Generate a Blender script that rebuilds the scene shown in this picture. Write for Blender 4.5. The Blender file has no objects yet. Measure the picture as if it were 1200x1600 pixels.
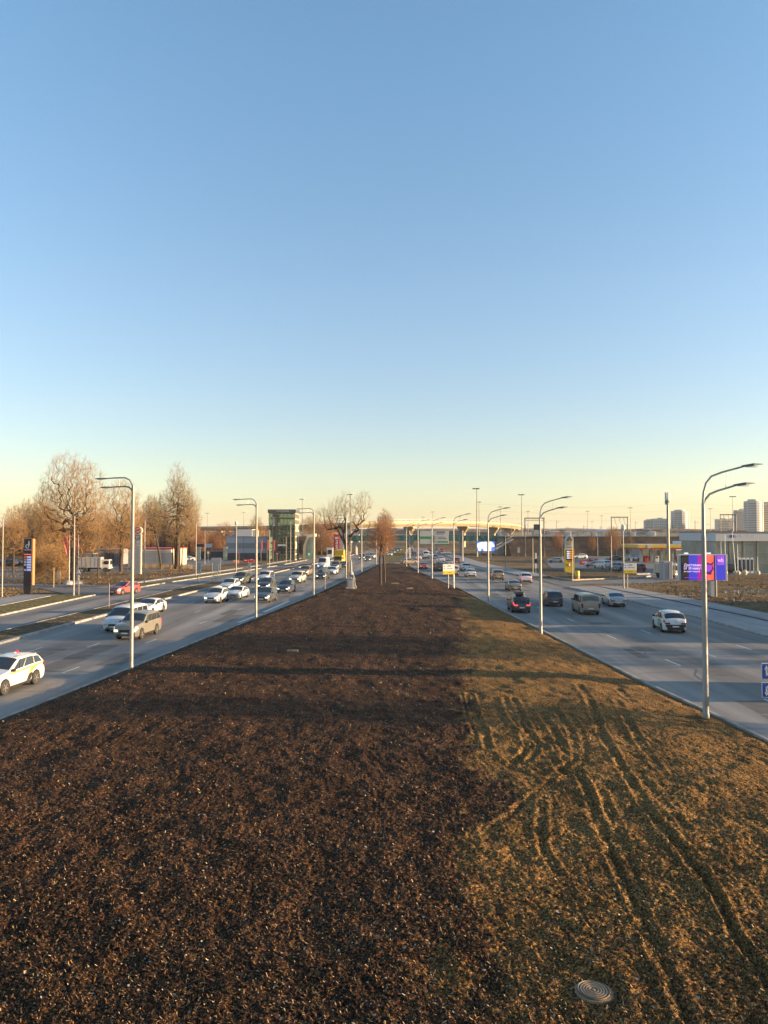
import bpy, math, random
import numpy as np
from mathutils import Vector, Matrix
R = math.radians
SC = bpy.context.scene
COL = SC.collection

# ------------------------------------------------------------ camera
CAM_H, FPX = 7.8, 1160.0                      # eye height (m), focal length in pixels of the 1200x1600 frame
PITCH = math.atan(35 / FPX)
cam_d = bpy.data.cameras.new('camera')
cam_d.sensor_fit = 'VERTICAL'; cam_d.sensor_height = 24.0; cam_d.lens = 24.0 * FPX / 1600
cam_d.clip_start = 0.1; cam_d.clip_end = 20000
cam = bpy.data.objects.new('camera', cam_d); COL.objects.link(cam)
cam.location = (0, 0, CAM_H); cam.rotation_euler = (math.pi / 2 + PITCH, 0, 0)
SC.camera = cam

# ------------------------------------------------------------ sky and sun
SUN_AZ, SUN_EL = 94.5, 7.6                    # degrees clockwise from the view direction, degrees up
w = bpy.data.worlds.new('World'); SC.world = w; w.use_nodes = True
nt = w.node_tree; nt.nodes.clear()
wo = nt.nodes.new('ShaderNodeOutputWorld'); bg = nt.nodes.new('ShaderNodeBackground')
sky = nt.nodes.new('ShaderNodeTexSky'); sky.sky_type = 'NISHITA'; sky.sun_disc = False
sky.sun_elevation = R(SUN_EL); sky.sun_rotation = R(SUN_AZ)
sky.air_density = 1.0; sky.dust_density = 0.6; sky.ozone_density = 2.0; sky.altitude = 50
tcw = nt.nodes.new('ShaderNodeTexCoord'); sxw = nt.nodes.new('ShaderNodeSeparateXYZ'); nt.links.new(tcw.outputs['Generated'], sxw.inputs[0])
crw = nt.nodes.new('ShaderNodeValToRGB'); nt.links.new(sxw.outputs['Z'], crw.inputs[0])      # paler towards the horizon, clearer blue overhead
crw.color_ramp.elements[0].position = 0.0; crw.color_ramp.elements[0].color = (0.74, 0.70, 0.62, 1)
crw.color_ramp.elements[1].position = 0.55; crw.color_ramp.elements[1].color = (0.90, 1.0, 1.02, 1)
for p_, c_ in ((0.05, (0.80, 0.75, 0.71)), (0.14, (0.87, 0.77, 0.77)), (0.3, (0.92, 0.88, 0.88))): ew = crw.color_ramp.elements.new(p_); ew.color = (*c_, 1)
hz = nt.nodes.new('ShaderNodeMapRange'); hz.inputs['From Min'].default_value = 0.0; hz.inputs['From Max'].default_value = 0.12; hz.inputs['To Min'].default_value = 0.72; hz.inputs['To Max'].default_value = 1.0
nt.links.new(sxw.outputs['Z'], hz.inputs['Value'])
hs = nt.nodes.new('ShaderNodeHueSaturation'); nt.links.new(hz.outputs[0], hs.inputs['Saturation']); nt.links.new(sky.outputs[0], hs.inputs['Color'])
mw = nt.nodes.new('ShaderNodeVectorMath'); mw.operation = 'MULTIPLY'; nt.links.new(hs.outputs[0], mw.inputs[0]); nt.links.new(crw.outputs[0], mw.inputs[1])
nt.links.new(mw.outputs[0], bg.inputs[0]); nt.links.new(bg.outputs[0], wo.inputs[0])
bg.inputs[1].default_value = 0.12
sl = bpy.data.lights.new('sun', 'SUN'); sl.energy = 5.0; sl.angle = R(0.4); sl.color = (1.0, 0.70, 0.40)
sun = bpy.data.objects.new('sun', sl); COL.objects.link(sun)
sd = Vector((math.sin(R(SUN_AZ)) * math.cos(R(SUN_EL)), math.cos(R(SUN_AZ)) * math.cos(R(SUN_EL)), math.sin(R(SUN_EL))))
sun.rotation_euler = sd.to_track_quat('Z', 'Y').to_euler(); sun.location = (60, 0, 60)
vs = SC.view_settings; vs.view_transform = 'Standard'; vs.look = 'None'; vs.gamma = 1; vs.use_curve_mapping = False
vs.exposure = 1.74

# ------------------------------------------------------------ helpers
def ray(px, py):
    x, u = (px - 600) / FPX, (800 - py) / FPX
    return Vector((x, math.cos(PITCH) - u * math.sin(PITCH), math.sin(PITCH) + u * math.cos(PITCH)))
def G(px, py, z=0.0):
    d = ray(px, py); t = (z - CAM_H) / d.z
    return Vector((d.x * t, d.y * t, z))
def P(px, py, Y):
    d = ray(px, py); t = Y / d.y
    return Vector((d.x * t, Y, CAM_H + d.z * t))
def XY(px, Y): return px_x(px) * Y
def px_x(px): return (px - 600) / FPX

def tag(o, label=None, cat=None, group=None, kind=None):
    if label: o['label'] = label
    if cat: o['category'] = cat
    if group: o['group'] = group
    if kind: o['kind'] = kind
    return o
def thing(name, label, cat, loc=(0, 0, 0), rz=0.0, group=None):
    o = bpy.data.objects.new(name, None); COL.objects.link(o); o.empty_display_size = 0.3
    o.location = loc; o.rotation_euler = (0, 0, rz)
    return tag(o, label, cat, group)
def copy_tree(o, parent=None):
    c = o.copy(); COL.objects.link(c); c.parent = parent
    for ch in list(o.children): copy_tree(ch, c)
    return c
def sstep(a, b, x):
    t = np.clip((x - a) / (b - a), 0, 1); return t * t * (3 - 2 * t)

class MB:
    def __init__(s): s.v = []; s.f = []; s.m = []
    def add(s, vs_, fs, m=0):
        o = len(s.v); s.v.extend(vs_); s.f.extend([tuple(i + o for i in f) for f in fs]); s.m.extend([m] * len(fs)); return s
    def box(s, c, d, rz=0.0, m=0, ch=0.0):
        x, y, z = d[0] / 2, d[1] / 2, d[2] / 2
        cs, sn = math.cos(rz), math.sin(rz)
        if ch <= 0:
            p = [(-x, -y, -z), (x, -y, -z), (x, y, -z), (-x, y, -z), (-x, -y, z), (x, -y, z), (x, y, z), (-x, y, z)]
            fs = [(0, 3, 2, 1), (4, 5, 6, 7), (0, 1, 5, 4), (1, 2, 6, 5), (2, 3, 7, 6), (3, 0, 4, 7)]
        else:
            def ring(zz, q):
                a, b = x - q, y - q; k = ch
                return [(-a + k, -b, zz), (a - k, -b, zz), (a, -b + k, zz), (a, b - k, zz), (a - k, b, zz), (-a + k, b, zz), (-a, b - k, zz), (-a, -b + k, zz)]
            p = ring(-z, ch) + ring(-z + ch, 0) + ring(z - ch, 0) + ring(z, ch)
            fs = [tuple(range(7, -1, -1)), tuple(range(24, 32))]
            for k in range(3):
                for i in range(8): j = (i + 1) % 8; fs.append((k * 8 + i, k * 8 + j, k * 8 + 8 + j, k * 8 + 8 + i))
        return s.add([(c[0] + a * cs - b * sn, c[1] + a * sn + b * cs, c[2] + e) for a, b, e in p], fs, m)
    def cyl(s, p0, p1, r0, r1=None, n=10, m=0, caps=True):
        r1 = r0 if r1 is None else r1
        a = Vector(p0); b = Vector(p1); d = (b - a)
        if d.length < 1e-6: return s
        d.normalize(); u = d.orthogonal().normalized(); w_ = d.cross(u)
        p = []
        for q, r in ((a, r0), (b, r1)):
            for i in range(n):
                t = 2 * math.pi * i / n; p.append(tuple(q + (u * math.cos(t) + w_ * math.sin(t)) * r))
        fs = [(i, (i + 1) % n, n + (i + 1) % n, n + i) for i in range(n)]
        if caps: fs += [tuple(range(n - 1, -1, -1)), tuple(range(n, 2 * n))]
        return s.add(p, fs, m)
    def tube(s, pts, rs, n=8, m=0):
        if not hasattr(rs, '__len__'): rs = [rs] * len(pts)
        pts = [Vector(p) for p in pts]; p = []; u = None
        for i, q in enumerate(pts):
            d = (pts[min(i + 1, len(pts) - 1)] - pts[max(i - 1, 0)]).normalized()
            u = d.orthogonal().normalized() if u is None else (u - d * u.dot(d)).normalized()
            w_ = d.cross(u)
            for k in range(n):
                t = 2 * math.pi * k / n; p.append(tuple(q + (u * math.cos(t) + w_ * math.sin(t)) * rs[i]))
        fs = []
        for i in range(len(pts) - 1):
            for k in range(n): l = (k + 1) % n; fs.append((i * n + k, i * n + l, i * n + n + l, i * n + n + k))
        fs += [tuple(range(n - 1, -1, -1)), tuple(range((len(pts) - 1) * n, len(pts) * n))]
        return s.add(p, fs, m)
    def lathe(s, c, prof, n=24, m=0):
        p = []
        for r, z in prof:
            for i in range(n): t = 2 * math.pi * i / n; p.append((c[0] + r * math.cos(t), c[1] + r * math.sin(t), c[2] + z))
        fs = []
        for k in range(len(prof) - 1):
            for i in range(n): j = (i + 1) % n; fs.append((k * n + i, k * n + j, k * n + n + j, k * n + n + i))
        fs += [tuple(range(n - 1, -1, -1)), tuple(range((len(prof) - 1) * n, len(prof) * n))]
        return s.add(p, fs, m)
    def prism(s, poly, z0, z1, m=0):      # poly: (x, y) ccw
        n = len(poly)
        a = sum(poly[i][0] * poly[(i + 1) % n][1] - poly[(i + 1) % n][0] * poly[i][1] for i in range(n))
        if a < 0: poly = poly[::-1]
        p = [(x, y, z0) for x, y in poly] + [(x, y, z1) for x, y in poly]
        fs = [tuple(range(n - 1, -1, -1)), tuple(range(n, 2 * n))] + [(i, (i + 1) % n, n + (i + 1) % n, n + i) for i in range(n)]
        return s.add(p, fs, m)
    def vprism(s, poly, y0, y1, m=0):     # poly: (x, z) outline in a plane facing -Y, thick along y
        n = len(poly)
        a = sum(poly[i][0] * poly[(i + 1) % n][1] - poly[(i + 1) % n][0] * poly[i][1] for i in range(n))
        if a < 0: poly = poly[::-1]
        p = [(x, y0, z) for x, z in poly] + [(x, y1, z) for x, z in poly]
        fs = [tuple(range(n)), tuple(range(2 * n - 1, n - 1, -1))] + [(i, n + i, n + (i + 1) % n, (i + 1) % n) for i in range(n)]
        return s.add(p, fs, m)
    def build(s, name, mats, parent=None, smooth=False, loc=None):
        me = bpy.data.meshes.new(name); me.from_pydata(s.v, [], s.f)
        mats = mats if isinstance(mats, (list, tuple)) else [mats]
        for q in mats: me.materials.append(q)
        if len(mats) > 1: me.polygons.foreach_set('material_index', s.m)
        if smooth: me.polygons.foreach_set('use_smooth', [True] * len(s.f))
        me.update()
        if smooth:
            try: me.set_sharp_from_angle(angle=R(40))
            except Exception: pass
        o = bpy.data.objects.new(name, me); COL.objects.link(o); o.parent = parent
        if loc: o.location = loc
        return o

# ------------------------------------------------------------ materials
MC = {}
def mat(name, col, rough=0.6, metal=0.0, var=0.12, scale=3.0, bump=0.0, emit=None, es=0.0, dirt=0.0, spec=0.5, coat=0.0, alpha=None):
    if name in MC: return MC[name]
    if not emit and max(col[:3]) > .3: col = tuple(q * .8 for q in col)
    m = bpy.data.materials.new(name); m.use_nodes = True; t = m.node_tree; b = t.nodes['Principled BSDF']
    b.inputs['Roughness'].default_value = rough; b.inputs['Metallic'].default_value = metal
    b.inputs['Specular IOR Level'].default_value = spec
    b.inputs['Coat Weight'].default_value = coat; b.inputs['Coat Roughness'].default_value = 0.08
    tc = t.nodes.new('ShaderNodeTexCoord'); n = t.nodes.new('ShaderNodeTexNoise')
    n.inputs['Scale'].default_value = scale; n.inputs['Detail'].default_value = 5; t.links.new(tc.outputs['Object'], n.inputs['Vector'])
    mr = t.nodes.new('ShaderNodeMapRange'); mr.inputs['From Min'].default_value = 0.3; mr.inputs['From Max'].default_value = 0.7
    mr.inputs['To Min'].default_value = 1 - var; mr.inputs['To Max'].default_value = 1 + var
    t.links.new(n.outputs['Fac'], mr.inputs['Value'])
    mx = t.nodes.new('ShaderNodeVectorMath'); mx.operation = 'SCALE'; mx.inputs[0].default_value = col[:3]
    t.links.new(mr.outputs[0], mx.inputs['Scale']); out = mx.outputs[0]
    if dirt > 0:       # road film rising from the sills
        sp = t.nodes.new('ShaderNodeSeparateXYZ'); t.links.new(tc.outputs['Object'], sp.inputs[0])
        dr = t.nodes.new('ShaderNodeMapRange'); dr.inputs['From Min'].default_value = 0.15; dr.inputs['From Max'].default_value = 1.15
        dr.inputs['To Min'].default_value = dirt; dr.inputs['To Max'].default_value = dirt * 0.25
        t.links.new(sp.outputs['Z'], dr.inputs['Value'])
        mm = t.nodes.new('ShaderNodeMath'); mm.operation = 'MULTIPLY'; t.links.new(dr.outputs[0], mm.inputs[0])
        n2 = t.nodes.new('ShaderNodeTexNoise'); n2.inputs['Scale'].default_value = 2.0; t.links.new(tc.outputs['Object'], n2.inputs['Vector'])
        m2 = t.nodes.new('ShaderNodeMath'); m2.operation = 'MULTIPLY'; m2.inputs[1].default_value = 2.0; t.links.new(n2.outputs['Fac'], m2.inputs[0])
        t.links.new(m2.outputs[0], mm.inputs[1]); mm.use_clamp = True
        mi = t.nodes.new('ShaderNodeMix'); mi.data_type = 'RGBA'; t.links.new(mm.outputs[0], mi.inputs['Factor'])
        t.links.new(out, mi.inputs['A']); mi.inputs['B'].default_value = (0.20, 0.165, 0.125, 1); out = mi.outputs['Result']
        rr = t.nodes.new('ShaderNodeMapRange'); rr.inputs['To Min'].default_value = rough; rr.inputs['To Max'].default_value = 0.75
        t.links.new(mm.outputs[0], rr.inputs['Value']); t.links.new(rr.outputs[0], b.inputs['Roughness'])
    t.links.new(out, b.inputs['Base Color'])
    if bump > 0:
        bp = t.nodes.new('ShaderNodeBump'); bp.inputs['Strength'].default_value = bump; bp.inputs['Distance'].default_value = 0.02
        n3 = t.nodes.new('ShaderNodeTexNoise'); n3.inputs['Scale'].default_value = scale * 6; n3.inputs['Detail'].default_value = 4
        t.links.new(tc.outputs['Object'], n3.inputs['Vector']); t.links.new(n3.outputs['Fac'], bp.inputs['Height']); t.links.new(bp.outputs[0], b.inputs['Normal'])
    if emit:
        b.inputs['Emission Color'].default_value = (*emit, 1); b.inputs['Emission Strength'].default_value = es
    m.diffuse_color = (*col[:3], 1); MC[name] = m
    return m
def ramp_mat(name, stops, scale, rough=0.85, detail=8, stretch=(1, 1, 1), bump=0.3, bscale=20, big=None, spec=0.3, bdist=0.03, brough=0.6):
    """ground-like material: colours picked by noise, plus a second larger noise toning it"""
    m = bpy.data.materials.new(name); m.use_nodes = True; t = m.node_tree; b = t.nodes['Principled BSDF']
    b.inputs['Roughness'].default_value = rough; b.inputs['Specular IOR Level'].default_value = spec
    tc = t.nodes.new('ShaderNodeTexCoord'); mp = t.nodes.new('ShaderNodeMapping'); mp.inputs['Scale'].default_value = stretch
    t.links.new(tc.outputs['Object'], mp.inputs[0])
    n = t.nodes.new('ShaderNodeTexNoise'); n.inputs['Scale'].default_value = scale; n.inputs['Detail'].default_value = detail; n.inputs['Roughness'].default_value = brough
    t.links.new(mp.outputs[0], n.inputs['Vector'])
    cr = t.nodes.new('ShaderNodeValToRGB'); e = cr.color_ramp.elements
    while len(e) > 1: e.remove(e[0])
    e[0].position = stops[0][0]; e[0].color = (*stops[0][1], 1)
    for p_, c_ in stops[1:]: k = e.new(p_); k.color = (*c_, 1)
    t.links.new(n.outputs['Fac'], cr.inputs[0]); out = cr.outputs[0]
    if big:
        n2 = t.nodes.new('ShaderNodeTexNoise'); n2.inputs['Scale'].default_value = big[0]; n2.inputs['Detail'].default_value = 4
        mp2 = t.nodes.new('ShaderNodeMapping'); mp2.inputs['Scale'].default_value = big[3] if len(big) > 3 else (1, 1, 1)
        t.links.new(tc.outputs['Object'], mp2.inputs[0]); t.links.new(mp2.outputs[0], n2.inputs['Vector'])
        mr = t.nodes.new('ShaderNodeMapRange'); mr.inputs['From Min'].default_value = 0.33; mr.inputs['From Max'].default_value = 0.67
        mr.inputs['To Min'].default_value = big[1]; mr.inputs['To Max'].default_value = big[2]; t.links.new(n2.outputs['Fac'], mr.inputs['Value'])
        mx = t.nodes.new('ShaderNodeVectorMath'); mx.operation = 'SCALE'; t.links.new(out, mx.inputs[0]); t.links.new(mr.outputs[0], mx.inputs['Scale']); out = mx.outputs[0]
    t.links.new(out, b.inputs['Base Color'])
    if bump:
        n3 = t.nodes.new('ShaderNodeTexNoise'); n3.inputs['Scale'].default_value = bscale; n3.inputs['Detail'].default_value = 5
        t.links.new(tc.outputs['Object'], n3.inputs['Vector'])
        bp = t.nodes.new('ShaderNodeBump'); bp.inputs['Strength'].default_value = bump; bp.inputs['Distance'].default_value = bdist
        t.links.new(n3.outputs['Fac'], bp.inputs['Height']); t.links.new(bp.outputs[0], b.inputs['Normal'])
    MC[name] = m; return m

asphalt = ramp_mat('asphalt', [(0.3, (0.155, 0.145, 0.133)), (0.5, (0.21, 0.195, 0.177)), (0.7, (0.275, 0.252, 0.222))], 0.5, 0.8, 7, (1, 0.12, 1), 0.25, 45, (0.25, 0.68, 1.2, (2.2, 0.03, 1)), 0.22, 0.01)  # larger noise streaks: wheel-path wear, contrast raised to stand for sun streaks
asphalt_lot = ramp_mat('asphalt_lot', [(0.3, (0.09, 0.09, 0.092)), (0.7, (0.15, 0.145, 0.14))], 0.3, 0.7, 6, (1, 1, 1), 0.2, 30, None, 0.4, 0.01)
paving = ramp_mat('paving', [(0.3, (0.19, 0.18, 0.17)), (0.7, (0.30, 0.285, 0.265))], 0.8, 0.75, 6, (1, 0.3, 1), 0.2, 30, (0.12, 0.85, 1.1), 0.4, 0.01)
kerbm = mat('kerb_concrete', (0.27, 0.25, 0.22), 0.85, var=0.35, scale=1.3, bump=0.4)
dryfield = ramp_mat('dry_field', [(0.3, (0.075, 0.045, 0.024)), (0.5, (0.17, 0.11, 0.052)), (0.7, (0.27, 0.19, 0.10))], 0.7, 0.95, 10, (0.35, 1.6, 1), 0.5, 2.5, (0.05, 0.55, 1.25, (0.4, 2.4, 1)), 0.1, 0.25, 0.7)
verge_m = ramp_mat('verge_earth', [(0.3, (0.055, 0.036, 0.022)), (0.55, (0.12, 0.085, 0.045)), (0.75, (0.2, 0.15, 0.075))], 1.4, 0.95, 9, (1, 1, 1), 0.9, 3.0, None, 0.1, 0.3)
grass_m = ramp_mat('verge_grass', [(0.3, (0.06, 0.05, 0.02)), (0.5, (0.15, 0.125, 0.05)), (0.75, (0.25, 0.2, 0.09))], 1.4, 0.95, 9, (1, 1, 1), 0.9, 3.0, None, 0.1, 0.3)
dark_slope = ramp_mat('dark_slope', [(0.3, (0.035, 0.026, 0.02)), (0.6, (0.075, 0.055, 0.04)), (0.8, (0.12, 0.09, 0.06))], 0.4, 0.95, 8, (1, 1, 1), 0.5, 2, None, 0.1, 0.2)
galv = mat('galvanised_steel', (0.25, 0.235, 0.205), 0.5, 0.3, 0.1, 2)
greensteel = mat('lamp_steel', (0.22, 0.25, 0.24), 0.45, 0.4, 0.1, 2)
lampm = mat('lamp_head', (0.10, 0.12, 0.12), 0.4, 0.3)
lensm = mat('lamp_lens', (0.75, 0.75, 0.7), 0.25)
whitep = mat('white_paint', (0.78, 0.77, 0.74), 0.45, var=0.06)
lanep = mat('road_paint', (0.62, 0.62, 0.6), 0.7, var=0.25, scale=6)
greyp = mat('grey_paint', (0.32, 0.33, 0.35), 0.5, var=0.06)
lgreyp = mat('light_grey_paint', (0.55, 0.56, 0.58), 0.5, var=0.05)
dgrey = mat('dark_grey_paint', (0.07, 0.075, 0.085), 0.5, var=0.08)
black = mat('black_plastic', (0.02, 0.02, 0.022), 0.5, var=0.1)
navy = mat('navy_panel', (0.012, 0.014, 0.03), 0.3, var=0.05)
redp = mat('red_paint', (0.55, 0.03, 0.03), 0.45, var=0.08)
orangep = mat('orange_panel', (0.8, 0.25, 0.10), 0.45, var=0.05)
yellowp = mat('yellow_paint', (0.78, 0.52, 0.02), 0.45, var=0.08)
bluep = mat('blue_paint', (0.02, 0.09, 0.42), 0.45, var=0.05)
greenp = mat('green_paint', (0.02, 0.22, 0.08), 0.5, var=0.05)
teal = mat('green_girder', (0.03, 0.13, 0.11), 0.55, var=0.15, scale=0.3)
cream = mat('cream_plaster', (0.62, 0.54, 0.38), 0.8, var=0.08)
concrete = mat('concrete', (0.42, 0.40, 0.36), 0.85, var=0.18, scale=0.6, bump=0.3)
brownp = mat('brown_rust', (0.16, 0.09, 0.06), 0.8, var=0.25)
flagred = mat('flag_red', (0.85, 0.17, 0.14), 0.8, var=0.12)
glassd = mat('window_glass', (0.02, 0.025, 0.03), 0.06, 0.0, var=0.1, spec=0.9)
glassb = mat('curtain_glass', (0.22, 0.26, 0.22), 0.14, 0.0, var=0.3, scale=0.25, spec=1.0)
tyrem = mat('tyre_rubber', (0.025, 0.024, 0.023), 0.85)
rimm = mat('alloy_rim', (0.38, 0.37, 0.36), 0.35, 0.7)
steelrim = mat('dark_rim', (0.09, 0.09, 0.09), 0.4, 0.5)
headm = mat('headlight_off', (0.6, 0.62, 0.65), 0.12, 0.3)
headon = mat('headlight_lit', (0.5, 0.5, 0.42), 0.2, emit=(1.0, 0.95, 0.7), es=0.7)
tailm = mat('tail_lamp', (0.16, 0.012, 0.012), 0.25, emit=(1, 0.05, 0.04), es=0.0)
tailon = mat('brake_lamp_lit', (0.6, 0.02, 0.02), 0.25, emit=(1, 0.08, 0.08), es=0.5)
platem = mat('number_plate', (0.7, 0.7, 0.68), 0.5)
bark = mat('tree_bark', (0.055, 0.04, 0.03), 0.95, var=0.3, scale=4)
twig = mat('twigs_tan', (0.27, 0.155, 0.058), 0.9, var=0.25, scale=1)
twig_r = mat('twigs_russet', (0.20, 0.095, 0.045), 0.9, var=0.25, scale=1)
twig_g = mat('twigs_grey', (0.23, 0.155, 0.07), 0.9, var=0.25, scale=1)

# ------------------------------------------------------------ noise
def vnoise(x, y, seed=0):
    xi = np.floor(x).astype(np.int64); yi = np.floor(y).astype(np.int64); xf = x - xi; yf = y - yi
    def h(a, b):
        n = (a * 374761393 + b * 668265263 + seed * 1442695041) & 0xFFFFFFFF
        n = ((n ^ (n >> 13)) * 1274126177) & 0xFFFFFFFF
        return ((n ^ (n >> 16)) & 0xFFFF) / 65535.0
    u = xf * xf * (3 - 2 * xf); v = yf * yf * (3 - 2 * yf)
    return (h(xi, yi) * (1 - u) + h(xi + 1, yi) * u) * (1 - v) + (h(xi, yi + 1) * (1 - u) + h(xi + 1, yi + 1) * u) * v - 0.5

# ------------------------------------------------------------ road edges, (distance ahead, lateral) in metres
LO = [(-15, -28.2), (52.6, -27.2), (84.6, -26.3), (103, -25.4), (131, -22.8), (146, -22.3), (174, -20), (192, -18.4), (238, -14), (300, -10.5), (420, -6)]
LI = [(-15, -22), (0, -20.2), (31.2, -16.1), (42.5, -14.8), (68, -12.0), (93, -9.2), (156, -4.3), (190, -1.6), (238, -0.3), (300, 0.5), (420, 4)]
RI = [(-15, 16.2), (0, 15.6), (28, 14.5), (34.7, 14.1), (39.5, 13.65), (60.7, 12.8), (82.3, 11.8), (107, 10.9), (131, 9.0), (150, 7.8), (177, 6.6), (210, 6.4), (300, 8.5), (420, 14)]
RO = [(-15, 28), (56.2, 29), (68, 29.3), (87, 28.6), (110, 26.8), (150.8, 25.1), (174, 23), (210, 21.8), (300, 23), (420, 29)]
FR = [(-15, -32), (59.3, -30.7), (80, -29.9), (110, -29.2), (119, -27.6), (131, -25.6), (146, -24.8), (174, -22.4), (192, -20.8), (238, -16.3), (300, -13)]
FL = [(-15, -37), (70.7, -36.6), (92.7, -37), (117.5, -35), (156, -29.6), (190, -25.8), (238, -22.2), (300, -19)]
def ex(tab, y): return np.interp(y, [t[0] for t in tab], [t[1] for t in tab])
def grid_mesh(name, ys, xl, xr, nx, zf, mats, kind='structure', smooth=False):
    ys = np.asarray(ys, float); n = len(ys)
    t = np.linspace(0, 1, nx)
    X = xl(ys)[:, None] * (1 - t) + xr(ys)[:, None] * t; Y = np.repeat(ys[:, None], nx, 1)
    Z = zf(X, Y)
    return np_mesh(name, np.stack([X, Y, Z], -1).reshape(-1, 3), n, nx, mats, kind, smooth)
def np_mesh(name, co, n, nx, mats, kind=None, smooth=False):
    i = np.arange(n - 1)[:, None] * nx + np.arange(nx - 1)[None]
    q = np.stack([i, i + 1, i + nx + 1, i + nx], -1).reshape(-1, 4)
    return quad_mesh(name, co, q, mats, kind, smooth)
def quad_mesh(name, co, q, mats, kind=None, smooth=False):
    me = bpy.data.meshes.new(name); nf = len(q)
    me.vertices.add(len(co)); me.vertices.foreach_set('co', np.ascontiguousarray(co, dtype=np.float32).ravel())
    me.loops.add(nf * 4); me.loops.foreach_set('vertex_index', np.ascontiguousarray(q, dtype=np.int32).ravel())
    me.polygons.add(nf); me.polygons.foreach_set('loop_start', np.arange(nf, dtype=np.int32) * 4)
    if smooth: me.polygons.foreach_set('use_smooth', np.ones(nf, dtype=bool))
    for m in (mats if isinstance(mats, (list, tuple)) else [mats]): me.materials.append(m)
    me.update(calc_edges=True); me.validate()
    o = bpy.data.objects.new(name, me); COL.objects.link(o)
    if kind: o['kind'] = kind
    return o
YR = np.concatenate([np.arange(-15, 240, 3.0), np.arange(240, 421, 12.0)])
def strip(name, lt, rt, y0, y1, z, m, lo=0.0, ro=0.0, step=3.0):
    ys = np.append(np.arange(y0, y1, step), y1)
    return grid_mesh(name, ys, lambda y: ex(lt, y) + lo, lambda y: ex(rt, y) + ro, 2, lambda X, Y: X * 0 + z, m)
def poly_sheet(name, pts, z, m, kind='structure', thick=0.0):
    b = MB()
    if thick: b.prism([(p.x, p.y) for p in pts], z - thick, z)
    else:
        n = len(pts); a = sum(pts[i].x * pts[(i + 1) % n].y - pts[(i + 1) % n].x * pts[i].y for i in range(n))
        if a < 0: pts = pts[::-1]
        b.add([(p.x, p.y, z) for p in pts], [tuple(range(n))])
    o = b.build(name, m); o['kind'] = kind; return o
def kerb(name, tab, y0, y1, off, wd, h, step=6.0, label=None, z0=-0.02, breaks=()):
    b = MB(); ys = list(np.arange(y0, y1, step)) + [y1]
    for a, c in zip(ys[:-1], ys[1:]):
        if any(k0 < (a + c) / 2 < k1 for k0, k1 in breaks): continue
        c -= 0.015
        xa, xc = ex(tab, a) + off, ex(tab, c) + off
        q = 0.02
        b.add([(xa, a, z0), (xa + wd, a, z0), (xc + wd, c, z0), (xc, c, z0), (xa, a, h - q), (xa + wd, a, h - q), (xc + wd, c, h - q), (xc, c, h - q),
               (xa + q, a, h), (xa + wd - q, a, h), (xc + wd - q, c, h), (xc + q, c, h)],
              [(0, 3, 2, 1), (8, 9, 10, 11), (0, 1, 5, 4), (1, 2, 6, 5), (2, 3, 7, 6), (3, 0, 4, 7), (4, 5, 9, 8), (5, 6, 10, 9), (6, 7, 11, 10), (7, 4, 8, 11)])
    o = b.build(name, kerbm); o['kind'] = 'structure'; return o

# ------------------------------------------------------------ ground, roads
g = 6000.0
gy = np.concatenate([[-300, -60], np.arange(-20, 700, 12.0), [800, 1200, 2500, g]]); gx = np.concatenate([[-g, -2500, -900], np.arange(-400, 401, 12.5), [900, 2500, g]])
GX, GY = np.meshgrid(gx, gy)
np_mesh('ground', np.stack([GX, GY, GX * 0 - 0.05], -1).reshape(-1, 3), len(gy), len(gx), dryfield, 'structure')
strip('carriageway_left', LO, LI, -15, 420, 0.0, asphalt)
strip('carriageway_right', RI, RO, -15, 420, 0.0, asphalt)
strip('median_opening', LI, RI, 196, 209, 0.0, asphalt, -0.0, 0.0)
strip('frontage_road', FL, FR, -15, 300, 0.0, asphalt)
strip('frontage_opening', FR, LO, 119.5, 130.5, 0.002, asphalt, -0.2, 0.2, 1.0)
# kerbs
kerb('kerb_median_left', LI, -9, 196, -0.02, 0.2, 0.13)
kerb('kerb_median_right', RI, -9, 196, -0.18, 0.2, 0.13)
kerb('kerb_far_median_left', LI, 209, 420, 0.0, 0.2, 0.15, 12)
kerb('kerb_far_median_right', RI, 209, 420, -0.2, 0.2, 0.15, 12)
kerb('kerb_left_verge_outer', LO, -15, 300, -0.45, 0.45, 0.17, breaks=((119, 131),))
kerb('kerb_left_verge_inner', FR, -15, 300, 0.0, 0.18, 0.14, breaks=((119, 131),))
kerb('kerb_frontage', FL, -15, 240, -0.2, 0.2, 0.15, breaks=((96, 108),))
kerb('kerb_pavement_right', RO, -15, 108, 0.0, 0.22, 0.15)
kerb('kerb_pavement_right_far', RO, 136, 330, 0.0, 0.22, 0.15)
strip('verge_left', FR, LO, -15, 119, 0.12, verge_m, 0.15, -0.42)
strip('verge_left_far', FR, LO, 131, 300, 0.12, verge_m, 0.15, -0.42)
strip('verge_far_median', LI, RI, 209.2, 420, 0.13, grass_m, 0.18, -0.18)
strip('grass_strip_left', FL, FL, -15, 96, 0.11, grass_m, -4.6, -0.18)
strip('grass_strip_left_far', FL, FL, 108, 240, 0.11, grass_m, -3.0, -0.18)
strip('footpath_left', FL, FL, -15, 96, 0.05, paving, -9.6, -4.62)
strip('footpath_left_far', FL, FL, 108, 240, 0.05, paving, -6.4, -3.02)
kerb('kerb_footpath_left', FL, -15, 240, -4.8, 0.16, 0.15, breaks=((95.5, 108.5),))
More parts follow.
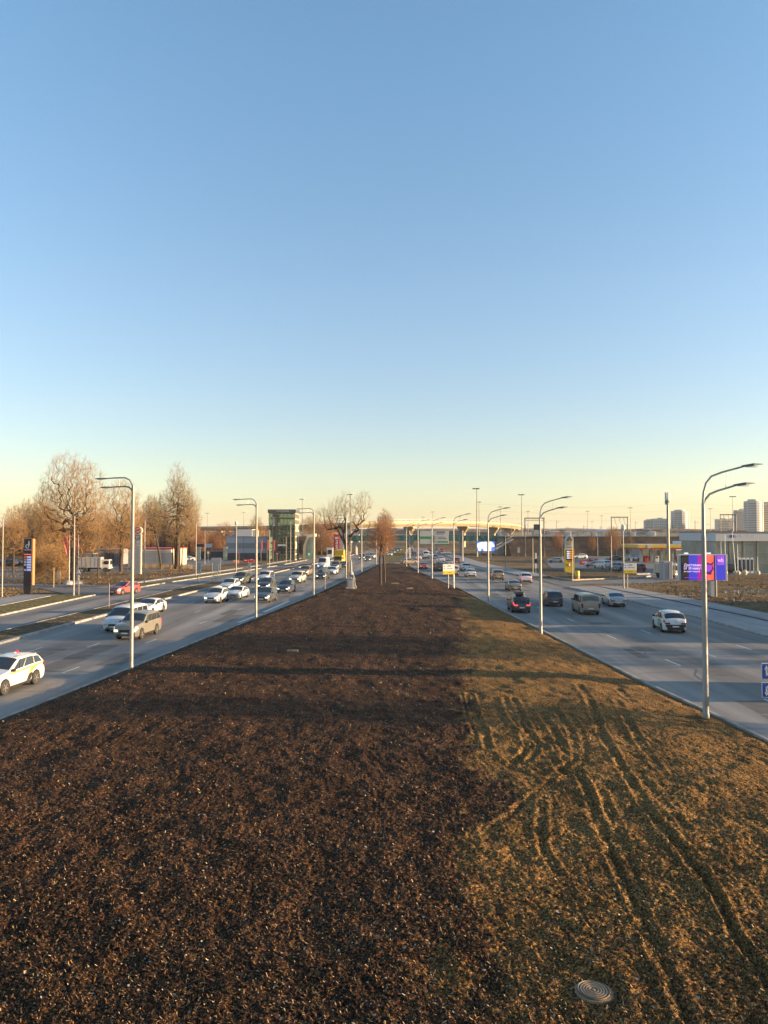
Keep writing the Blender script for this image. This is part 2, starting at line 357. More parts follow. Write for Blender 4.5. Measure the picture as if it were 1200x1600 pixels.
# right pavement: slab, dark drain line, slab
strip('pavement_right', RO, RO, -15, 110, 0.13, paving, 0.22, 4.5)
strip('pavement_gutter_right', RO, RO, -15, 110, 0.10, asphalt_lot, 4.5, 4.95)
strip('pavement_outer_right', RO, RO, -15, 110, 0.16, paving, 4.95, 7.8)
strip('pavement_right_far', RO, RO, 136, 330, 0.13, paving, 0.22, 5.0)
for nm, y0, y1, x0, x1 in (('field_edge_right', -15, 110, 7.8, 8.1),): strip(nm, RO, RO, y0, y1, 0.17, kerbm, x0, x1)
# filling station forecourt and its entrance on the right
poly_sheet('forecourt_entrance', [G(815, 900.5), G(842, 906), G(883, 917.2), G(915, 913), G(1010, 911.5), G(1062, 908), G(1062, 899), G(985, 903), G(965, 905.5), G(898, 910)], 0.006, asphalt_lot)
poly_sheet('forecourt_right', [G(850, 876), G(862, 888), G(962, 890), G(1000, 899), G(1062, 899.5), G(1135, 899), G(1240, 897), G(1240, 880), G(1120, 868), G(900, 865)], -0.01, asphalt_lot)
poly_sheet('yard_left', [G(240, 893), G(330, 884), G(420, 874), G(470, 868), G(420, 862), G(270, 866), G(150, 880), G(-60, 893), G(-60, 902), G(120, 896)], -0.012, asphalt_lot)
poly_sheet('lane_left_yard', [G(-60, 915), G(0, 909), G(60, 902), G(60, 899), G(0, 903), G(-60, 906)], -0.008, asphalt_lot)
fd = [(-38.9, 95), (-37.2, 95.5), (-36.2, 108), (-38, 110), (-48, 116), (-70, 122), (-70, 116), (-50, 108), (-42, 98)]
poly_sheet('station_driveway_left', [Vector((x, y, 0)) for x, y in fd], 0.004, asphalt_lot)
# verge island with the yellow price pylon
isl = [G(797, 889), G(845, 899), G(893, 907), G(930, 905.5), G(966, 904), G(960, 894), G(865, 890)]
poly_sheet('verge_island_right', isl, 0.12, verge_m, thick=0.16)
b = MB()
for a, c in zip(isl[1:4], isl[2:5]):
    b.tube([Vector((a.x, a.y - 0.1, 0.08)), Vector((c.x, c.y - 0.1, 0.08))], 0.16, 4)
b.build('kerb_island_right', kerbm)['kind'] = 'structure'
b = MB()
for a, c in ((G(991, 904.5), G(1016, 901)), (G(994, 898), G(1015, 897.3))):
    b.tube([Vector((a.x, a.y, 0.08)), Vector((c.x, c.y, 0.08))], 0.2, 4)
b.build('kerb_forecourt_right', kerbm)['kind'] = 'structure'
# melt puddles in the field
pud = mat('puddle_water', (0.03, 0.035, 0.04), 0.06, var=0.1, spec=1.0)
for k, pl in enumerate([[(1128, 923.5), (1160, 921.5), (1200, 922), (1205, 926), (1165, 927), (1130, 926)],
                        [(1132, 934.5), (1150, 936.5), (1180, 938), (1183, 940.5), (1160, 940), (1136, 937.5)],
                        [(1060, 929), (1080, 928), (1084, 930.5), (1064, 931.5)]]):
    poly_sheet('puddle', [G(*q) for q in pl], -0.035, pud)
# lane markings
def dashes(name, tabs, f, y0, y1, ln, gap, wd=0.13, skip=()):
    b = MB(); y = y0; k = 0
    while y < y1:
        k += 1
        if k not in skip:
            xa = ex(tabs[0], y) * (1 - f) + ex(tabs[1], y) * f; xc = ex(tabs[0], y + ln) * (1 - f) + ex(tabs[1], y + ln) * f
            b.add([(xa - wd / 2, y, 0.006), (xa + wd / 2, y, 0.006), (xc + wd / 2, y + ln, 0.006), (xc - wd / 2, y + ln, 0.006)], [(0, 1, 2, 3)])
        y += ln + gap
    o = b.build(name, lanep); o['kind'] = 'structure'; return o
for i, f in enumerate((0.27, 0.5, 0.74)): dashes('lane_marking_right', (RI, RO), f, 22 + 3 * i, 190, 2.2, 9.0, 0.12, skip=(2, 5, 6, 9) if i else ())
for i, f in enumerate((0.27, 0.5, 0.74)): dashes('lane_marking_left', (LO, LI), f, 15 + 2 * i, 190, 2.0, 9.5, 0.11)
b = MB()
for (x0, y0_), (x1, y1_), wd in (((372, 973), (408, 959.5), 0.35), ((412, 956.5), (452, 939), 0.4)):
    a, c = G(x0, y0_), G(x1, y1_); b.add([(a.x - wd / 2, a.y, 0.006), (a.x + wd / 2, a.y, 0.006), (c.x + wd / 2, c.y, 0.006), (c.x - wd / 2, c.y, 0.006)], [(0, 1, 2, 3)])
b.build('edge_marking_left', lanep)['kind'] = 'structure'

# repairs and tar seams in the asphalt
patchm = ramp_mat('asphalt_patch', [(0.3, (0.10, 0.093, 0.085)), (0.7, (0.155, 0.142, 0.125))], 1.2, 0.85, 6, (1, 1, 1), 0.2, 30, None, 0.2, 0.01)
tar = mat('tar_seam', (0.03, 0.03, 0.032), 0.5)
rp_ = random.Random(31); b = MB(); b2 = MB()
for tabs, n_ in (((LO, LI), 16), ((RI, RO), 16)):
    for k in range(n_):
        y = rp_.uniform(24, 130); f = rp_.uniform(.1, .85); x = ex(tabs[0], y) * (1 - f) + ex(tabs[1], y) * f; w_, l_ = rp_.uniform(.6, 2.2), rp_.uniform(1, 6); sk = rp_.uniform(-.1, .1)
        b.add([(x, y, .003), (x + w_, y + sk, .003), (x + w_ + .1 * l_ * .3, y + l_, .003), (x + .03 * l_, y + l_ - sk, .003)], [(0, 1, 2, 3)])
    for k in range(26):
        y = rp_.uniform(24, 120); x = ex(tabs[0], y) + rp_.uniform(.5, 12); p_ = Vector((x, y, .0045)); a = rp_.choice((0, 0, 1.5)) + rp_.uniform(-.25, .25)
        for j in range(rp_.randint(4, 12)):
            a += rp_.uniform(-.35, .35); q = p_ + Vector((math.cos(a), math.sin(a), 0)) * .6; t_ = Vector((-math.sin(a), math.cos(a), 0)) * .035
            if q.x > ex(tabs[1], q.y) - .3 or q.x < ex(tabs[0], q.y) + .3: break
            b2.add([tuple(p_ - t_), tuple(q - t_), tuple(q + t_), tuple(p_ + t_)], [(0, 1, 2, 3)]); p_ = q
b.build('asphalt_repairs', patchm)['kind'] = 'structure'; b2.build('tar_seams', tar)['kind'] = 'structure'

# ------------------------------------------------------------ median of rough soil
def med_h(X, Y):
    dl = X - ex(LI, Y) - 0.15; dr = ex(RI, Y) - 0.15 - X
    h = np.minimum(0.09 + 0.33 * sstep(0.0, 1.7, dl), 0.03 + 0.09 * sstep(0.2, 0.9, dr) + 0.30 * sstep(0.6, 5.0, dr))
    end = sstep(196, 190, Y); return h * (0.3 + 0.7 * end)
TR = [([(733, 1085), (743.5, 1121), (757, 1148), (763, 1172)], 1), ([(726, 1090), (733, 1121), (746, 1150)], .8),
      ([(790, 1094), (802, 1121), (817, 1142), (826, 1166), (817, 1182), (800, 1195)], 1), ([(802, 1094), (814, 1124), (834, 1158), (836, 1175), (826, 1192)], 1),
      ([(871, 1115), (892, 1142), (901, 1172), (898, 1190), (874, 1208), (850, 1235), (820, 1256), (793, 1280), (770, 1296)], .6),
      ([(884, 1112), (906, 1142), (914, 1172), (908, 1196), (884, 1216), (858, 1242), (828, 1264)], .4),
      ([(904, 1208), (922, 1250), (933, 1280), (960, 1333), (987, 1390), (1013, 1447), (1040, 1507), (1067, 1567), (1085, 1610), (1150, 1800)], 1.05),
      ([(925, 1275), (948, 1325), (975, 1383), (1000, 1437), (1026, 1497), (1052, 1552), (1070, 1600)], 1.0),
      ([(922, 1100), (940, 1148), (958, 1178), (979, 1214), (1013, 1270), (1053, 1323), (1093, 1363), (1120, 1407), (1143, 1453), (1167, 1487), (1193, 1533), (1240, 1600)], .9),
      ([(1073, 1330), (1100, 1368), (1130, 1420), (1158, 1477), (1190, 1520)], 1.0),
      ([(964, 1094), (980, 1125), (1000, 1160), (1030, 1205)], .8), ([(904, 1070), (928, 1106)], .6), ([(965, 1070), (990, 1094)], .5),
      ([(847, 1260), (844, 1300), (850, 1333), (873, 1367)], .7), ([(940, 1240), (965, 1300), (990, 1365), (1012, 1420)], .7), ([(1035, 1290), (1075, 1345), (1112, 1400)], .7), ([(845, 1115), (870, 1150), (884, 1180), (880, 1200)], .8), ([(862, 1178), (886, 1172), (896, 1186), (884, 1202), (862, 1204)], .6),
      ([(820, 1142), (845, 1165), (866, 1190), (880, 1212)], .8), ([(872, 1206), (905, 1216)], .5), ([(1000, 1215), (1040, 1262), (1075, 1300)], .7)]
TRW = [([G(x, y, 0.4).xy for x, y in pl], a) for pl, a in TR]
def rut_h(X, Y):
    out = np.zeros_like(X)
    for pl, amp in TRW:
        x0 = min(p.x for p in pl) - .7; x1 = max(p.x for p in pl) + .7; y0 = min(p.y for p in pl) - .7; y1 = max(p.y for p in pl) + .7
        s = (X > x0) & (X < x1) & (Y > y0) & (Y < y1)
        if not s.any(): continue
        xs, ys = X[s], Y[s]; d = np.full(xs.shape, 9.0)
        for a, c in zip(pl[:-1], pl[1:]):
            vx, vy = c.x - a.x, c.y - a.y; t = np.clip(((xs - a.x) * vx + (ys - a.y) * vy) / (vx * vx + vy * vy), 0, 1)
            d = np.minimum(d, np.hypot(xs - a.x - t * vx, ys - a.y - t * vy))
        wob = 0.04 * vnoise(xs * 3, ys * 1.5, 9)
        d = np.abs(d + wob)
        sc = 0.085 + 0.0024 * np.clip(ys - 15, 0, 40)
        prof = -0.048 * np.exp(-(d / sc) ** 2) + 0.026 * np.exp(-((d - 1.9 * sc) / (0.6 * sc)) ** 2) + 0.02 * np.exp(-(d / (0.3 * sc)) ** 2)
        out[s] += prof * amp * (0.95 + 1.3 * vnoise(xs * 1.4, ys * 1.0, 4) + 1.8 * vnoise(xs * 9, ys * 7, 14)).clip(0.0)
    return out
def soil_bound(Y): # where the fresh mulch gives way to thin turf
    return G(722, 1000, 0.4).x * 0 + np.interp(Y, [8, 12, 14.2, 15.5, 17, 18.6, 20.5, 22, 26, 30, 40, 80, 200], [1.2, 1.25, 1.4, 1.6, 1.95, 2.5, 3.1, 3.2, 2.8, 3.0, 4.2, 8.3, 20])
MAN = G(928, 1553, .42)
def rough_h(X, Y):
    dy = np.maximum(Y, 5) ** 2 / 5790; fd = lambda wl: sstep(2.4, .9, dy / wl)      # detail finer than the mesh rows is left to the bump
    f = 0.034 * (np.abs(vnoise(X * 9, Y * 9, 1)) * 2 - .5) * fd(.11) + 0.022 * vnoise(X * 21, Y * 21, 2) * fd(.05) + 0.012 * vnoise(X * 47, Y * 47, 3) * fd(.022)
    b_ = 0.09 * vnoise(X * 0.8, Y * 0.8, 5) + 0.08 * vnoise(X * 2.3, Y * 2.3, 6) * fd(.45) + 0.05 * vnoise(X * 0.25, Y * 0.9, 7) + 0.06 * np.abs(vnoise(X * 3.3 + 0.7 * Y, Y * 1.7, 8)) * fd(.5)
    far = sstep(35, 70, Y) * (0.10 * vnoise(X * 0.6, Y * 0.22, 17) + 0.06 * vnoise(X * 1.6, Y * .5, 18))
    return (f * 1.3 + b_ * 0.9 + far + .015) * sstep(.32, .62, np.hypot(X - MAN.x, Y - MAN.y))
ys = [-8.0]
while ys[-1] < 8.5: ys.append(ys[-1] + 0.35)
while ys[-1] < 196: ys.append(ys[-1] + min(max(0.018, ys[-1] ** 2 / 5790 * 0.85), 1.2))
ys = np.array(ys); n = len(ys); NC, NS = 820, 26
le = ex(LI, ys) + 0.17; re = ex(RI, ys) - 0.17
fl = np.maximum(-(0.60 * ys.clip(0) + 1.5), le + 0.05); fr = np.minimum(0.60 * ys.clip(0) + 1.5, re - 0.05)
t1 = np.linspace(0, 1, NS)[None]; tc_ = np.linspace(0, 1, NC)[None]
X = np.concatenate([le[:, None] * (1 - t1) + fl[:, None] * t1, (fl[:, None] * (1 - tc_) + fr[:, None] * tc_)[:, 1:], (fr[:, None] * (1 - t1) + re[:, None] * t1)[:, 1:]], 1)
Y = np.repeat(ys[:, None], X.shape[1], 1)
rng = np.random.default_rng(5)
edge = np.minimum(sstep(0, 0.5, X - le[:, None]), sstep(0, 0.5, re[:, None] - X))
Z = med_h(X, Y) + (rough_h(X, Y) + 0.02) * (0.15 + 0.85 * edge) + rut_h(X, Y)
soil = bpy.data.materials.new('soil'); soil.use_nodes = True; t = soil.node_tree; pb = t.nodes['Principled BSDF']
pb.inputs['Roughness'].default_value = 0.95; pb.inputs['Specular IOR Level'].default_value = 0.1
tcn = t.nodes.new('ShaderNodeTexCoord')
def nz(scale, det=6, seed=0):
    q = t.nodes.new('ShaderNodeTexNoise'); q.inputs['Scale'].default_value = scale; q.inputs['Detail'].default_value = det; q.inputs['Roughness'].default_value = 0.65
    t.links.new(tcn.outputs['Object'], q.inputs['Vector']); return q
def rampn(src, stops):
    cr = t.nodes.new('ShaderNodeValToRGB'); e = cr.color_ramp.elements
    while len(e) > 1: e.remove(e[0])
    e[0].position = stops[0][0]; e[0].color = (*stops[0][1], 1)
    for p_, c_ in stops[1:]: k = e.new(p_); k.color = (*c_, 1)
    t.links.new(src, cr.inputs[0]); return cr
def mixn(f, a, c):
    q = t.nodes.new('ShaderNodeMix'); q.data_type = 'RGBA'
    if isinstance(f, float): q.inputs['Factor'].default_value = f
    else: t.links.new(f, q.inputs['Factor'])
    t.links.new(a, q.inputs['A']); t.links.new(c, q.inputs['B']); return q.outputs['Result']
fine = nz(22, 9); big = nz(0.7, 5)
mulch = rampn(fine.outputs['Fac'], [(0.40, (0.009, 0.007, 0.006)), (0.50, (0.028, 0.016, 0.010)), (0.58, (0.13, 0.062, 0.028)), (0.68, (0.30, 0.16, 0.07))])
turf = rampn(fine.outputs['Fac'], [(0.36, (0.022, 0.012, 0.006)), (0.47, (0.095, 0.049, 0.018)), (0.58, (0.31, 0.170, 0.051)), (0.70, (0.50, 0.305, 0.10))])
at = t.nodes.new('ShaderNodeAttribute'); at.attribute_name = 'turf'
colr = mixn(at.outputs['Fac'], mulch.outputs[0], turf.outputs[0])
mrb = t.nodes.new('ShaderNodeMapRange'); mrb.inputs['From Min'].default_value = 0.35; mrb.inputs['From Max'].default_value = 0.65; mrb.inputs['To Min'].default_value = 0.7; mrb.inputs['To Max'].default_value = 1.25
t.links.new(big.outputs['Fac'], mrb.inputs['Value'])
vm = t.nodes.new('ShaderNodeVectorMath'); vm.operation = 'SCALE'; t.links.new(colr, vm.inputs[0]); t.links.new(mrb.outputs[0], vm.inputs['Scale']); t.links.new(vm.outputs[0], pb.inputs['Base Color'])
bmp = t.nodes.new('ShaderNodeBump'); bmp.inputs['Strength'].default_value = 0.9; bmp.inputs['Distance'].default_value = 0.05; nb = nz(9, 9); t.links.new(nb.outputs['Fac'], bmp.inputs['Height']); t.links.new(bmp.outputs[0], pb.inputs['Normal'])
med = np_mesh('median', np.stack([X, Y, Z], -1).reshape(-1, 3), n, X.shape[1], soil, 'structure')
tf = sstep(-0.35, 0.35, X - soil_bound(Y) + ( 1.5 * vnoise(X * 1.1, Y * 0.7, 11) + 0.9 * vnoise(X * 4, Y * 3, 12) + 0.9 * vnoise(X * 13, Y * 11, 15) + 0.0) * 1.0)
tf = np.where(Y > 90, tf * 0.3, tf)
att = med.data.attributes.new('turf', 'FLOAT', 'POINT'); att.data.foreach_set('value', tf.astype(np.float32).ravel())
# shredded bark and dead grass lying on it, and pebbles
def litter(name, N, ymin, ymax, lmin, lmax, wd, m, seed, lift=0.9, pw=2.0, grow_=0.03):
    r = np.random.default_rng(seed)
    u = r.random(N); yy = 1 / np.sqrt((1 / ymin ** pw) * (1 - u) + (1 / ymax ** pw) * u) if pw == 2.0 else ymin + (ymax - ymin) * u
    xx = (r.random(N) * 2 - 1) * (0.56 * yy + 1.0)
    k = (xx > ex(LI, yy) + 0.3) & (xx < ex(RI, yy) - 0.3); xx, yy = xx[k], yy[k]; N = len(xx)
    if pw != 2.0:
        k = xx < soil_bound(yy) - .5 + r.normal(0, 1.2, N); xx, yy = xx[k], yy[k]; N = len(xx)
    zz = med_h(xx, yy) + rough_h(xx, yy) + 0.02 + rut_h(xx, yy) + 0.004
    L_ = lmin + (lmax - lmin) * r.random(N) ** 2; sc = 1 + (yy - 12).clip(0) * grow_
    L_ *= sc; a = r.random(N) * 6.283; e = (r.random(N)) * lift
    d = np.stack([np.cos(a) * np.cos(e), np.sin(a) * np.cos(e), np.sin(e)], -1) * L_[:, None]
    s = np.stack([-np.sin(a), np.cos(a), (r.random(N) - .5) * 1.2], -1) * (wd * sc * (0.6 + r.random(N)))[:, None]
    p = np.stack([xx, yy, zz], -1)
    co = np.stack([p - s * .5, p + s * .5, p + d + s * .35, p + d - s * .35], 1).reshape(-1, 3)
    o = quad_mesh(name, co, np.arange(N * 4).reshape(-1, 4), m); return o
lit = bpy.data.materials.new('shredded_litter'); lit.use_nodes = True; t = lit.node_tree; pb = t.nodes['Principled BSDF']; pb.inputs['Roughness'].default_value = 0.9; pb.inputs['Specular IOR Level'].default_value = 0.15
gm = t.nodes.new('ShaderNodeNewGeometry'); cr = rampn(gm.outputs['Random Per Island'], [(0.0, (0.012, 0.009, 0.008)), (0.5, (0.04, 0.022, 0.013)), (0.78, (0.15, 0.075, 0.03)), (0.95, (0.32, 0.19, 0.075)), (1.0, (0.5, 0.38, 0.22))]); t.links.new(cr.outputs[0], pb.inputs['Base Color'])
tag(litter('bark_litter', 170000, 9.5, 75, 0.02, 0.07, 0.012, lit, 3), 'shredded bark and dead grass strewn over the soil median', 'litter', kind='stuff')
tag(litter('bark_litter', 110000, 34, 105, 0.03, 0.09, 0.016, lit, 13, .7, pw=1.0, grow_=.009), 'shredded bark and dead grass on the farther part of the soil median', 'litter', kind='stuff')
paleb = mat('pale_stone', (0.42, 0.37, 0.29), 0.85, var=0.3, scale=2)
tag(litter('pebbles', 1500, 9.5, 90, 0.02, 0.055, 0.03, paleb, 8, 0.5), 'pale pebbles and chips scattered on the soil median', 'pebbles', kind='stuff')

# ------------------------------------------------------------ vehicles
def pl(tab, y): return np.interp(y, [t[0] for t in tab], [t[1] for t in tab])
class Car:
    """lofted shell: +y is forward, origin on the ground under the middle"""
    def __init__(s, L, W, H, top, belt, wb, wr, gc=0.2, wtop=0.80, tail=0.86, nose=0.80, kind='car'):
        s.L, s.W, s.H, s.top, s.belt, s.wb, s.wr, s.gc, s.wtop, s.tail, s.nose, s.kind = L, W, H, top, belt, wb, wr, gc, wtop, tail, nose, kind
        s.fw = wb / 2 + (L - wb) * 0.02; s.rw = s.fw - wb
    def sec(s, y):
        L, w = s.L, s.W / 2
        k = abs(y) / (L / 2); e = max(0.0, (L / 2 - abs(y)))
        tip = s.nose if y > 0 else s.tail
        ww = w * (1 - (1 - tip) * (1 - min(e / 0.75, 1)) ** 2.2) * (1 - 0.02 * k * k)
        zt = float(pl(s.top, y)); zb = min(float(pl(s.belt, y)), zt - 0.02)
        z0 = s.gc + 0.07 * (1 - min(e / 0.5, 1)) ** 2
        for wy in (s.fw, s.rw):
            d = abs(y - wy); ra = s.wr + 0.06
            if d < ra: z0 = max(z0, s.wr + math.sqrt(ra * ra - d * d) * 0.98)
        zb = max(zb, z0 + 0.06); zt = max(zt, zb + 0.02)
        cab = min(max((zt - zb) / 0.42, 0), 1)
        wt = ww * (0.93 * (1 - cab) + s.wtop * cab)
        crn = 0.02 + 0.035 * (1 if cab > 0.5 else 0.6)
        return [(ww * 0.955, z0), (ww * 0.995, z0 + (zb - z0) * 0.28), (ww, z0 + (zb - z0) * 0.62), (ww * 0.965, zb),
                (ww * 0.965 * (1 - .86) + wt * .86, zb + (zt - zb) * 0.86), (wt * 0.88, zt - 0.012), (wt * 0.45, zt + crn * 0.7), (0, zt + crn)]
    def pt(s, y, v, side=1, off=0.0):
        def at(y, v):
            r = s.sec(y); v = min(max(v, 0), 7); i = min(int(v), 6); f = v - i
            return Vector((r[i][0] * (1 - f) + r[i + 1][0] * f, y, r[i][1] * (1 - f) + r[i + 1][1] * f))
        p = at(y, v)
        if off:
            a = at(y, min(v + .05, 7)) - at(y, max(v - .05, 0)); c = at(y + .03, v) - at(y - .03, v)
            n = c.cross(a)
            if n.length > 1e-9:
                n.normalize(); ctr = Vector((0, y * 0.9, s.H * 0.45))
                if n.dot(p - ctr) < 0: n = -n
                p = p + n * off
        return (p.x * side, p.y, p.z)
    def body(s):
        b = MB(); ys = list(np.linspace(-s.L / 2, s.L / 2, int(s.L / 0.075)))
        rings = []
        for y in ys:
            r = s.sec(y); rings.append([(-x, y, z) for x, z in r] + [(x, y, z) for x, z in r[-2::-1]])
        n = len(rings[0]); vs_ = [p for r in rings for p in r]; fs = []
        for i in range(len(ys) - 1):
            for k in range(n - 1): fs.append((i * n + k, i * n + n + k, i * n + n + k + 1, i * n + k + 1))
            fs.append((i * n + n - 1, i * n + 2 * n - 1, i * n + n, i * n))
        fs.append(tuple(range(n))); fs.append(tuple(reversed(range((len(ys) - 1) * n, len(ys) * n))))
        return b.add(vs_, fs)
    def patch(s, y0b, y1b, y0t, y1t, v0, v1, side, nu=5, nv=3, off=0.012, m=0, b=None):
        b = b or MB(); P_ = []
        for j in range(nv + 1):
            f = j / nv; v = v0 + (v1 - v0) * f; a = y0b + (y0t - y0b) * f; c = y1b + (y1t - y1b) * f
            for i in range(nu + 1): P_.append(s.pt(a + (c - a) * i / nu, v, side, off))
        fs = []
        for j in range(nv):
            for i in range(nu):
                q = j * (nu + 1) + i; fs.append((q, q + 1, q + nu + 2, q + nu + 1) if side > 0 else (q, q + nu + 1, q + nu + 2, q + 1))
        return b.add(P_, fs, m)
    def screen(s, ya, yb, vlo=4.25, off=0.012, inset=0.0):
        b = MB(); P_ = []; vs_ = [vlo, 5, 5.6, 6.3, 7]; rows = 5
        for i in range(rows + 1):
            y = ya + (yb - ya) * i / rows
            row = [s.pt(y, v, -1, off) for v in vs_] + [s.pt(y, v, 1, off) for v in vs_[-2::-1]]
            P_ += row
        n = 9; fs = [(i * n + k, i * n + k + 1, (i + 1) * n + k + 1, (i + 1) * n + k) for i in range(rows) for k in range(n - 1)]
        return b.add(P_, fs)
def add_wheels(t, c, R_=None, rim=None):
    wr = c.wr
    tm = MB().lathe((0, 0, 0), [(wr * .62, -.1), (wr * .93, -.105), (wr, -.075), (wr, .075), (wr * .93, .105), (wr * .62, .1)], 20)
    rm = MB().cyl((0, 0, -.09), (0, 0, .085), wr * .64, wr * .62, 16)
    for k in range(5):
        a = k * 2 * math.pi / 5
        for sg in (-1, 1): rm.box((math.cos(a) * wr * .33, math.sin(a) * wr * .33, sg * .098), (wr * .5, wr * .13, .02), a, 1)
    rm.cyl((0, 0, -.11), (0, 0, .11), wr * .14, None, 8, 1)
    proto = None
    for sx in (-1, 1):
        for wy in (c.fw, c.rw):
            if proto is None:
                proto = tm.build('wheel', tyrem, t, True); r_ = rm.build('rim', [steelrim, rim or rimm], proto); o = proto
            else:
                o = proto.copy(); COL.objects.link(o); o.parent = t
                r2 = r_.copy(); COL.objects.link(r2); r2.parent = o
            o.location = (sx * (c.W / 2 - .12), wy, wr); o.rotation_euler = (0, math.pi / 2, 0)
def make_vehicle(name, c, label, cat, win, ws, rwin, grille=True, rear_tall=False, front_z=None, split=(0.0,), mirror_z=1.0, roof_rails=False):
    t = thing(name, label, cat)
    bo = c.body().build('body', mat('paint_white', (0.75, 0.75, 0.74), 0.3, dirt=.35, coat=.5), t, True)
    bo.material_slots[0].link = 'OBJECT'
    c.screen(*ws).build('windshield', glassd, t, True)
    if rwin: c.screen(*rwin).build('rear_window', glassd, t, True)
    a0, a1, t0, t1 = win                      # rear/front of the glass at belt, rear/front at roof
    cuts = [0.0] + list(split) + [1.0]
    for sd_ in (-1, 1):
        for i in range(len(cuts) - 1):
            f0, f1 = cuts[i] + (0.012 if i else 0), cuts[i + 1] - (0.012 if i < len(cuts) - 2 else 0)
            c.patch(a0 + (a1 - a0) * f0, a0 + (a1 - a0) * f1, t0 + (t1 - t0) * f0, t0 + (t1 - t0) * f1, 3.12, 3.93, sd_).build('side_window', glassd, t, True)
    L, W = c.L, c.W; fz = front_z or float(pl(c.belt, L / 2 - .1)); hw = W / 2
    yf = L / 2; yr = -L / 2
    # front: headlights wrap round the corners
    for sd_ in (-1, 1):
        b = c.patch(yf - .36, yf - .01, yf - .30, yf - .01, 2.35, 2.9, sd_, 5, 2, .012)
        x1 = c.pt(yf, 2.2, sd_)[0]; z1 = c.sec(yf)[2][1]; z2 = c.sec(yf)[3][1]
        b.box((x1 * .80, yf + .008, (z1 + z2) / 2 + .02), (abs(x1) * .34, .03, min(.17, max(.12, z2 - z1)) * .9), 0, 0)
        b.build('headlight', headm, t)
    s_ = c.sec(yf); zl = s_[0][1]; zm = s_[2][1]; zh = s_[3][1]; xw = s_[2][0]
    gb = MB().box((0, yf + .01, (zm + zh) / 2 - .02), (xw * .95, .03, (zh - zm) * .9 + .08), 0, 0)
    gb.box((0, yf + .012, zl + (zm - zl) * .33), (xw * 1.45, .03, (zm - zl) * .36), 0, 0)
    gb.build('grille', black, t)
    MB().box((0, yf + .035, zl + (zm - zl) * .72), (.5, .015, .11), 0, 0).build('number_plate', platem, t)
    # rear
    for sd_ in (-1, 1):
        rs = c.sec(yr + .02)
        if rear_tall:
            b = MB().box((sd_ * rs[2][0] * .90, yr - .008, (rs[2][1] + rs[3][1]) / 2), (.14, .03, .42))
            c.patch(yr + .01, yr + .12, yr + .01, yr + .12, 2.2, 3.0, sd_, 2, 2, .012, 0, b)
        else:
            b = c.patch(yr + .01, yr + .34, yr + .01, yr + .28, 2.35, 2.98, sd_, 4, 2, .012)
            b.box((sd_ * rs[2][0] * .76, yr - .008, rs[2][1] + (rs[3][1] - rs[2][1]) * .6), (rs[2][0] * .46, .03, max(.12, (rs[3][1] - rs[2][1]) * .5)))
        b.build('taillight', tailm, t)
    rs = c.sec(yr); MB().box((0, yr - .012, rs[0][1] + .1), (rs[0][0] * 1.7, .03, .2)).build('rear_bumper', black, t)
    MB().box((0, yr - .03, rs[1][1] + (rs[2][1] - rs[1][1]) * .55), (.5, .015, .11)).build('number_plate', platem, t)
    MB().box((0, 0, c.gc + .1), (W * .8, L * .86, .14)).build('underbody', black, t)
    # black cladding round the arches and sills
    for sd_ in (-1, 1): c.patch(c.rw + c.wr + .1, c.fw - c.wr - .1, c.rw + c.wr + .1, c.fw - c.wr - .1, 0.02, 0.55, sd_, 3, 1, .008).build('sill', black, t)
    ds = a0 + (a1 - a0) * 0.5
    for sd_ in (-1, 1):
        for yy in (a1 - .05, ds, a0 + .35): c.patch(yy - .008, yy + .008, yy - .008, yy + .008, 0.7, 3.0, sd_, 1, 4, .004).build('door_gap', black, t)
    for sd_ in (-1, 1):
        mb = MB().box((sd_ * (hw + .06), a1 - .12, mirror_z), (.2, .12, .15), 0, 0, .03); mo = mb.build('mirror', black, t)
        if roof_rails:
            MB().tube([c.pt(a0 + .3, 5, sd_, .03), c.pt(0, 5, sd_, .06), c.pt(a1 - .9, 5, sd_, .03)], .02, 6).build('roof_rail', galv, t)
    add_wheels(t, c)
    return t
HIDE = []
sedan_c = Car(4.65, 1.82, 1.46, [(-2.33, .80), (-2.28, .98), (-1.75, 1.06), (-0.95, 1.40), (-.3, 1.45), (.25, 1.42), (1.05, 1.0), (1.15, .96), (1.9, .86), (2.2, .76), (2.33, .64)],
              [(-2.33, .72), (-2.2, .92), (-1.6, .98), (0, .94), (1.0, .92), (1.9, .80), (2.33, .58)], 2.7, .33)
cross_c = Car(4.5, 1.86, 1.66, [(-2.25, .92), (-2.2, 1.06), (-2.0, 1.22), (-1.65, 1.55), (-.8, 1.64), (.1, 1.62), (1.0, 1.12), (1.1, 1.09), (1.85, 1.0), (2.13, .90), (2.25, .74)],
              [(-2.25, .86), (-2.1, 1.10), (-1.3, 1.08), (0, 1.04), (1.0, 1.02), (1.85, .92), (2.25, .68)], 2.66, .36, .24)
hatch_c = Car(4.1, 1.74, 1.5, [(-2.05, .85), (-2.0, 1.0), (-1.85, 1.12), (-1.5, 1.40), (-.7, 1.49), (.15, 1.46), (.98, 1.02), (1.08, .98), (1.7, .88), (1.95, .78), (2.05, .66)],
              [(-2.05, .80), (-1.9, 1.0), (0, .96), (1.0, .93), (1.7, .82), (2.05, .6)], 2.55, .32)
suv_c = Car(4.95, 1.92, 1.85, [(-2.47, 1.0), (-2.43, 1.25), (-2.15, 1.72), (-1.6, 1.83), (0.1, 1.82), (.35, 1.78), (1.05, 1.27), (1.12, 1.24), (2.1, 1.16), (2.4, 1.06), (2.47, .86)],
            [(-2.47, .95), (-2.35, 1.16), (0, 1.14), (1.0, 1.14), (2.2, 1.05), (2.47, .8)], 2.85, .39, .28, .84, .9, .86)
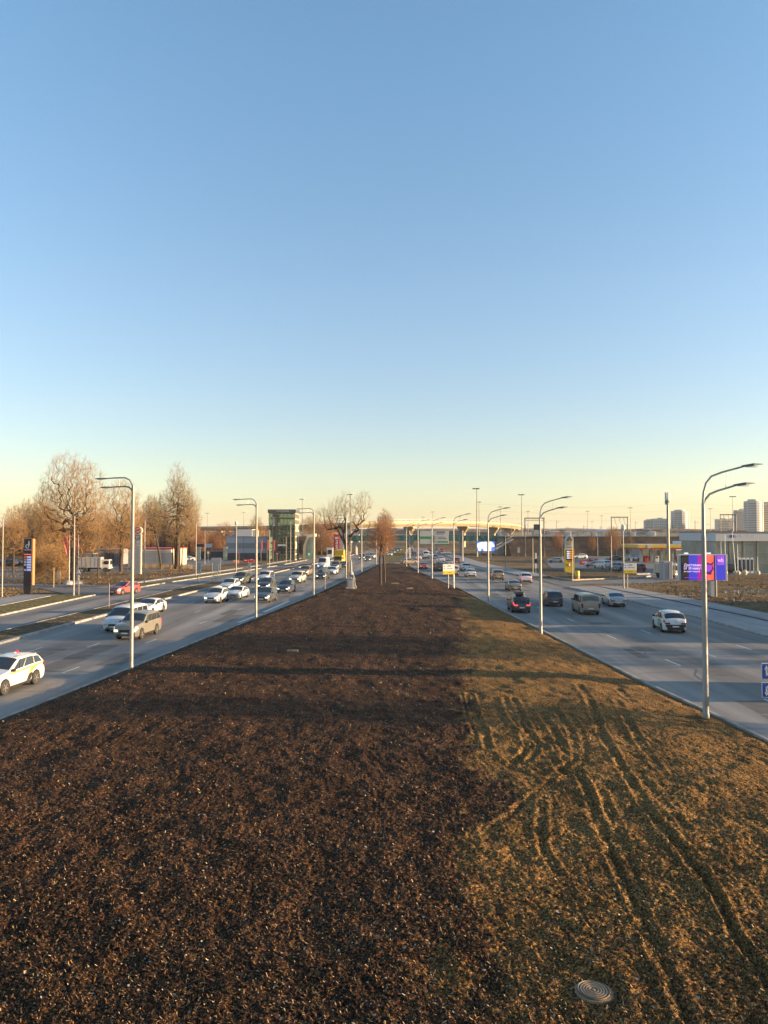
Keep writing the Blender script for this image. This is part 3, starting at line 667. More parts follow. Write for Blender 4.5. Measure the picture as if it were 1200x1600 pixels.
mini_c = Car(5.15, 1.95, 1.95, [(-2.57, 1.1), (-2.53, 1.3), (-2.3, 1.84), (-1.9, 1.93), (.4, 1.92), (.8, 1.84), (1.75, 1.14), (1.85, 1.10), (2.3, .98), (2.5, .86), (2.57, .7)],
             [(-2.57, 1.0), (-2.4, 1.12), (0, 1.10), (1.5, 1.06), (2.2, .92), (2.57, .66)], 3.2, .36, .22, .84, .9, .82)
van_c = Car(4.95, 1.92, 1.98, [(-2.47, 1.1), (-2.45, 1.3), (-2.36, 1.86), (-2.1, 1.95), (.6, 1.95), (.95, 1.88), (1.7, 1.22), (1.8, 1.18), (2.3, 1.04), (2.42, .92), (2.47, .74)],
            [(-2.47, 1.04), (-2.4, 1.14), (0, 1.12), (1.5, 1.1), (2.2, .98), (2.47, .7)], 3.0, .35, .22, .88, .95, .84)
bus_c = Car(5.9, 2.0, 2.6, [(-2.95, 1.3), (-2.93, 1.6), (-2.86, 2.4), (-2.6, 2.57), (.7, 2.57), (1.3, 2.45), (2.05, 1.36), (2.15, 1.3), (2.75, 1.1), (2.9, .95), (2.95, .76)],
            [(-2.95, 1.2), (-2.8, 1.34), (0, 1.32), (1.8, 1.26), (2.5, 1.05), (2.95, .72)], 3.6, .36, .24, .88, .95, .84)
K = {}
K['sedan'] = make_vehicle('sedan', sedan_c, 'x', 'car', (-1.72, .95, -1.05, .12), (.98, .32), (-1.66, -1.02), split=(.48,), mirror_z=1.0)
K['crossover'] = make_vehicle('crossover', cross_c, 'x', 'car', (-1.95, .95, -1.62, .05), (.95, .18), (-2.06, -1.68), split=(.28, .62), mirror_z=1.1, roof_rails=True)
K['hatchback'] = make_vehicle('hatchback', hatch_c, 'x', 'car', (-1.6, .92, -1.4, .1), (.92, .22), (-1.84, -1.52), split=(.5,), mirror_z=1.02)
K['suv'] = make_vehicle('suv', suv_c, 'x', 'car', (-2.2, .98, -2.0, .3), (1.0, .4), (-2.38, -2.17), split=(.27, .62), mirror_z=1.22, roof_rails=True)
K['minivan'] = make_vehicle('minivan', mini_c, 'x', 'car', (-2.2, 1.5, -2.1, .7), (1.66, .88), (-2.49, -2.32), split=(.33, .68), mirror_z=1.15, rear_tall=True)
K['van'] = make_vehicle('van', van_c, 'x', 'van', (-2.2, 1.5, -2.15, .85), (1.62, 1.0), (-2.44, -2.375), split=(.36, .7), mirror_z=1.25, rear_tall=True)
K['delivery_van'] = make_vehicle('delivery_van', bus_c, 'x', 'van', (.6, 1.8, .7, 1.2), (2.0, 1.35), (-2.92, -2.87), split=(), mirror_z=1.45, rear_tall=True)
CARS = dict(sedan=sedan_c, crossover=cross_c, hatchback=hatch_c, suv=suv_c, minivan=mini_c, van=van_c, delivery_van=bus_c)
def paint(nm, col, rough=.3, metal=0., dirt=.35): return mat('paint_' + nm, col, rough, metal, var=.03, scale=1, dirt=dirt, coat=.5)
PNT = dict(white=paint('white', (.75, .75, .74)), cream=paint('cream', (.62, .57, .47)), silver=paint('silver', (.42, .43, .43), .35, .5), beige=paint('beige', (.20, .185, .15), .35, .3, .5),
           grey=paint('grey', (.14, .145, .15), .35, .4), dark=paint('dark', (.035, .038, .042), .3, .2, .3), black=paint('black', (.012, .012, .014), .25, 0, .18), navy=paint('navy', (.02, .035, .07), .3, .2, .3),
           green=paint('green', (.06, .075, .06), .35, .3, .4), red=paint('red', (.45, .03, .04)), crimson=paint('crimson', (.55, .02, .09)), orange=paint('orange', (.75, .16, .04)), tan=paint('tan', (.33, .25, .17), .35, .3, .5),
           dusty=paint('dusty', (.30, .26, .2), .6, .1, .8), blue=paint('blue', (.05, .12, .4)), darkred=paint('darkred', (.16, .02, .02)), yellow=paint('yellow', (.75, .45, .02)), slate=paint('slate', (.06, .08, .10), .3, .3, .3))
used = set()
def place(kind, x, y, rz, col, label, group=None, lights=None, cat=None, name=None, z=0.0):
    o = copy_tree(K[kind])
    o.location = (x, y, z); o.rotation_euler = (0, 0, rz); o.name = name or kind
    tag(o, label, cat, group)
    if not group and 'group' in o: del o['group']
    for ch in o.children:
        nm = ch.name.split('.')[0]
        if nm == 'body': ch.material_slots[0].link = 'OBJECT'; ch.material_slots[0].material = PNT[col]
        if nm in ('headlight', 'taillight'):
            ch.material_slots[0].link = 'OBJECT'
            ch.material_slots[0].material = (headon if lights in ('head', 'both') else headm) if nm == 'headlight' else (tailon if lights in ('tail', 'both') else tailm)
    return o
def hdg(tab, y): return math.atan2(float(ex(tab, y + 8) - ex(tab, y - 8)), 16.0)
def oncoming(kind, px, py, col, label, lights='head', tw=0.0, group='cars coming towards the camera', **k):
    p = G(px, py); h = (hdg(LI, p.y) + hdg(LO, p.y)) / 2 + tw; L = CARS[kind].L / 2
    return place(kind, p.x + math.sin(h) * L, p.y + math.cos(h) * L, math.pi - h, col, label, group, lights, **k)
def leaving(kind, px, py, col, label, lights=None, tw=0.0, group='cars driving away from the camera', **k):
    p = G(px, py); h = (hdg(RI, p.y) + hdg(RO, p.y)) / 2 + tw; L = CARS[kind].L / 2
    return place(kind, p.x + math.sin(h) * L, p.y + math.cos(h) * L, -h, col, label, group, lights, **k)
# -- coming towards us
# the nearest taxi is placed by its wheels
tx = place('crossover', -19.15, 37.75, math.pi - 0.10, 'white', 'white taxi crossover with yellow side stripe and red roof light, nearest car at left edge', 'cars coming towards the camera', name='taxi', cat='car')
c = cross_c
sb = MB(); c.patch(-2.1, 2.0, -2.1, 1.8, 2.68, 2.92, 1, 14, 1, .013, 0, sb); c.patch(-2.1, 2.0, -2.1, 1.8, 2.68, 2.92, -1, 14, 1, .013, 0, sb)
c.patch(-1.15, -.62, -1.7, -.75, 1.9, 2.6, 1, 4, 3, .012, 0, sb); c.patch(-1.15, -.62, -1.7, -.75, 1.9, 2.6, -1, 4, 3, .012, 0, sb)
sb.build('yellow_stripe', yellowp, tx)
for sd_ in (-1, 1): c.patch(-.92, -.35, -.85, -.62, 0.6, 1.9, sd_, 3, 3, .014).build('black_decal', black, tx)
MB().lathe((0, 0, 0), [(.08, 0), (.09, .06), (.05, .12), (.01, .13)], 12).build('roof_light', mat('taxi_lamp', (.7, .02, .03), .3, emit=(1, .02, .05), es=.08), tx, True, (0, -.95, 1.68))
MB().box((0, 0, 0), (.18, .3, .05), 0, 0, .015).build('roof_plinth', whitep, tx, False, (.05, -.9, 1.70))
oncoming('minivan', 176, 988.5, 'white', 'white minivan beside the beige off roader, nearest pair behind the taxi', None, .02)
oncoming('suv', 194, 1001.5, 'beige', 'dusty beige off roader with dark bumper passing the first left lamp post', 'both', .02)
o = oncoming('sedan', 219, 962, 'white', 'white taxi sedan with black mark on rear door behind the minivan', None, .03)
for sd_ in (-1, 1): sedan_c.patch(-1.2, -.8, -1.5, -.9, 0.9, 2.6, sd_, 3, 3, .012).build('black_decal', black, o)
oncoming('crossover', 329, 943.5, 'white', 'white crossover with headlights on, leftmost of the three white cars', 'head', .02)
oncoming('sedan', 363, 937, 'white', 'white sedan with black grille in front of another white car', None, .02)
oncoming('crossover', 352, 924.5, 'white', 'white crossover tucked behind the white sedan with black grille', 'head', .02)
oncoming('suv', 370.5, 913.5, 'green', 'dark olive off roader with bright headlights in the outermost lane', 'head', .02)
oncoming('crossover', 408, 942.5, 'slate', 'dark slate crossover half behind the second left lamp post', 'head', .02)
oncoming('crossover', 411, 922.5, 'dark', 'dark crossover following close behind a slate one near second lamp post', 'head', .02)
oncoming('suv', 409, 911.5, 'white', 'white off roader seen over the roof of the dark crossover', 'head', .02)
oncoming('crossover', 441.5, 927.5, 'navy', 'dark blue crossover alone on the inner lane with headlights on', 'head', .02)
oncoming('suv', 460, 912, 'cream', 'cream white off roader, its sunlit side glowing, ahead of a tan one', 'head', .02)
oncoming('suv', 474, 900.5, 'tan', 'tan off roader with one headlight glowing behind the cream one', 'head', .02)
oncoming('crossover', 501, 906, 'dark', 'dark crossover with bright headlights behind the third left lamp post', 'head', .02)
oncoming('sedan', 517, 898, 'white', 'white sedan just ahead of the grey car near the yellow truck', 'head', .02)
oncoming('suv', 522, 891, 'grey', 'grey off roader directly behind a white sedan near the yellow truck', 'head', .02)
oncoming('delivery_van', 502, 889, 'white', 'tall white delivery van driving beside the yellow truck', 'head', .02)
oncoming('sedan', 536, 887, 'black', 'black sedan with headlights on beneath the yellow truck, by the bare tree', 'head', .02)
oncoming('sedan', 574, 877, 'grey', 'grey sedan with headlights on right of the stone monument', 'head', .02)
oncoming('crossover', 565, 874.5, 'dark', 'dark crossover far off, just left of a lamp post beyond monument', 'head', .02)
oncoming('suv', 581, 873.5, 'cream', 'cream off roader far off, nearest the russet twin tree trunks', 'head', .02)
oncoming('sedan', 609, 869, 'white', 'white sedan with glaring headlights right of the twin tree trunks', 'head', .02)
oncoming('hatchback', 596, 869.5, 'tan', 'tiny tan hatchback glimpsed between the twin tree trunks', 'head', .02)
for i, (px_, py_, cl_, lb) in enumerate(((614, 865, 'grey', 'far grey sedan with greenish headlights under the green rail bridge'), (619, 862, 'dark', 'far dark car with headlights on, middle of the queue under the rail bridge'),
                                       (624, 861, 'navy', 'farthest dark car with headlights on under the green rail bridge'))):
    oncoming('sedan', px_, py_, cl_, lb, 'head')
# red and orange taxi on the frontage road
p = G(173, 930.5); o = place('crossover', p.x + 1.0, p.y + 2.1, math.pi - .35, 'red', 'orange and red taxi with dark hood on the frontage road', None, None, name='taxi')
sb = MB(); cross_c.patch(-1.9, -.2, -1.8, .5, 0.8, 2.5, 1, 5, 2, .012, 0, sb); sb.build('orange_panel', orangep, o)
sb = MB(); cross_c.screen(1.2, 2.15, 4.4, .01).v; sb = cross_c.screen(1.2, 2.15, 4.4, .01); sb.build('dark_hood', PNT['dark'], o)
# -- driving away
o = leaving('crossover', 816, 958.5, 'black', 'black estate car with roof box and red tail lights on the inner lane', 'tail', .06)
MB().box((0, -.3, 1.86), (.85, 1.9, .34), 0, 0, .12).build('roof_box', black, o)
leaving('crossover', 868, 948.5, 'dark', 'dark grey crossover between the black estate and the beige van', None, .08)
leaving('van', 923.5, 961.5, 'dusty', 'dusty beige passenger van with twin rear windows in the middle lane', None, .08)
leaving('sedan', 967, 949, 'silver', 'silver sedan driving along the right kerb ahead of the white crossover', None, .10)
o = leaving('crossover', 1056, 990.5, 'white', 'white crossover with green ring on rear door, nearest car on right road', None, .14)
sb = MB()
for k in range(14):
    a = k * math.pi / 7; 
    for sd_ in (-1, 1):
        pa = [cross_c.pt(-.8 + math.cos(a + q) * r, 1.9 + math.sin(a + q) * r * 2.4, sd_, .02) for q, r in ((0, .42), (math.pi / 7, .42), (math.pi / 7, .22), (0, .22))]
        sb.add(pa if sd_ > 0 else pa[::-1], [(0, 1, 2, 3)])
sb.build('green_ring', greenp, o)
MB().box((0, -2.27, .62), (1.5, .03, .2)).build('rear_diffuser', black, o)
leaving('suv', 779.5, 907.5, 'tan', 'tan off roader, outermost of the trio behind the first dashes', None, .06)
leaving('crossover', 823, 911.8, 'white', 'white crossover with red lamps beside the right pavement', 'tail', .1)
leaving('sedan', 806, 924.5, 'beige', 'beige sedan alone between a tan off roader and the black estate', None, .08)
leaving('sedan', 737, 902.3, 'white', 'white sedan next right of the yellow and white road sign', None, .05)
leaving('crossover', 729, 892.5, 'white', 'white crossover just beyond a white sedan right of the road sign', None, .05)
leaving('van', 709.5, 900, 'cream', 'cream van half hidden behind the yellow and white road sign', None, .04)
leaving('van', 687, 893, 'dark', 'dark van left of the yellow and white road sign', None, .02)
leaving('sedan', 662.5, 889.5, 'darkred', 'dark red sedan with glowing brake lights on the inner lane', 'tail', .02)
leaving('sedan', 702, 883.5, 'silver', 'silver sedan just above the yellow and white road sign', None, .02)
leaving('crossover', 714, 881, 'darkred', 'dark red crossover passing right of the lamp post at road sign', None, .02)
leaving('sedan', 690, 878.3, 'white', 'white sedan far off below the grey overhead direction sign', None)
leaving('hatchback', 679, 879.8, 'silver', 'silver hatchback beside a lamp post below the overhead sign', None)
leaving('hatchback', 681.5, 873.8, 'blue', 'dark blue hatchback far off ahead of a silver one', None)
leaving('delivery_van', 666, 873.3, 'white', 'tall white delivery van seen from behind below overhead sign', None)
leaving('sedan', 674.5, 871, 'white', 'small white sedan right of the tall white delivery van', None)
leaving('sedan', 654, 875, 'white', 'white sedan with pinkish rear at the far median opening', 'tail')
p = G(640, 882.5); place('crossover', p.x, p.y + 2, math.pi + 1.9, 'tan', 'tan crossover turning through the far median opening', None, None)
leaving('sedan', 647.5, 868.5, 'navy', 'far navy sedan between lamp posts beyond the median opening', None)
leaving('crossover', 690.5, 863, 'darkred', 'far dark red car under the bridge, right of an orange pillar', 'tail')
leaving('sedan', 671, 861, 'darkred', 'far dark car with red lamps ahead of the white delivery van', 'tail')
leaving('sedan', 683, 860.5, 'grey', 'farthest grey sedan beneath the overhead direction sign', None)
# yellow truck
def box_truck(name, label, loc, rz, cabm, boxm, Lb=6.0, H=3.2, cat='truck'):
    t = thing(name, label, cat, loc, rz)
    MB().box((0, Lb / 2 - .1, 1.55), (2.2, 1.9, 2.1), 0, 0, .18).build('cab', cabm, t)
    MB().box((0, Lb / 2 + .86, 1.95), (1.95, .03, .85)).build('windshield', glassd, t)
    for s_ in (-1, 1):
        MB().box((s_ * 1.11, Lb / 2 + .1, 1.95), (.03, .9, .7)).build('side_window', glassd, t)
        MB().box((s_ * .8, Lb / 2 + .87, .85), (.35, .04, .2)).build('headlight', headon, t)
        MB().box((s_ * 1.3, Lb / 2 + .7, 2.0), (.12, .1, .5)).build('mirror', black, t)
    MB().box((0, Lb / 2 + .87, .6), (2.1, .08, .3)).build('bumper', black, t)
    MB().box((0, -.9, .9 + (H - .9) / 2), (2.4, Lb, H - .9), 0, 0, .06).build('cargo_box', boxm, t)
    b = MB()
    for k in range(5): b.box((1.21, -.9 - Lb / 2 + .6 + k * Lb / 5, 2.0), (.04, .05, H - 1.1)); b.box((-1.21, -.9 - Lb / 2 + .6 + k * Lb / 5, 2.0), (.04, .05, H - 1.1))
    b.build('box_rib', galv, t)
    MB().box((0, -.3, .72), (.9, Lb + 2, .22)).build('chassis', black, t)
    for y in (Lb / 2, -Lb / 2 + .3):
        for s_ in (-1, 1): MB().cyl((s_ * .85, y, .48), (s_ * 1.15, y, .48), .48, None, 18).build('wheel', tyrem, t)
    return t
p = G(529, 884.5)
box_truck('yellow_truck', 'bright yellow box truck in the outer lane left of the bare tree', (p.x + .3, p.y + 3.5, 0), math.pi - .1, PNT['yellow'], yellowp, 6.2, 3.9)
p = G(150, 893.5); t = box_truck('parked_truck', 'pale truck with grey ribbed box parked behind the flags', (p.x, p.y, 0), -1.45, PNT['cream'], greyp, 4.4, 3.1)
# parked and waiting cars: kind, px, py, heading, paint, label
for kd, px_, py_, rz, cl_, lb, li in (
    ('sedan', 870, 879.5, 1.5, 'silver', 'silver sedan parked left of the tall yellow price sign', None),
    ('crossover', 908, 873.5, 1.75, 'white', 'white crossover with one glaring headlight right of the yellow price sign', 'head'),
    ('hatchback', 930, 886.5, 1.4, 'silver', 'silver hatchback parked nose out beside the white minibus', None),
    ('minivan', 944, 888.5, .25, 'white', 'white minibus with dark rear windows in the forecourt row', None),
    ('sedan', 966, 890, 2.4, 'navy', 'dark blue sedan parked behind the bare pole in forecourt', None),
    ('crossover', 971.5, 892, 2.4, 'grey', 'grey crossover parked closest to the white and yellow board', None),
    ('crossover', 999, 893.5, 2.2, 'darkred', 'dark red crossover peeking out behind the white and yellow board', 'tail'),
    ('sedan', 963, 875.5, 1.6, 'tan', 'tan sedan far back by the dark embankment', None),
    ('sedan', 986.5, 874.5, 0.1, 'white', 'white sedan left of the filling station canopy', None),
    ('crossover', 1001, 876.5, .3, 'white', 'white crossover queueing at the canopy left end', None),
    ('hatchback', 1009, 877, 1.2, 'red', 'red hatchback with brake lights at the canopy left end', 'tail'),
    ('sedan', 1086, 877, 1.4, 'dusty', 'dusty car under the canopy behind the large advertising board', None),
    ('suv', 1143, 896.5, 1.3, 'black', 'black off roader parked before the glass showroom', None),
    ('hatchback', 1188, 895, 1.57, 'crimson', 'bright crimson car at the right edge before the showroom', None),
    ('sedan', 1170, 890, 1.57, 'dark', 'dark sedan behind a crimson car at the showroom doors', None),
    ('sedan', 1195, 889, 1.3, 'grey', 'grey sedan at right edge behind the crimson car', None),
    ('crossover', 8, 885, 1.5, 'navy', 'dark blue crossover parked beyond the thin pole at far left', None),
    ('sedan', 20, 884, 1.5, 'grey', 'grey sedan parked just left of the tall navy price sign', None),
    ('sedan', -6, 884, 1.5, 'silver', 'silver sedan at the extreme left edge car park', None),
    ('sedan', 291, 877, 1.9, 'white', 'white sedan parked right of the big bare poplar', None),
    ('crossover', 297, 874, 1.2, 'darkred', 'dark red car behind the white sedan by the poplar', None),
    ('sedan', 330, 869, 1.5, 'dark', 'dark car beside the white gate pillar', None)):
    p = G(px_, py_); place(kd, p.x, p.y + 1.5, rz, cl_, lb, 'parked cars', li)
p = G(1056.5, 905); box_truck('yellow_kiosk_truck', 'cream and yellow van parked left of the large advertising board', (p.x, p.y + 3, 0), math.pi + .3, PNT['cream'], cream, 4, 2.6, 'van')
# unseen vans added on the right pavement so their shade crosses the road
place('delivery_van', 35.0, 26.3, 0.02, 'white', 'unseen white delivery van added on the right pavement for its shade', None, None)
place('delivery_van', 35.2, 19.5, 0.02, 'silver', 'unseen silver delivery van added behind the white one for its shade', None, None)

# ------------------------------------------------------------ street lamps
def lamp_left(h=10.9):
    t = thing('street_lamp', 'x', 'street lamp')
    MB().lathe((0, 0, 0), [(.13, 0), (.13, .25), (.11, .3), (.085, h * .96)], 12).build('pole', galv, t, True)
    up = [(0, 0, h * .93), (-.04, 0, h * .965), (-.2, 0, h * .988), (-.45, 0, h), (-1.0, 0, h - .01), (-1.55, 0, h - .05)]
    lo = [(0, 0, h * .905), (-.06, 0, h * .935), (-.22, 0, h * .95), (-.5, 0, h * .955), (-.9, 0, h * .953), (-1.25, 0, h * .95)]
    for q in (up, lo):
        MB().tube(q, [.055, .05, .045, .042, .04, .035], 8).build('arm', greensteel, t, True)
        e = q[-1]; hb = MB(); x, z = e[0], e[2]
        hb.add([(x + .1, -.05, z - .03), (x + .1, .05, z - .03), (x - .35, .12, z - .05), (x - .35, -.12, z - .05), (x - .62, .03, z - .03), (x - .62, -.03, z - .03),
                (x + .1, -.05, z + .04), (x + .1, .05, z + .04), (x - .35, .10, z + .04), (x - .35, -.10, z + .04), (x - .62, .03, z), (x - .62, -.03, z)],
               [(0, 1, 2, 3), (3, 2, 4, 5), (6, 9, 8, 7), (9, 11, 10, 8), (0, 3, 9, 6), (3, 5, 11, 9), (1, 7, 8, 2), (2, 8, 10, 4), (0, 6, 7, 1), (5, 4, 10, 11)])
        ho = hb.build('lamp_head', lampm, t); MB().box((x - .3, 0, z - .055), (.4, .16, .02)).build('lens', lensm, ho)
    MB().cyl((-.8, 0, h * .953), (-.8, 0, h), .022, None, 6).build('brace', greensteel, t)
    MB().box((0, -.1, .7), (.12, .06, .35)).build('service_hatch', galv, t)
    return t
def lamp_right(h=10.0):
    t = thing('street_lamp', 'x', 'street lamp')
    MB().lathe((0, 0, 0), [(.15, 0), (.15, .25), (.125, .3), (.09, h * .76)], 12).build('pole', galv, t, True)
    MB().lathe((0, 0, h * .76), [(.08, 0), (.065, h * .14)], 10).build('pole_extension', greensteel, t, True)
    up = [(0, 0, h * .9), (.03, 0, h * .945), (.14, 0, h * .985), (.36, 0, h * 1.013), (.8, 0, h * 1.03), (1.35, 0, h * 1.045), (1.75, 0, h * 1.056)]
    lo = [(0, 0, h * .89), (.1, 0, h * .915), (.28, 0, h * .938), (.6, 0, h * .952), (1.0, 0, h * .964), (1.35, 0, h * .975), (1.4, 0, h * .976)]
    for q in (up, lo):
        MB().tube(q, [.06, .055, .05, .045, .042, .04, .035], 8).build('arm', greensteel, t, True)
        e = q[-1]; x, z = e[0], e[2]; hb = MB()
        hb.add([(x - .1, -.05, z - .04), (x - .1, .05, z - .04), (x + .35, .13, z + .0), (x + .35, -.13, z + .0), (x + .78, .03, z + .07), (x + .78, -.03, z + .07),
                (x - .1, -.05, z + .04), (x - .1, .05, z + .04), (x + .35, .11, z + .12), (x + .35, -.11, z + .12), (x + .78, .03, z + .1), (x + .78, -.03, z + .1)],
               [(0, 3, 2, 1), (3, 5, 4, 2), (6, 7, 8, 9), (9, 8, 10, 11), (0, 6, 9, 3), (3, 9, 11, 5), (1, 2, 8, 7), (2, 4, 10, 8), (0, 1, 7, 6), (5, 11, 10, 4)])
        ho = hb.build('lamp_head', lampm, t); MB().box((x + .3, 0, z - .03), (.42, .17, .02)).build('lens', lensm, ho)
    MB().cyl((.95, 0, h * .963), (1.05, 0, h * 1.036), .012, None, 5).build('brace', greensteel, t)
    MB().box((0, -.13, .8), (.13, .06, .4)).build('service_hatch', galv, t)
    return t
ORD = ['nearest', 'second', 'third', 'fourth', 'fifth', 'sixth', 'seventh', 'eighth', 'ninth']
LL = lamp_left(); RLp = lamp_right()
for i, (px_, py_) in enumerate(((205, 1048), (400, 968), (490, 932), (541, 906), (565, 893.5), (588, 882))):
    o = LL if i == 0 else copy_tree(LL); p = G(px_, py_, .12); o.location = p
    tag(o, '%s double armed lamp post on the left edge of the soil median' % ORD[i], None, 'lamp posts on the left edge of the median')
for i, (px_, py_) in enumerate(((1103, 1125), (845, 990), (763, 945), (709, 920), (675, 904), (653, 895.5), (635, 886))):
    o = RLp if i == 0 else copy_tree(RLp); p = G(px_, py_, .1); o.location = p
    tag(o, '%s double armed lamp post on the right edge of the soil median' % ORD[i], None, 'lamp posts on the right edge of the median')
def simple_post(name, px_, pyb, pyt, label, cat='pole', r=.1, group=None, head=None, m=None):
    p = G(px_, pyb); h = P(px_, pyt, p.y).z; t = thing(name, label, cat, p, 0, group)
    MB().lathe((0, 0, 0), [(r, 0), (r * .9, h * .3), (r * .6, h)], 10).build('pole', m or galv, t, True)
    if head == 'lamp':
        MB().tube([(0, 0, h - .3), (.1, 0, h), (.5, 0, h + .25), (1.0, 0, h + .3)], .04, 6).build('arm', greensteel, t, True)
        MB().box((1.25, 0, h + .3), (.6, .22, .1), 0, 0, .03).build('lamp_head', lampm, t)
    if head == 'bulb':
        MB().lathe((0, 0, h - .2), [(.1, 0), (.35, .35), (.3, .8), (.08, 1.05)], 10).build('lamp_head', mat('lamp_globe', (.75, .7, .55), .5), t, True)
    return t, h
simple_post('lamp_post', 115, 932, 806, 'slim lamp post with short arm in front of the red flags', 'street lamp', .11, None, 'lamp')
simple_post('pole', 3, 933, 810, 'plain pole at the far left edge before the brown thicket')
simple_post('lamp_post', 225.5, 912.5, 812, 'slim lamp post right beside the grey restaurant pylon', 'street lamp', .1, None, 'lamp')
simple_post('pole', 306, 900.5, 818, 'plain pale pole right of the big bare poplar')
simple_post('pole', 320, 882, 828, 'thin bare pole between the poplar and the gate pillar', r=.08)
simple_post('lamp_post', 369, 893, 820, 'pole topped with a pale globe before the striped showroom', 'street lamp', .12, None, 'bulb')
simple_post('pole', 421, 886, 828, 'pale pole standing at the striped showroom corner')
simple_post('pole', 454, 879.5, 814, 'pale pole in front of the glass tower')
simple_post('pole', 447, 881, 838, 'short pole left of another before the glass tower', r=.07)
simple_post('pole', 399.5, 880, 835, 'grey pole holding nothing behind second left lamp post', r=.1)
simple_post('pole', 153, 905, 820, 'thin wooden pole among trees behind the parked truck', r=.12, m=bark)
simple_post('lamp_post', 896, 873, 838, 'slim lamp post against the dark embankment left of yellow sign', 'street lamp', .08, None, 'lamp')
simple_post('pole', 894.5, 906.5, 845, 'pale pole right beside the tall yellow price sign', r=.1)
simple_post('pole', 955.5, 904.5, 838, 'pale pole in the verge right of the yellow price sign', r=.1)
simple_post('pole', 934, 876, 838, 'thin pole against the embankment behind the red barriers', r=.08)
simple_post('lamp_post', 790, 889, 838, 'slim grey pole at the pavement right of the blue screen', 'pole', .09)
simple_post('pole', 832.7, 896.5, 841, 'pale pole at the pavement edge left of third lamp arm', r=.09)
simple_post('lamp_post', 974.5, 921, 828, 'pale post topped with a globe beside the white and yellow board', 'street lamp', .11, None, 'bulb')
simple_post('pole', 878.5, 872.5, 836, 'thin pole at the embankment foot behind the price sign', r=.08)
simple_post('pole', 850.5, 869.5, 838, 'dark post at the embankment foot below the overhead frame', r=.08)
p0 = [(472.5, 780, 363), (548, 772.5, 317), (676, 800, 570), (718, 807, 712), (745, 763.5, 258), (748.5, 784.5, 391), (782, 792, 464), (815, 773, 317), (825, 799, 554), (918, 799, 554), (925, 815, 700), (985, 793.5, 475), (1110, 795, 500), (1145, 776, 338), (381, 801, 587), (324, 802, 560), (661, 808, 620), (940, 806, 640)]
lbl = ['just right of the glass tower', 'rising behind the bare forked tree', 'above the flyover near the overhead sign', 'small, above the flyover right of overhead sign', 'tallest of the two above the blue screen', 'lower of the two above the blue screen',
       'left of the flyover bend', 'at the end of the flyover bend', 'short, right of the flyover bend', 'between the yellow price sign and overhead frame', 'short, just right of a taller one behind price sign', 'left of the far round towers', 'seen over the advertising board',
       'above the glass showroom', 'left of the glass tower, far away', 'far away beside the bare poplar', 'faint, above the flyover near russet tree', 'faint, left of the wire frame']
hm = None
for (px_, py_, Yd), lb in zip(p0, lbl):
    q = P(px_, py_, Yd); 
    if hm is None:
        hm = thing('high_mast', 'x', 'mast'); MB().lathe((0, 0, 0), [(.34, 0), (.2, .5), (.12, 1)], 8).build('pole', galv, hm, True)
        hd = MB()
        for k in range(8):
            a = k * math.pi / 4; hd.box((math.cos(a) * 1.1, math.sin(a) * 1.1, 0), (.8, .5, .3), a)
        hd.lathe((0, 0, -.15), [(1.0, 0), (1.0, .12), (.9, .12)], 12); hd.build('lamp_ring', lampm, hm)
        o = hm
    else: o = copy_tree(hm)
    o.location = (q.x, Yd, 0); tag(o, 'high mast light ' + lb, 'mast', 'high mast lights')
    for ch in o.children:
        if ch.name.startswith('pole'): ch.scale = (1, 1, q.z)
        else: ch.location.z = q.z

# ------------------------------------------------------------ trees
def segs_mesh(name, p0, p1, r0, r1, n, m, parent):
    d = p1 - p0; d /= np.linalg.norm(d, axis=1)[:, None] + 1e-9
    a = np.where(np.abs(d[:, 2:3]) > .9, [[1., 0, 0]], [[0, 0, 1.]]); u = np.cross(d, a); u /= np.linalg.norm(u, axis=1)[:, None]; v = np.cross(d, u); N = len(p0)
    th = np.arange(n) * 2 * np.pi / n; off = u[:, None] * np.cos(th)[None, :, None] + v[:, None] * np.sin(th)[None, :, None]
    co = np.concatenate([p0[:, None] + off * r0[:, None, None], p1[:, None] + off * r1[:, None, None]], 1).reshape(-1, 3)
    b_ = np.arange(N)[:, None, None] * 2 * n; k = np.arange(n); q = (b_ + np.stack([k, (k + 1) % n, n + (k + 1) % n, n + k], -1)[None]).reshape(-1, 4)
    o = quad_mesh(name, co, q, m, None, True); o.parent = parent; return o
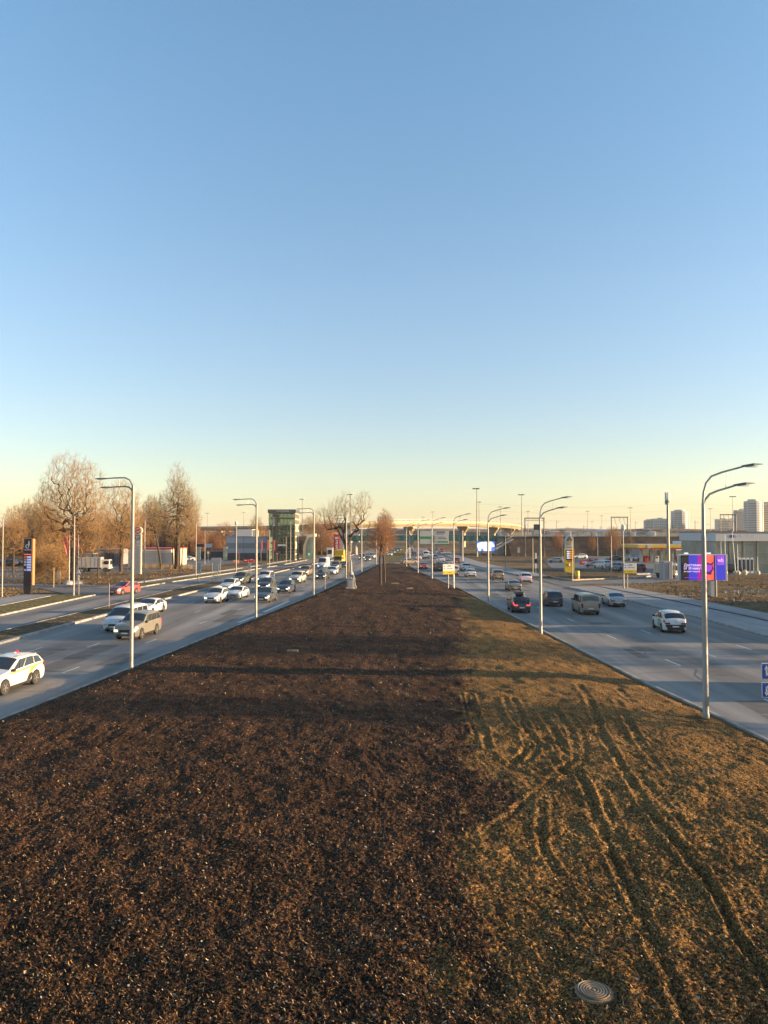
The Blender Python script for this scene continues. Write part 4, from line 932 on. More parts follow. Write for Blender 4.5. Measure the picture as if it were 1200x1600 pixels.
def tree(seed, loc, label, m=None, group=None, env=(), H=10, r0=.2, N=1500, nt_=4, tl=.8, tw=.012, trunk=None, ex_=.42, name='bare_tree', bm_=None, step=.75, bias=.9):
    """limbs grown towards points spread through the crown's volume; thickness follows how many twigs a limb carries"""
    r = np.random.default_rng(seed); t = thing(name, label, 'tree', loc, 0, group)
    wts = np.array([e[3] * e[4] * e[5] * (e[6] if len(e) > 6 else 1) for e in env]); idx = r.choice(len(env), N, p=wts / wts.sum()); E = np.array([e[:6] for e in env])[idx]
    q = r.normal(0, 1, (N, 3)); q /= np.linalg.norm(q, axis=1)[:, None]; q *= (r.random(N) ** .42)[:, None]; T = E[:, :3] + q * E[:, 3:]
    T = T[T[:, 2] > 1.0]; tp = np.array(trunk if trunk else [(0, 0, z) for z in np.linspace(0, H * .55, 8)], float)
    T = T[np.argsort(np.linalg.norm(T - tp[-1] * [1, 1, .8], axis=1) + r.normal(0, .3, len(T)))]
    M = len(T) * 9 + 60; P_ = np.zeros((M, 3)); par = np.full(M, -1); n = len(tp); P_[:n] = tp; par[1:n] = np.arange(n - 1)
    for g_ in T:
        d = g_ - P_[:n]; L = np.linalg.norm(d, axis=1); c_ = L * (1.25 - bias * .5 * d[:, 2] / (L + .01)); c_[P_[:n, 2] < 1.2] += 4; i = int(np.argmin(c_)); L = L[i]; k = max(1, min(8, int(L / step)))
        if n + k >= M: break
        a = P_[i]; pd = P_[i] - P_[par[i]] if par[i] >= 0 else np.array([0, 0, 1.]); pd = pd / (np.linalg.norm(pd) + 1e-6); mid = a + (g_ - a) * .5 + pd * L * .08 + np.array([0, 0, .04 * L]); prev = i
        for j in range(1, k + 1):
            f = j / k; P_[n] = (1 - f) ** 2 * a + 2 * f * (1 - f) * mid + f * f * g_ + r.normal(0, .018 * step, 3) * (j < k); par[n] = prev; prev = n; n += 1
    P_ = P_[:n]; par = par[:n]; cnt = np.ones(n)
    for i in range(n - 1, 0, -1): cnt[par[i]] += cnt[i] if True else 0
    rad = np.maximum(tw, r0 * (cnt / cnt[0]) ** ex_); i = np.arange(1, n); p0, p1, ra, rb = P_[par[i]], P_[i], rad[par[i]], rad[i]; ra = np.minimum(ra, rb * 1.35)
    big_ = rb > .055; nn = n; c0 = np.repeat(np.arange(1, n)[~big_], nt_); mm = len(c0)
    dd = P_[c0] - P_[par[c0]]; dd /= np.linalg.norm(dd, axis=1)[:, None] + 1e-6; out = dd * .6 + r.normal(0, .5, (mm, 3)) + [0, 0, .45]; out /= np.linalg.norm(out, axis=1)[:, None]; e0 = P_[c0]; L = (tl * r.uniform(.35, 1.1, mm))[:, None]; e1 = e0 + out * L * .5; e2 = e1 + (out + r.normal(0, .25, (mm, 3)) + [0, 0, .2]) * L * .5
    if big_.any(): segs_mesh('trunk', p0[big_], p1[big_], ra[big_], rb[big_], 7, bm_ or bark, t)
    s_ = ~big_; tw_ = np.full(mm, tw)
    segs_mesh('crown', np.concatenate([p0[s_], e0, e1]), np.concatenate([p1[s_], e1, e2]), np.concatenate([ra[s_], tw_ * .9, tw_ * .8]), np.concatenate([rb[s_], tw_ * .8, tw_ * .45]), 3, m or twig, t)
    return t
big = tree(1, G(112, 912), 'tallest bare tree with broad rounded crown behind the red flags', twig, H=21, r0=.5, N=2300, tl=1.15, tw=.012, ex_=.5, env=[(0, 0, 13.5, 5.2, 4.5, 7.3, 1), (-3.2, 0, 10.5, 3.6, 3.5, 5.0, .8), (2.6, .5, 10, 3.2, 3.5, 6, .8), (-.5, 0, 5, 4.8, 3, 4, .5)], trunk=[(0, 0, 0), (.1, 0, 1.5), (.1, 0, 3), (.2, 0, 5), (.1, .1, 7), (.2, .1, 9), (.1, 0, 11), (.3, 0, 13)])
t2 = tree(2, G(189, 893), 'bare tree with dense rounded crown behind the first left lamp post', twig, H=19.5, r0=.4, N=1700, tl=1.1, tw=.013, ex_=.5, env=[(0, 0, 12, 4.6, 4.2, 7.4, 1), (.5, 0, 7, 5.2, 4, 4, .7)], trunk=[(0, 0, 0), (0, 0, 2), (.1, 0, 4), (.1, 0, 7), (0, 0, 10), (.1, 0, 13)])
t3 = tree(3, G(277, 889), 'big bare poplar with several dark stems and narrow top before the white garages', twig_g, H=24, r0=.5, N=2000, tl=1.25, tw=.014, ex_=.5, env=[(0, 0, 12, 5.2, 4.5, 7.2, .9), (.1, 0, 17.5, 2.9, 2.6, 6.3, 1), (2.8, 0, 13.5, 2.9, 2.4, 5, .7), (-3.4, 0, 12.5, 2.7, 2.4, 4.6, .7)], trunk=[(0, 0, 0), (0, 0, 3), (.1, 0, 6), (.1, 0, 9), (0, 0, 12), (.1, 0, 15), (.2, 0, 18)])
for k_, (dx, L) in enumerate(((-1.1, 9), (-.7, 12), (.5, 11), (1.0, 8))): MB().tube([(dx * .9, .3, 0), (dx, .3, L * .4), (dx * 1.5, .3, L)], [.2, .14, .04], 6).build('stem', bark, t3)
t4 = tree(4, G(248, 890), 'slender leaning bare tree at the left of the big poplar', twig_g, H=17, r0=.22, N=700, tl=1.0, tw=.015, env=[(-1.6, 0, 11, 2.4, 2.2, 5.5, 1)], trunk=[(.6, 0, 0), (.2, 0, 3), (-.4, 0, 6), (-1, 0, 9), (-1.5, 0, 12)])
ctr = tree(12, G(543, 905), 'dark forked bare tree with wide open crown beside the stone monument', twig_g, H=15.5, r0=.28, N=460, step=1.1, nt_=5, tl=.95, tw=.008, ex_=.56, env=[(-3.6, 0, 11.3, 2.2, 1.5, 1.7, 1.2), (-2.0, 0, 12.0, 1.8, 1.4, 2.2, .9), (-.4, 0, 12.8, 1.5, 1.4, 2.7, 1.1), (1.2, 0, 12.0, 1.6, 1.4, 2.6, .9), (2.7, 0, 12.6, 1.7, 1.4, 2.7, 1.2), (-2.4, 0, 9.6, 2.0, 1.2, 1.3, .6), (1.6, 0, 9.7, 1.7, 1.2, 1.4, .6)], trunk=[(0, 0, 0), (-.05, 0, 2), (-.12, 0, 4), (-.2, 0, 5.4)], bias=1.35)
b_t = [[(-.2, 0, 5.3), (-.9, 0, 7.0), (-1.9, 0, 8.8), (-3.3, 0, 10.6)], [(-.2, 0, 5.3), (.5, .1, 7.0), (1.5, .1, 8.9), (2.5, 0, 11.2)], [(-.2, 0, 5.6), (-.5, 0, 8), (-.4, 0, 10.5), (-.5, 0, 13)]]
for q in b_t: MB().tube(q, [.19, .14, .09, .03], 8).build('limb', bark, ctr, True)
tw1 = tree(21, G(594.5, 916, .3), 'russet twiggy tree with dark trunk, front one of the twin pair', twig_r, H=9.6, r0=.17, N=560, tl=.7, tw=.010, ex_=.40, env=[(-.3, 0, 6.9, 2.2, 2, 2.5, 1), (.4, 0, 8.4, 1.4, 1.3, 1.8, 1)], trunk=[(0, 0, 0), (0, 0, 2), (-.05, 0, 3.8), (0, 0, 5), (.1, 0, 6.5), (.2, 0, 8)])
tw2 = tree(22, G(601, 911.5, .3), 'russet twiggy tree with dark trunk, rear one of the twin pair', twig_r, H=11.2, r0=.16, N=640, tl=.7, tw=.010, ex_=.40, env=[(.2, 0, 7.2, 1.8, 1.8, 3.3, 1), (.1, 0, 9.6, 1.2, 1.2, 1.7, 1.2)], trunk=[(0, 0, 0), (0, 0, 2), (-.15, 0, 4), (0, 0, 6), (.1, 0, 7.5), (.1, 0, 9)])
# trees of the brown wood behind
protoT = [tree(30 + i, (0, 0, 0), 'x', m_, H=h_, r0=.2, N=520, nt_=3, tl=1.2, tw=.019, step=1.1, env=[(0, 0, h_ * .62, h_ * .2, h_ * .2, h_ * .38, 1)]) for i, (m_, h_) in enumerate(((twig, 14), (twig_g, 13), (twig_r, 12)))]
usedT = set()
def putT(i, px_, Yd, sc, label, group, rz=0, sx=1.0):
    if i in usedT: o = copy_tree(protoT[i])
    else: o = protoT[i]; usedT.add(i)
    o.location = (px_x(px_) * Yd, Yd, -.05); o.scale = (sc * sx, sc * sx, sc); o.rotation_euler = (0, 0, rz); tag(o, label, 'tree', group); o.name = 'bare_tree'; return o
r = random.Random(77)
WT = ['just right of the pole at the far left edge', 'left of the navy price sign', 'directly above the navy price sign', 'just right of the navy price sign top', 'between the price sign and the tallest tree', 'close behind the tallest tree on its left', 'outside the left edge of the frame', 'above the parked pale truck',
      'behind the thin wooden pole', 'behind the first left lamp post', 'just right of the first left lamp post', 'above the restaurant pylon', 'above the white garage left end', 'left of the big poplar, farther back', 'right of the big poplar, farther back', 'farthest outside the left edge', 'low at the left foot of the tallest tree', 'low between tallest tree and parked truck']
for k, (px_, Yd, sc, i) in enumerate(((8, 165, .75, 1), (22, 150, .95, 0), (38, 175, 1.2, 1), (52, 160, 1.1, 0), (66, 178, 1.25, 1), (80, 165, 1.0, 0), (-20, 170, .9, 0), (145, 190, 1.1, 1), (160, 205, 1.25, 2), (172, 185, .9, 0), (205, 215, 1.3, 1), (222, 222, 1.25, 2), (236, 235, 1.3, 0), (258, 230, 1.35, 2),
                                (296, 240, 1.3, 0), (-50, 175, 1.1, 1), (90, 145, .8, 0), (130, 170, 1.0, 2))):
    putT(i, px_, Yd, sc, ('tan', 'greyish', 'russet')[i] + ' bare tree ' + WT[k], 'trees of the brown wood on the left', r.random() * 6)
for k, (px_, Yd, sc, i, lb) in enumerate(((400, 330, 1.25, 1, 'small bare tree above the striped showroom roof'), (480, 300, 1.15, 1, 'thin bare tree right of the glass tower'), (491, 285, 1.2, 1, 'thin bare tree behind third left lamp post'),
                                        (502, 275, 1.1, 2, 'russet tree left of the red vertical sign'), (516, 290, 1.2, 2, 'russet tree behind the red vertical sign'),
                                        (872, 262, .75, 2, 'russet bush left of the yellow price sign'), (955, 240, .85, 2, 'spreading russet tree behind the pale verge pole'), (962, 250, .8, 1, 'thin grey tree right of the spreading russet one'),
                                        (925, 262, .6, 2, 'low russet bush at the embankment foot'), (984, 262, .6, 2, 'low russet bush left of the canopy'))):
    putT(i, px_, Yd, sc, lb, None, k * 1.3, 1.2 if i == 2 else 1)
for x_, y_, s_ in ((47, 27.5, .9), (58, 42.5, 1.0), (66, 46, 1.1), (50, 88, .8)):  # unseen trees added to throw shade streaks over the right road
    o = putT(1, 0, 10, s_, 'unseen bare tree added for shade on the right, %s from the footbridge' % ORD[[27.5, 42.5, 46, 88].index(y_)], 'unseen trees added for shade on the right'); o.location = (x_ if y_ < 80 else 60, y_, -.05)
# undergrowth: thickets of fine stems (nobody could count them)
def thicket(name, pts, N, h0, h1, m, seed, label, wr=.02):
    r = np.random.default_rng(seed); A = np.array(pts); idx = r.integers(0, len(A), N); c = A[idx]
    bx = c[:, 0] + r.normal(0, 1, N) * c[:, 2]; by = c[:, 1] + r.normal(0, 1, N) * c[:, 3]; h = h0 + (h1 - h0) * r.random(N) ** 1.3
    lx, ly = r.normal(0, .28, N) * h, r.normal(0, .28, N) * h; a = r.random(N) * 6.283; wx, wy = np.cos(a) * wr, np.sin(a) * wr
    p0_ = np.stack([bx, by, bx * 0 - .05], -1); p1 = np.stack([bx + lx * .4, by + ly * .4, h * .55], -1); p2 = np.stack([bx + lx, by + ly, h], -1); w_ = np.stack([wx, wy, wx * 0], -1)
    co = np.stack([p0_ - w_, p0_ + w_, p1 + w_ * .8, p1 - w_ * .8, p2 + w_ * .4, p2 - w_ * .4], 1).reshape(-1, 3)
    i = np.arange(N)[:, None] * 6; q = np.concatenate([i + [0, 1, 2, 3], i + [3, 2, 4, 5]], 0)
    return tag(quad_mesh(name, co, q, m), label, 'undergrowth', kind='stuff')
def at_(px_, Yd, sx, sy): return (px_x(px_) * Yd, Yd, sx, sy)
def merged(name, spots, m, label, zs=1.0):
    """a wood or thicket that reads as one mass: crowns merged into one mesh"""
    cs, qs, off = [], [], 0; src = []
    for o in protoT[:3]:
        me = [c_ for c_ in o.children if c_.name.startswith('crown')][0].data; n_ = len(me.vertices); co = np.empty(n_ * 3, np.float32); me.vertices.foreach_get('co', co); lp = np.empty(len(me.loops), np.int32); me.loops.foreach_get('vertex_index', lp)
        ls = np.empty(len(me.polygons), np.int32); me.polygons.foreach_get('loop_total', ls); st = np.empty(len(me.polygons), np.int32); me.polygons.foreach_get('loop_start', st); k = ls == 4
        src.append((co.reshape(-1, 3), lp[st[k][:, None] + np.arange(4)]))
    r_ = np.random.default_rng(len(label))
    for i_, (x_, y_, sc) in enumerate(spots):
        co, q = src[i_ % 3]; a = r_.random() * 6.28; c2, s2 = math.cos(a), math.sin(a); wdn = 1.35
        cs.append(np.stack([(co[:, 0] * c2 - co[:, 1] * s2) * sc * wdn + x_, (co[:, 0] * s2 + co[:, 1] * c2) * sc * wdn + y_, (co[:, 2] - 2.2) * sc * zs - .1], -1)); qs.append(q + off); off += len(co)
    return tag(quad_mesh(name, np.concatenate(cs), np.concatenate(qs), m), label, 'undergrowth', kind='stuff')
rs_ = random.Random(9)
def spots(px0, px1, Y0, Y1, n_, s0, s1): return [(px_x(rs_.uniform(px0, px1)) * y_, y_, rs_.uniform(s0, s1)) for y_ in [rs_.uniform(Y0, Y1) for _ in range(n_)]]
merged('undergrowth', spots(52, 104, 121, 133, 13, .35, .62), twig, 'tangled bare bushes around the foot of the tallest tree')
merged('brown_wood', spots(-90, 205, 205, 245, 34, .75, 1.15), twig_r, 'brown wood massed behind the far left car park')
merged('brown_wood', spots(205, 352, 262, 300, 20, .75, 1.1), twig_r, 'brown wood massed behind the garages and poplar')
merged('brushwood', spots(300, 412, 330, 350, 12, .7, 1.0), twig_r, 'russet brushwood behind the striped hall')
merged('brushwood', spots(478, 520, 262, 285, 7, .5, .85), twig_r, 'russet brushwood beside the glass pavilion')
thicket('shrubs', [at_(213 + 8 * k, 170 + 3 * math.sin(k * 2), 2, 2) for k in range(10)], 1500, .3, 1.3, twig_g, 5, 'low bare shrubs before the white garages', .02)
# dry tufts on the open ground both sides
def tufts(name, px0, px1, py0, py1, N, h, m, seed, label):
    r = np.random.default_rng(seed); px_ = r.uniform(px0, px1, N); Yd = 9050 / r.uniform(py0 - 835, py1 - 835, N); X_ = (px_ - 600) / FPX * Yd
    k = ((X_ < ex(FL, Yd) - 9.8) | (X_ > ex(RO, Yd) + 8.3)); X_, Yd = X_[k], Yd[k]; n_ = len(X_)
    cl = 0.5 + vnoise(X_ * .35, Yd * .2, 3) * 1.2; hh = h * cl.clip(.2, 1.2) * r.uniform(.4, 1, n_); a = r.random(n_) * 6.28; w_ = np.stack([np.cos(a), np.sin(a), a * 0], -1) * (.03 + .0007 * Yd)[:, None]
    p = np.stack([X_, Yd, X_ * 0 - .05], -1); q = p + np.stack([r.normal(0, .4, n_) * hh, r.normal(0, .4, n_) * hh, hh], -1)
    co = np.stack([p - w_, p + w_, q + w_ * .3, q - w_ * .3], 1).reshape(-1, 3)
    return tag(quad_mesh(name, co, np.arange(n_ * 4).reshape(-1, 4), m), label, 'dry grass', kind='stuff')
straw = mat('dry_straw', (.13, .085, .04), .95, var=.35, scale=.6)
tufts('dry_grass', -250, 330, 886, 960, 26000, .22, straw, 1, 'dry brown grass on the left roadside field')
tufts('dry_grass', 960, 1450, 903, 990, 22000, .16, straw, 2, 'dry brown grass on the right roadside field')
rc = np.random.default_rng(8); b = MB()
for k in range(60):
    x_, y_ = rc.uniform(38, 95), rc.uniform(72, 150)
    if x_ < ex(RO, y_) + 9 or (y_ > 118 and x_ < 55): continue
    s_ = rc.uniform(.08, .35); b.add([(x_ + dx * s_ * rc.uniform(.7, 1.3), y_ + dy * s_ * rc.uniform(.7, 1.3), -.06 + dz * s_ * rc.uniform(.5, 1)) for dx, dy, dz in ((-1, -1, 0), (1, -1, 0), (1, 1, 0), (-1, 1, 0), (-.5, -.5, .7), (.5, -.5, .7), (.5, .5, .7), (-.5, .5, .7))],
                                      [(4, 5, 6, 7), (0, 1, 5, 4), (1, 2, 6, 5), (2, 3, 7, 6), (3, 0, 4, 7)])
tag(b.build('earth_clods', verge_m), 'clods of churned earth on the right roadside field', 'earth', kind='stuff')

# ------------------------------------------------------------ lettering
def text(name, s, size, loc, m, parent=None, align='CENTER', ext=.01, shear=0, width=None, rot=(math.pi / 2, 0, 0), vert=False):
    cu = bpy.data.curves.new(name, 'FONT'); cu.body = s; cu.size = size; cu.extrude = ext; cu.align_x = align; cu.align_y = 'CENTER'; cu.shear = shear; cu.offset = size * .018
    o = bpy.data.objects.new(name, cu); COL.objects.link(o)
    dg = bpy.context.evaluated_depsgraph_get(); me = bpy.data.meshes.new_from_object(o.evaluated_get(dg))
    bpy.data.objects.remove(o); bpy.data.curves.remove(cu)
    me.materials.clear(); me.materials.append(m); q = bpy.data.objects.new(name, me); COL.objects.link(q); q.parent = parent; q.location = loc; q.rotation_euler = rot
    if width:
        xs = [v.co.x for v in me.vertices]; ww = max(xs) - min(xs); q.scale = (width / ww, 1, 1)
    return q
def emat(name, col, es): return mat(name, tuple(c * .5 for c in col), .5, var=.02, emit=col, es=es * .42)
e_white = emat('lit_white', (.85, .88, 1.0), .75); e_orange = emat('lit_orange', (1, .36, .03), .75); e_blue = emat('lit_blue', (.10, .22, 1.0), .75)
e_pink = emat('lit_pink', (.85, .0, .30), .55); e_coral = emat('lit_coral', (1.0, .13, .07), .75); e_ind = emat('lit_indigo', (.035, .035, .45), .75); e_vio = emat('lit_violet', (.38, .05, .62), .6); e_mag = emat('lit_magenta', (.42, .0, .32), .6)
e_text = emat('lit_lavender', (.75, .55, .9), .6); e_pur = emat('lit_purple_dark', (.06, .01, .16), .5)

# ------------------------------------------------------------ left side: price pylon, flags, garages
Yp = G(45, 928).y
def frame(px0, px1, py0, py1, Yd):   # rectangle at depth Yd -> centre x, width, z0, z1
    a = P(px0, py1, Yd); c_ = P(px1, py0, Yd); return (a.x + c_.x) / 2, c_.x - a.x, a.z, c_.z
x, wd, z0, z1 = frame(36.5, 50, 842, 928, Yp); S = P(37, 900, Yp)
t = thing('price_pylon', 'tall navy filling station price sign with flame emblem at the far left', 'price sign', (x, Yp, 0)); h = z1; w2 = wd / 2
MB().box((0, .3, h * .575), (wd, .7, h * .85), 0, 0, .02).build('panel', navy, t)
MB().vprism([(-w2 * .8, 0), (w2 * .8, 0), (w2 * 1.0, h * .15), (-w2 * 1.0, h * .15)], -.03, .62).build('plinth', black, t)
MB().box((w2 + .075, .3, h * .58), (.14, .6, h * .84)).build('side_strip', orangep, t)
lb_ = mat('pale_blue_print', (.35, .38, .62), .5)
MB().vprism([(.02 * wd, h * .865), (.16 * wd, h * .855), (.22 * wd, h * .90), (.2 * wd, h * .935), (.12 * wd, h * .965), (.08 * wd, h * .93), (.02 * wd, h * .91)], -.085, -.055).build('flame_emblem', lb_, t)
b = MB()
for k in range(9):
    a0_, a1_ = 1.6 + k * .42, 1.6 + (k + 1) * .42; rr = wd * .27; cx, cz = -.02 * wd, h * .865
    b.vprism([(cx + math.cos(a0_) * rr, cz + math.sin(a0_) * rr), (cx + math.cos(a1_) * rr, cz + math.sin(a1_) * rr), (cx + math.cos(a1_) * rr * .72, cz + math.sin(a1_) * rr * .72), (cx + math.cos(a0_) * rr * .72, cz + math.sin(a0_) * rr * .72)], -.08, -.052)
b.build('ring_emblem', lgreyp, t)
MB().box((0, -.07, h * .80), (wd * .8, .03, h * .016)).build('brand_line', lb_, t)
text('orange_heading', 'G-Drive', wd * .22, (0, -.08, h * .717), mat('orange_print', (.8, .12, .05), .5, emit=(1, .12, .04), es=.4), t, width=wd * .84)
pr = ['95 62.45', '95 60.12', '92 57.40', '98 74.90', 'ДТ 73.40', 'ГАЗ 33.70']; pblue = mat('price_cell', (.14, .2, .42), .4, emit=(.2, .3, .75), es=.25)
for k in range(6):
    zz = h * (.668 - k * .0465)
    MB().box((-wd * .28, -.07, zz), (wd * .25, .03, h * .034)).build('fuel_badge', orangep if k < 2 else (lgreyp if k != 4 else black), t)
    MB().box((wd * .17, -.07, zz), (wd * .52, .03, h * .036)).build('price_cell', pblue, t)
    text('price', pr[k].split()[1], h * .032, (wd * .17, -.095, zz), whitep, t, width=wd * .42)
# small signs near it
def board(name, label, cat, px0, px1, py0, py1, pyb, face, posts=(0.5,), back=None, depth=.06, pm=None, Yd=None, group=None, pr_=.045, rz=0.0):
    Yd = Yd or G((px0 + px1) / 2, pyb).y; x, wd, z0, z1 = frame(px0, px1, py0, py1, Yd)
    t = thing(name, label, cat, (x, Yd, 0), rz, group)
    for f in posts: MB().cyl(((f - .5) * wd, .09, -.05), ((f - .5) * wd, .09, z1 - .05), pr_, None, 8).build('post', pm or galv, t)
    MB().box((0, 0, (z0 + z1) / 2), (wd, depth, z1 - z0), 0, 0, .01).build('panel', face, t)
    return t, wd, z0, z1
board('notice_board', 'small white notice board on two legs near the tallest tree', 'sign', 90, 94.5, 892, 905, 915.5, cream, (.2, .8))
t, *_ = board('roadside_post', 'short cream post at the driveway edge by the navy price sign', 'post', 83.3, 84.7, 887, 918, 923.5, cream, ())
t, wd, z0, z1 = board('warning_sign', 'blue grey triangular sign on a thin pole beside the flags', 'sign', 120, 126, 896, 898, 931.5, bluep)
MB().vprism([(-wd / 2, z1), (wd / 2, z1), (0, z1 + wd * .9)], -.05, .0).build('triangle', lgreyp, t)
board('marker_post', 'thin dark post in the verge in front of the red taxi', 'post', 169.3, 170.7, 911, 930, 950.5, dgrey, (.5,))
def flag(px_, pyt, pyb, pyf, w_, label):
    p = G(px_, pyb); h = P(px_, pyt, p.y).z; t = thing('flag', label, 'flag', p)
    MB().lathe((0, 0, 0), [(.07, 0), (.06, h * .5), (.035, h)], 8).build('pole', whitep, t)
    MB().lathe((0, 0, -.02), [(.9, 0), (.85, .3), (.45, .55), (.1, .6)], 12).build('ballast', concrete, t)
    b = MB(); nx_, nz_ = 8, 12; zf = P(px_, pyf, p.y).z; vs_ = []
    for yy in (0, .015):
        for j in range(nz_ + 1):
            for i in range(nx_ + 1):
                u, v = i / nx_, j / nz_; dr = .55 * (u ** 1.5) * (1 - .3 * v)
                vs_.append((w_ * u * (1 - .45 * v), .16 * math.sin(u * 9 + v * 4) * u + yy, h - .08 - (h - zf) * v * (1 - .25 * u) - dr * .9))
    nn = (nx_ + 1) * (nz_ + 1); fs = []
    for s_ in (0, 1):
        for j in range(nz_):
            for i in range(nx_):
                q = s_ * nn + j * (nx_ + 1) + i; fs.append((q, q + 1, q + nx_ + 2, q + nx_ + 1) if not s_ else (q, q + nx_ + 1, q + nx_ + 2, q + 1))
    b.add(vs_, fs).build('cloth', flagred, t, True); return t
flag(108, 836, 913, 869, -1.0, 'narrow red flag drooping on a white pole, left of the pair')
flag(122, 836, 912, 861, -2.3, 'wider faded red flag on a white pole, right of the pair')
# restaurant pylon
Yd = G(215, 897).y; x, wd, z0, z1 = frame(210.3, 219, 823, 897, Yd); t = thing('restaurant_pylon', 'grey pylon topped by a round red and blue emblem', 'sign', (x, Yd, 0)); h = z1
MB().box((0, .3, h * .42), (wd, .6, h * .84)).build('panel', greyp, t)
MB().box((wd / 2 + .1, .32, h * .42), (.2, .62, h * .84)).build('side_strip', cream, t)
MB().box((0, -.02, h * .775), (wd * 1.0, .06, h * .085)).build('black_band', black, t)
text('band_text', 'БУРГЕР', h * .035, (0, -.07, h * .79), whitep, t, width=wd * .8); text('band_text', 'КИНГ', h * .035, (0, -.07, h * .757), whitep, t, width=wd * .6)
MB().box((0, -.02, h * .675), (wd * .4, .05, h * .03)).build('pictogram', lgreyp, t); MB().box((0, -.02, h * .61), (wd * .8, .05, h * .008)).build('white_line', whitep, t)
def disc(cx, cz, rx, rz_, y0, y1, n=24, tilt=0): return [(cx + rx * math.cos(a) * math.cos(tilt) - rz_ * math.sin(a) * math.sin(tilt), cz + rx * math.cos(a) * math.sin(tilt) + rz_ * math.sin(a) * math.cos(tilt)) for a in [2 * math.pi * k / n for k in range(n)]]
em = MB().vprism(disc(.1, h * .92, h * .082, h * .082, 0, 0), -.02, .62).build('round_emblem', cream, t)
MB().vprism(disc(.0, h * .92, h * .07, h * .072, 0, 0), -.05, -.022).build('blue_ring', bluep, em)
MB().vprism(disc(.05, h * .925, h * .066, h * .05, 0, 0, tilt=.3), -.075, -.052).build('bun', mat('bun_orange', (.7, .4, .15), .5), em)
MB().vprism([(-h * .055, h * .895), (h * .055, h * .925), (h * .06, h * .955), (-h * .05, h * .925)], -.1, -.078).build('red_centre', redp, em)
# garages / workshop behind the poplar
def building(name, label, px0, px1, pyt, Yd, dep, wallm, cat='building', z0=0, rz=0.0, roof=None, over=.0):
    x, wd, _, z1 = frame(px0, px1, pyt, 900, Yd); t = thing(name, label, cat, (x, Yd, 0), rz)
    MB().box((0, dep / 2, (z1 + z0) / 2), (wd, dep, z1 - z0)).build('wall', wallm, t)
    MB().box((0, dep / 2, z1 + .1), (wd + .4 + over, dep + .4, .22)).build('roof', roof or greyp, t)
    return t, wd, z1
t, wd, z1 = building('garage_block', 'low white workshop with grey shutters and red roof strip behind the poplar', 200, 268, 858, 180, 14, cream, roof=redp)
for k, f in enumerate((-.35, .02, .40)):
    q = MB().box((f * wd, -.05, z1 * .42), (wd * .26, .1, z1 * .78)).build('shutter', greyp, t)
MB().box((-.0, -.08, z1 * .93), (wd, .1, z1 * .07)).build('fascia', whitep, t)
t, wd, z1 = building('shed', 'grey brown shed behind the parked truck', 150, 192, 859, 195, 12, mat('shed_wall', (.22, .2, .2), .8))
MB().box((0, -.05, z1 * .45), (wd * .35, .1, z1 * .7)).build('door', dgrey, t)
t, wd, z1 = building('gate_hut', 'small cream hut with pale roof behind the flags', 124, 141, 866, 190, 8, cream)
MB().box((0, -.05, z1 * .5), (wd * .3, .1, z1 * .5)).build('window', glassd, t)
# dealership yard: gate pillars, sign, hall, tower
t, wd, z0, z1 = board('gate_sign', 'red and white horizontal sign above the gate left of the striped hall', 'sign', 307, 331.5, 849.5, 855.5, 875, whitep, (.1, .9), Yd=232, pr_=.08)
MB().box((-wd * .3, -.06, (z0 + z1) / 2), (wd * .4, .05, z1 - z0 - .1)).build('blue_part', navy, t); MB().box((-wd * .04, -.06, (z0 + z1) / 2), (wd * .12, .05, z1 - z0 - .1)).build('red_part', redp, t)
for k, (a, c_, lb) in enumerate(((307, 313.5, 'cream gate pillar below the red and white sign'), (349, 355, 'cream gate pillar at left corner of the striped hall'))):
    x, wd, z0, z1 = frame(a, c_, 855.5, 876, 225); t = thing('gate_pillar', lb, 'pillar', (x, 225, 0))
    MB().box((0, 0, z1 / 2), (wd, 1.2, z1), 0, 0, .05).build('shaft', cream, t); MB().box((0, 0, z1 + .08), (wd * 1.25, 1.5, .16)).build('cap', whitep, t)
t, wd, z1 = building('storage_wall', 'dark windowless wall between the two gate pillars', 314, 352, 862, 238, 3, dgrey, 'wall'); 
t, wd, z1 = building('showroom_hall', 'showroom hall in pale and mid grey bands beside the glass tower', 353, 417, 839, 228, 26, lgreyp)
MB().box((0, -.04, z1 * .62), (wd, .08, z1 * .24)).build('grey_band', greyp, t); MB().box((0, -.04, z1 * .15), (wd, .08, z1 * .3)).build('dark_band', dgrey, t)
MB().box((-wd * .07, -.09, z1 * .65), (.08, .06, z1 * .68)).build('joint', dgrey, t)
MB().box((wd / 2 + .15, .6, z1 * .55), (.3, 1.3, z1 * .95)).build('end_fin', cream, t)
x, w4, _, z4 = frame(369.5, 393, 828, 839, 240); ub = MB().box((x - t.location.x, 18, (z1 + z4) / 2 + .1), (w4, 10, z4 - z1 + .2)).build('upper_box', lgreyp, t)
MB().lathe((-wd * .32, 2, z1 + .2), [(.25, 0), (.25, .5), (.4, .55), (.4, .7)], 8).build('roof_vent', galv, t)
t, wd, z0, z1 = board('light_box', 'blank cream light box on a pole beside the second lamp post', 'sign', 394.5, 404, 828, 838.5, 878, cream, (.5,), Yd=215, depth=.6, pr_=.12)
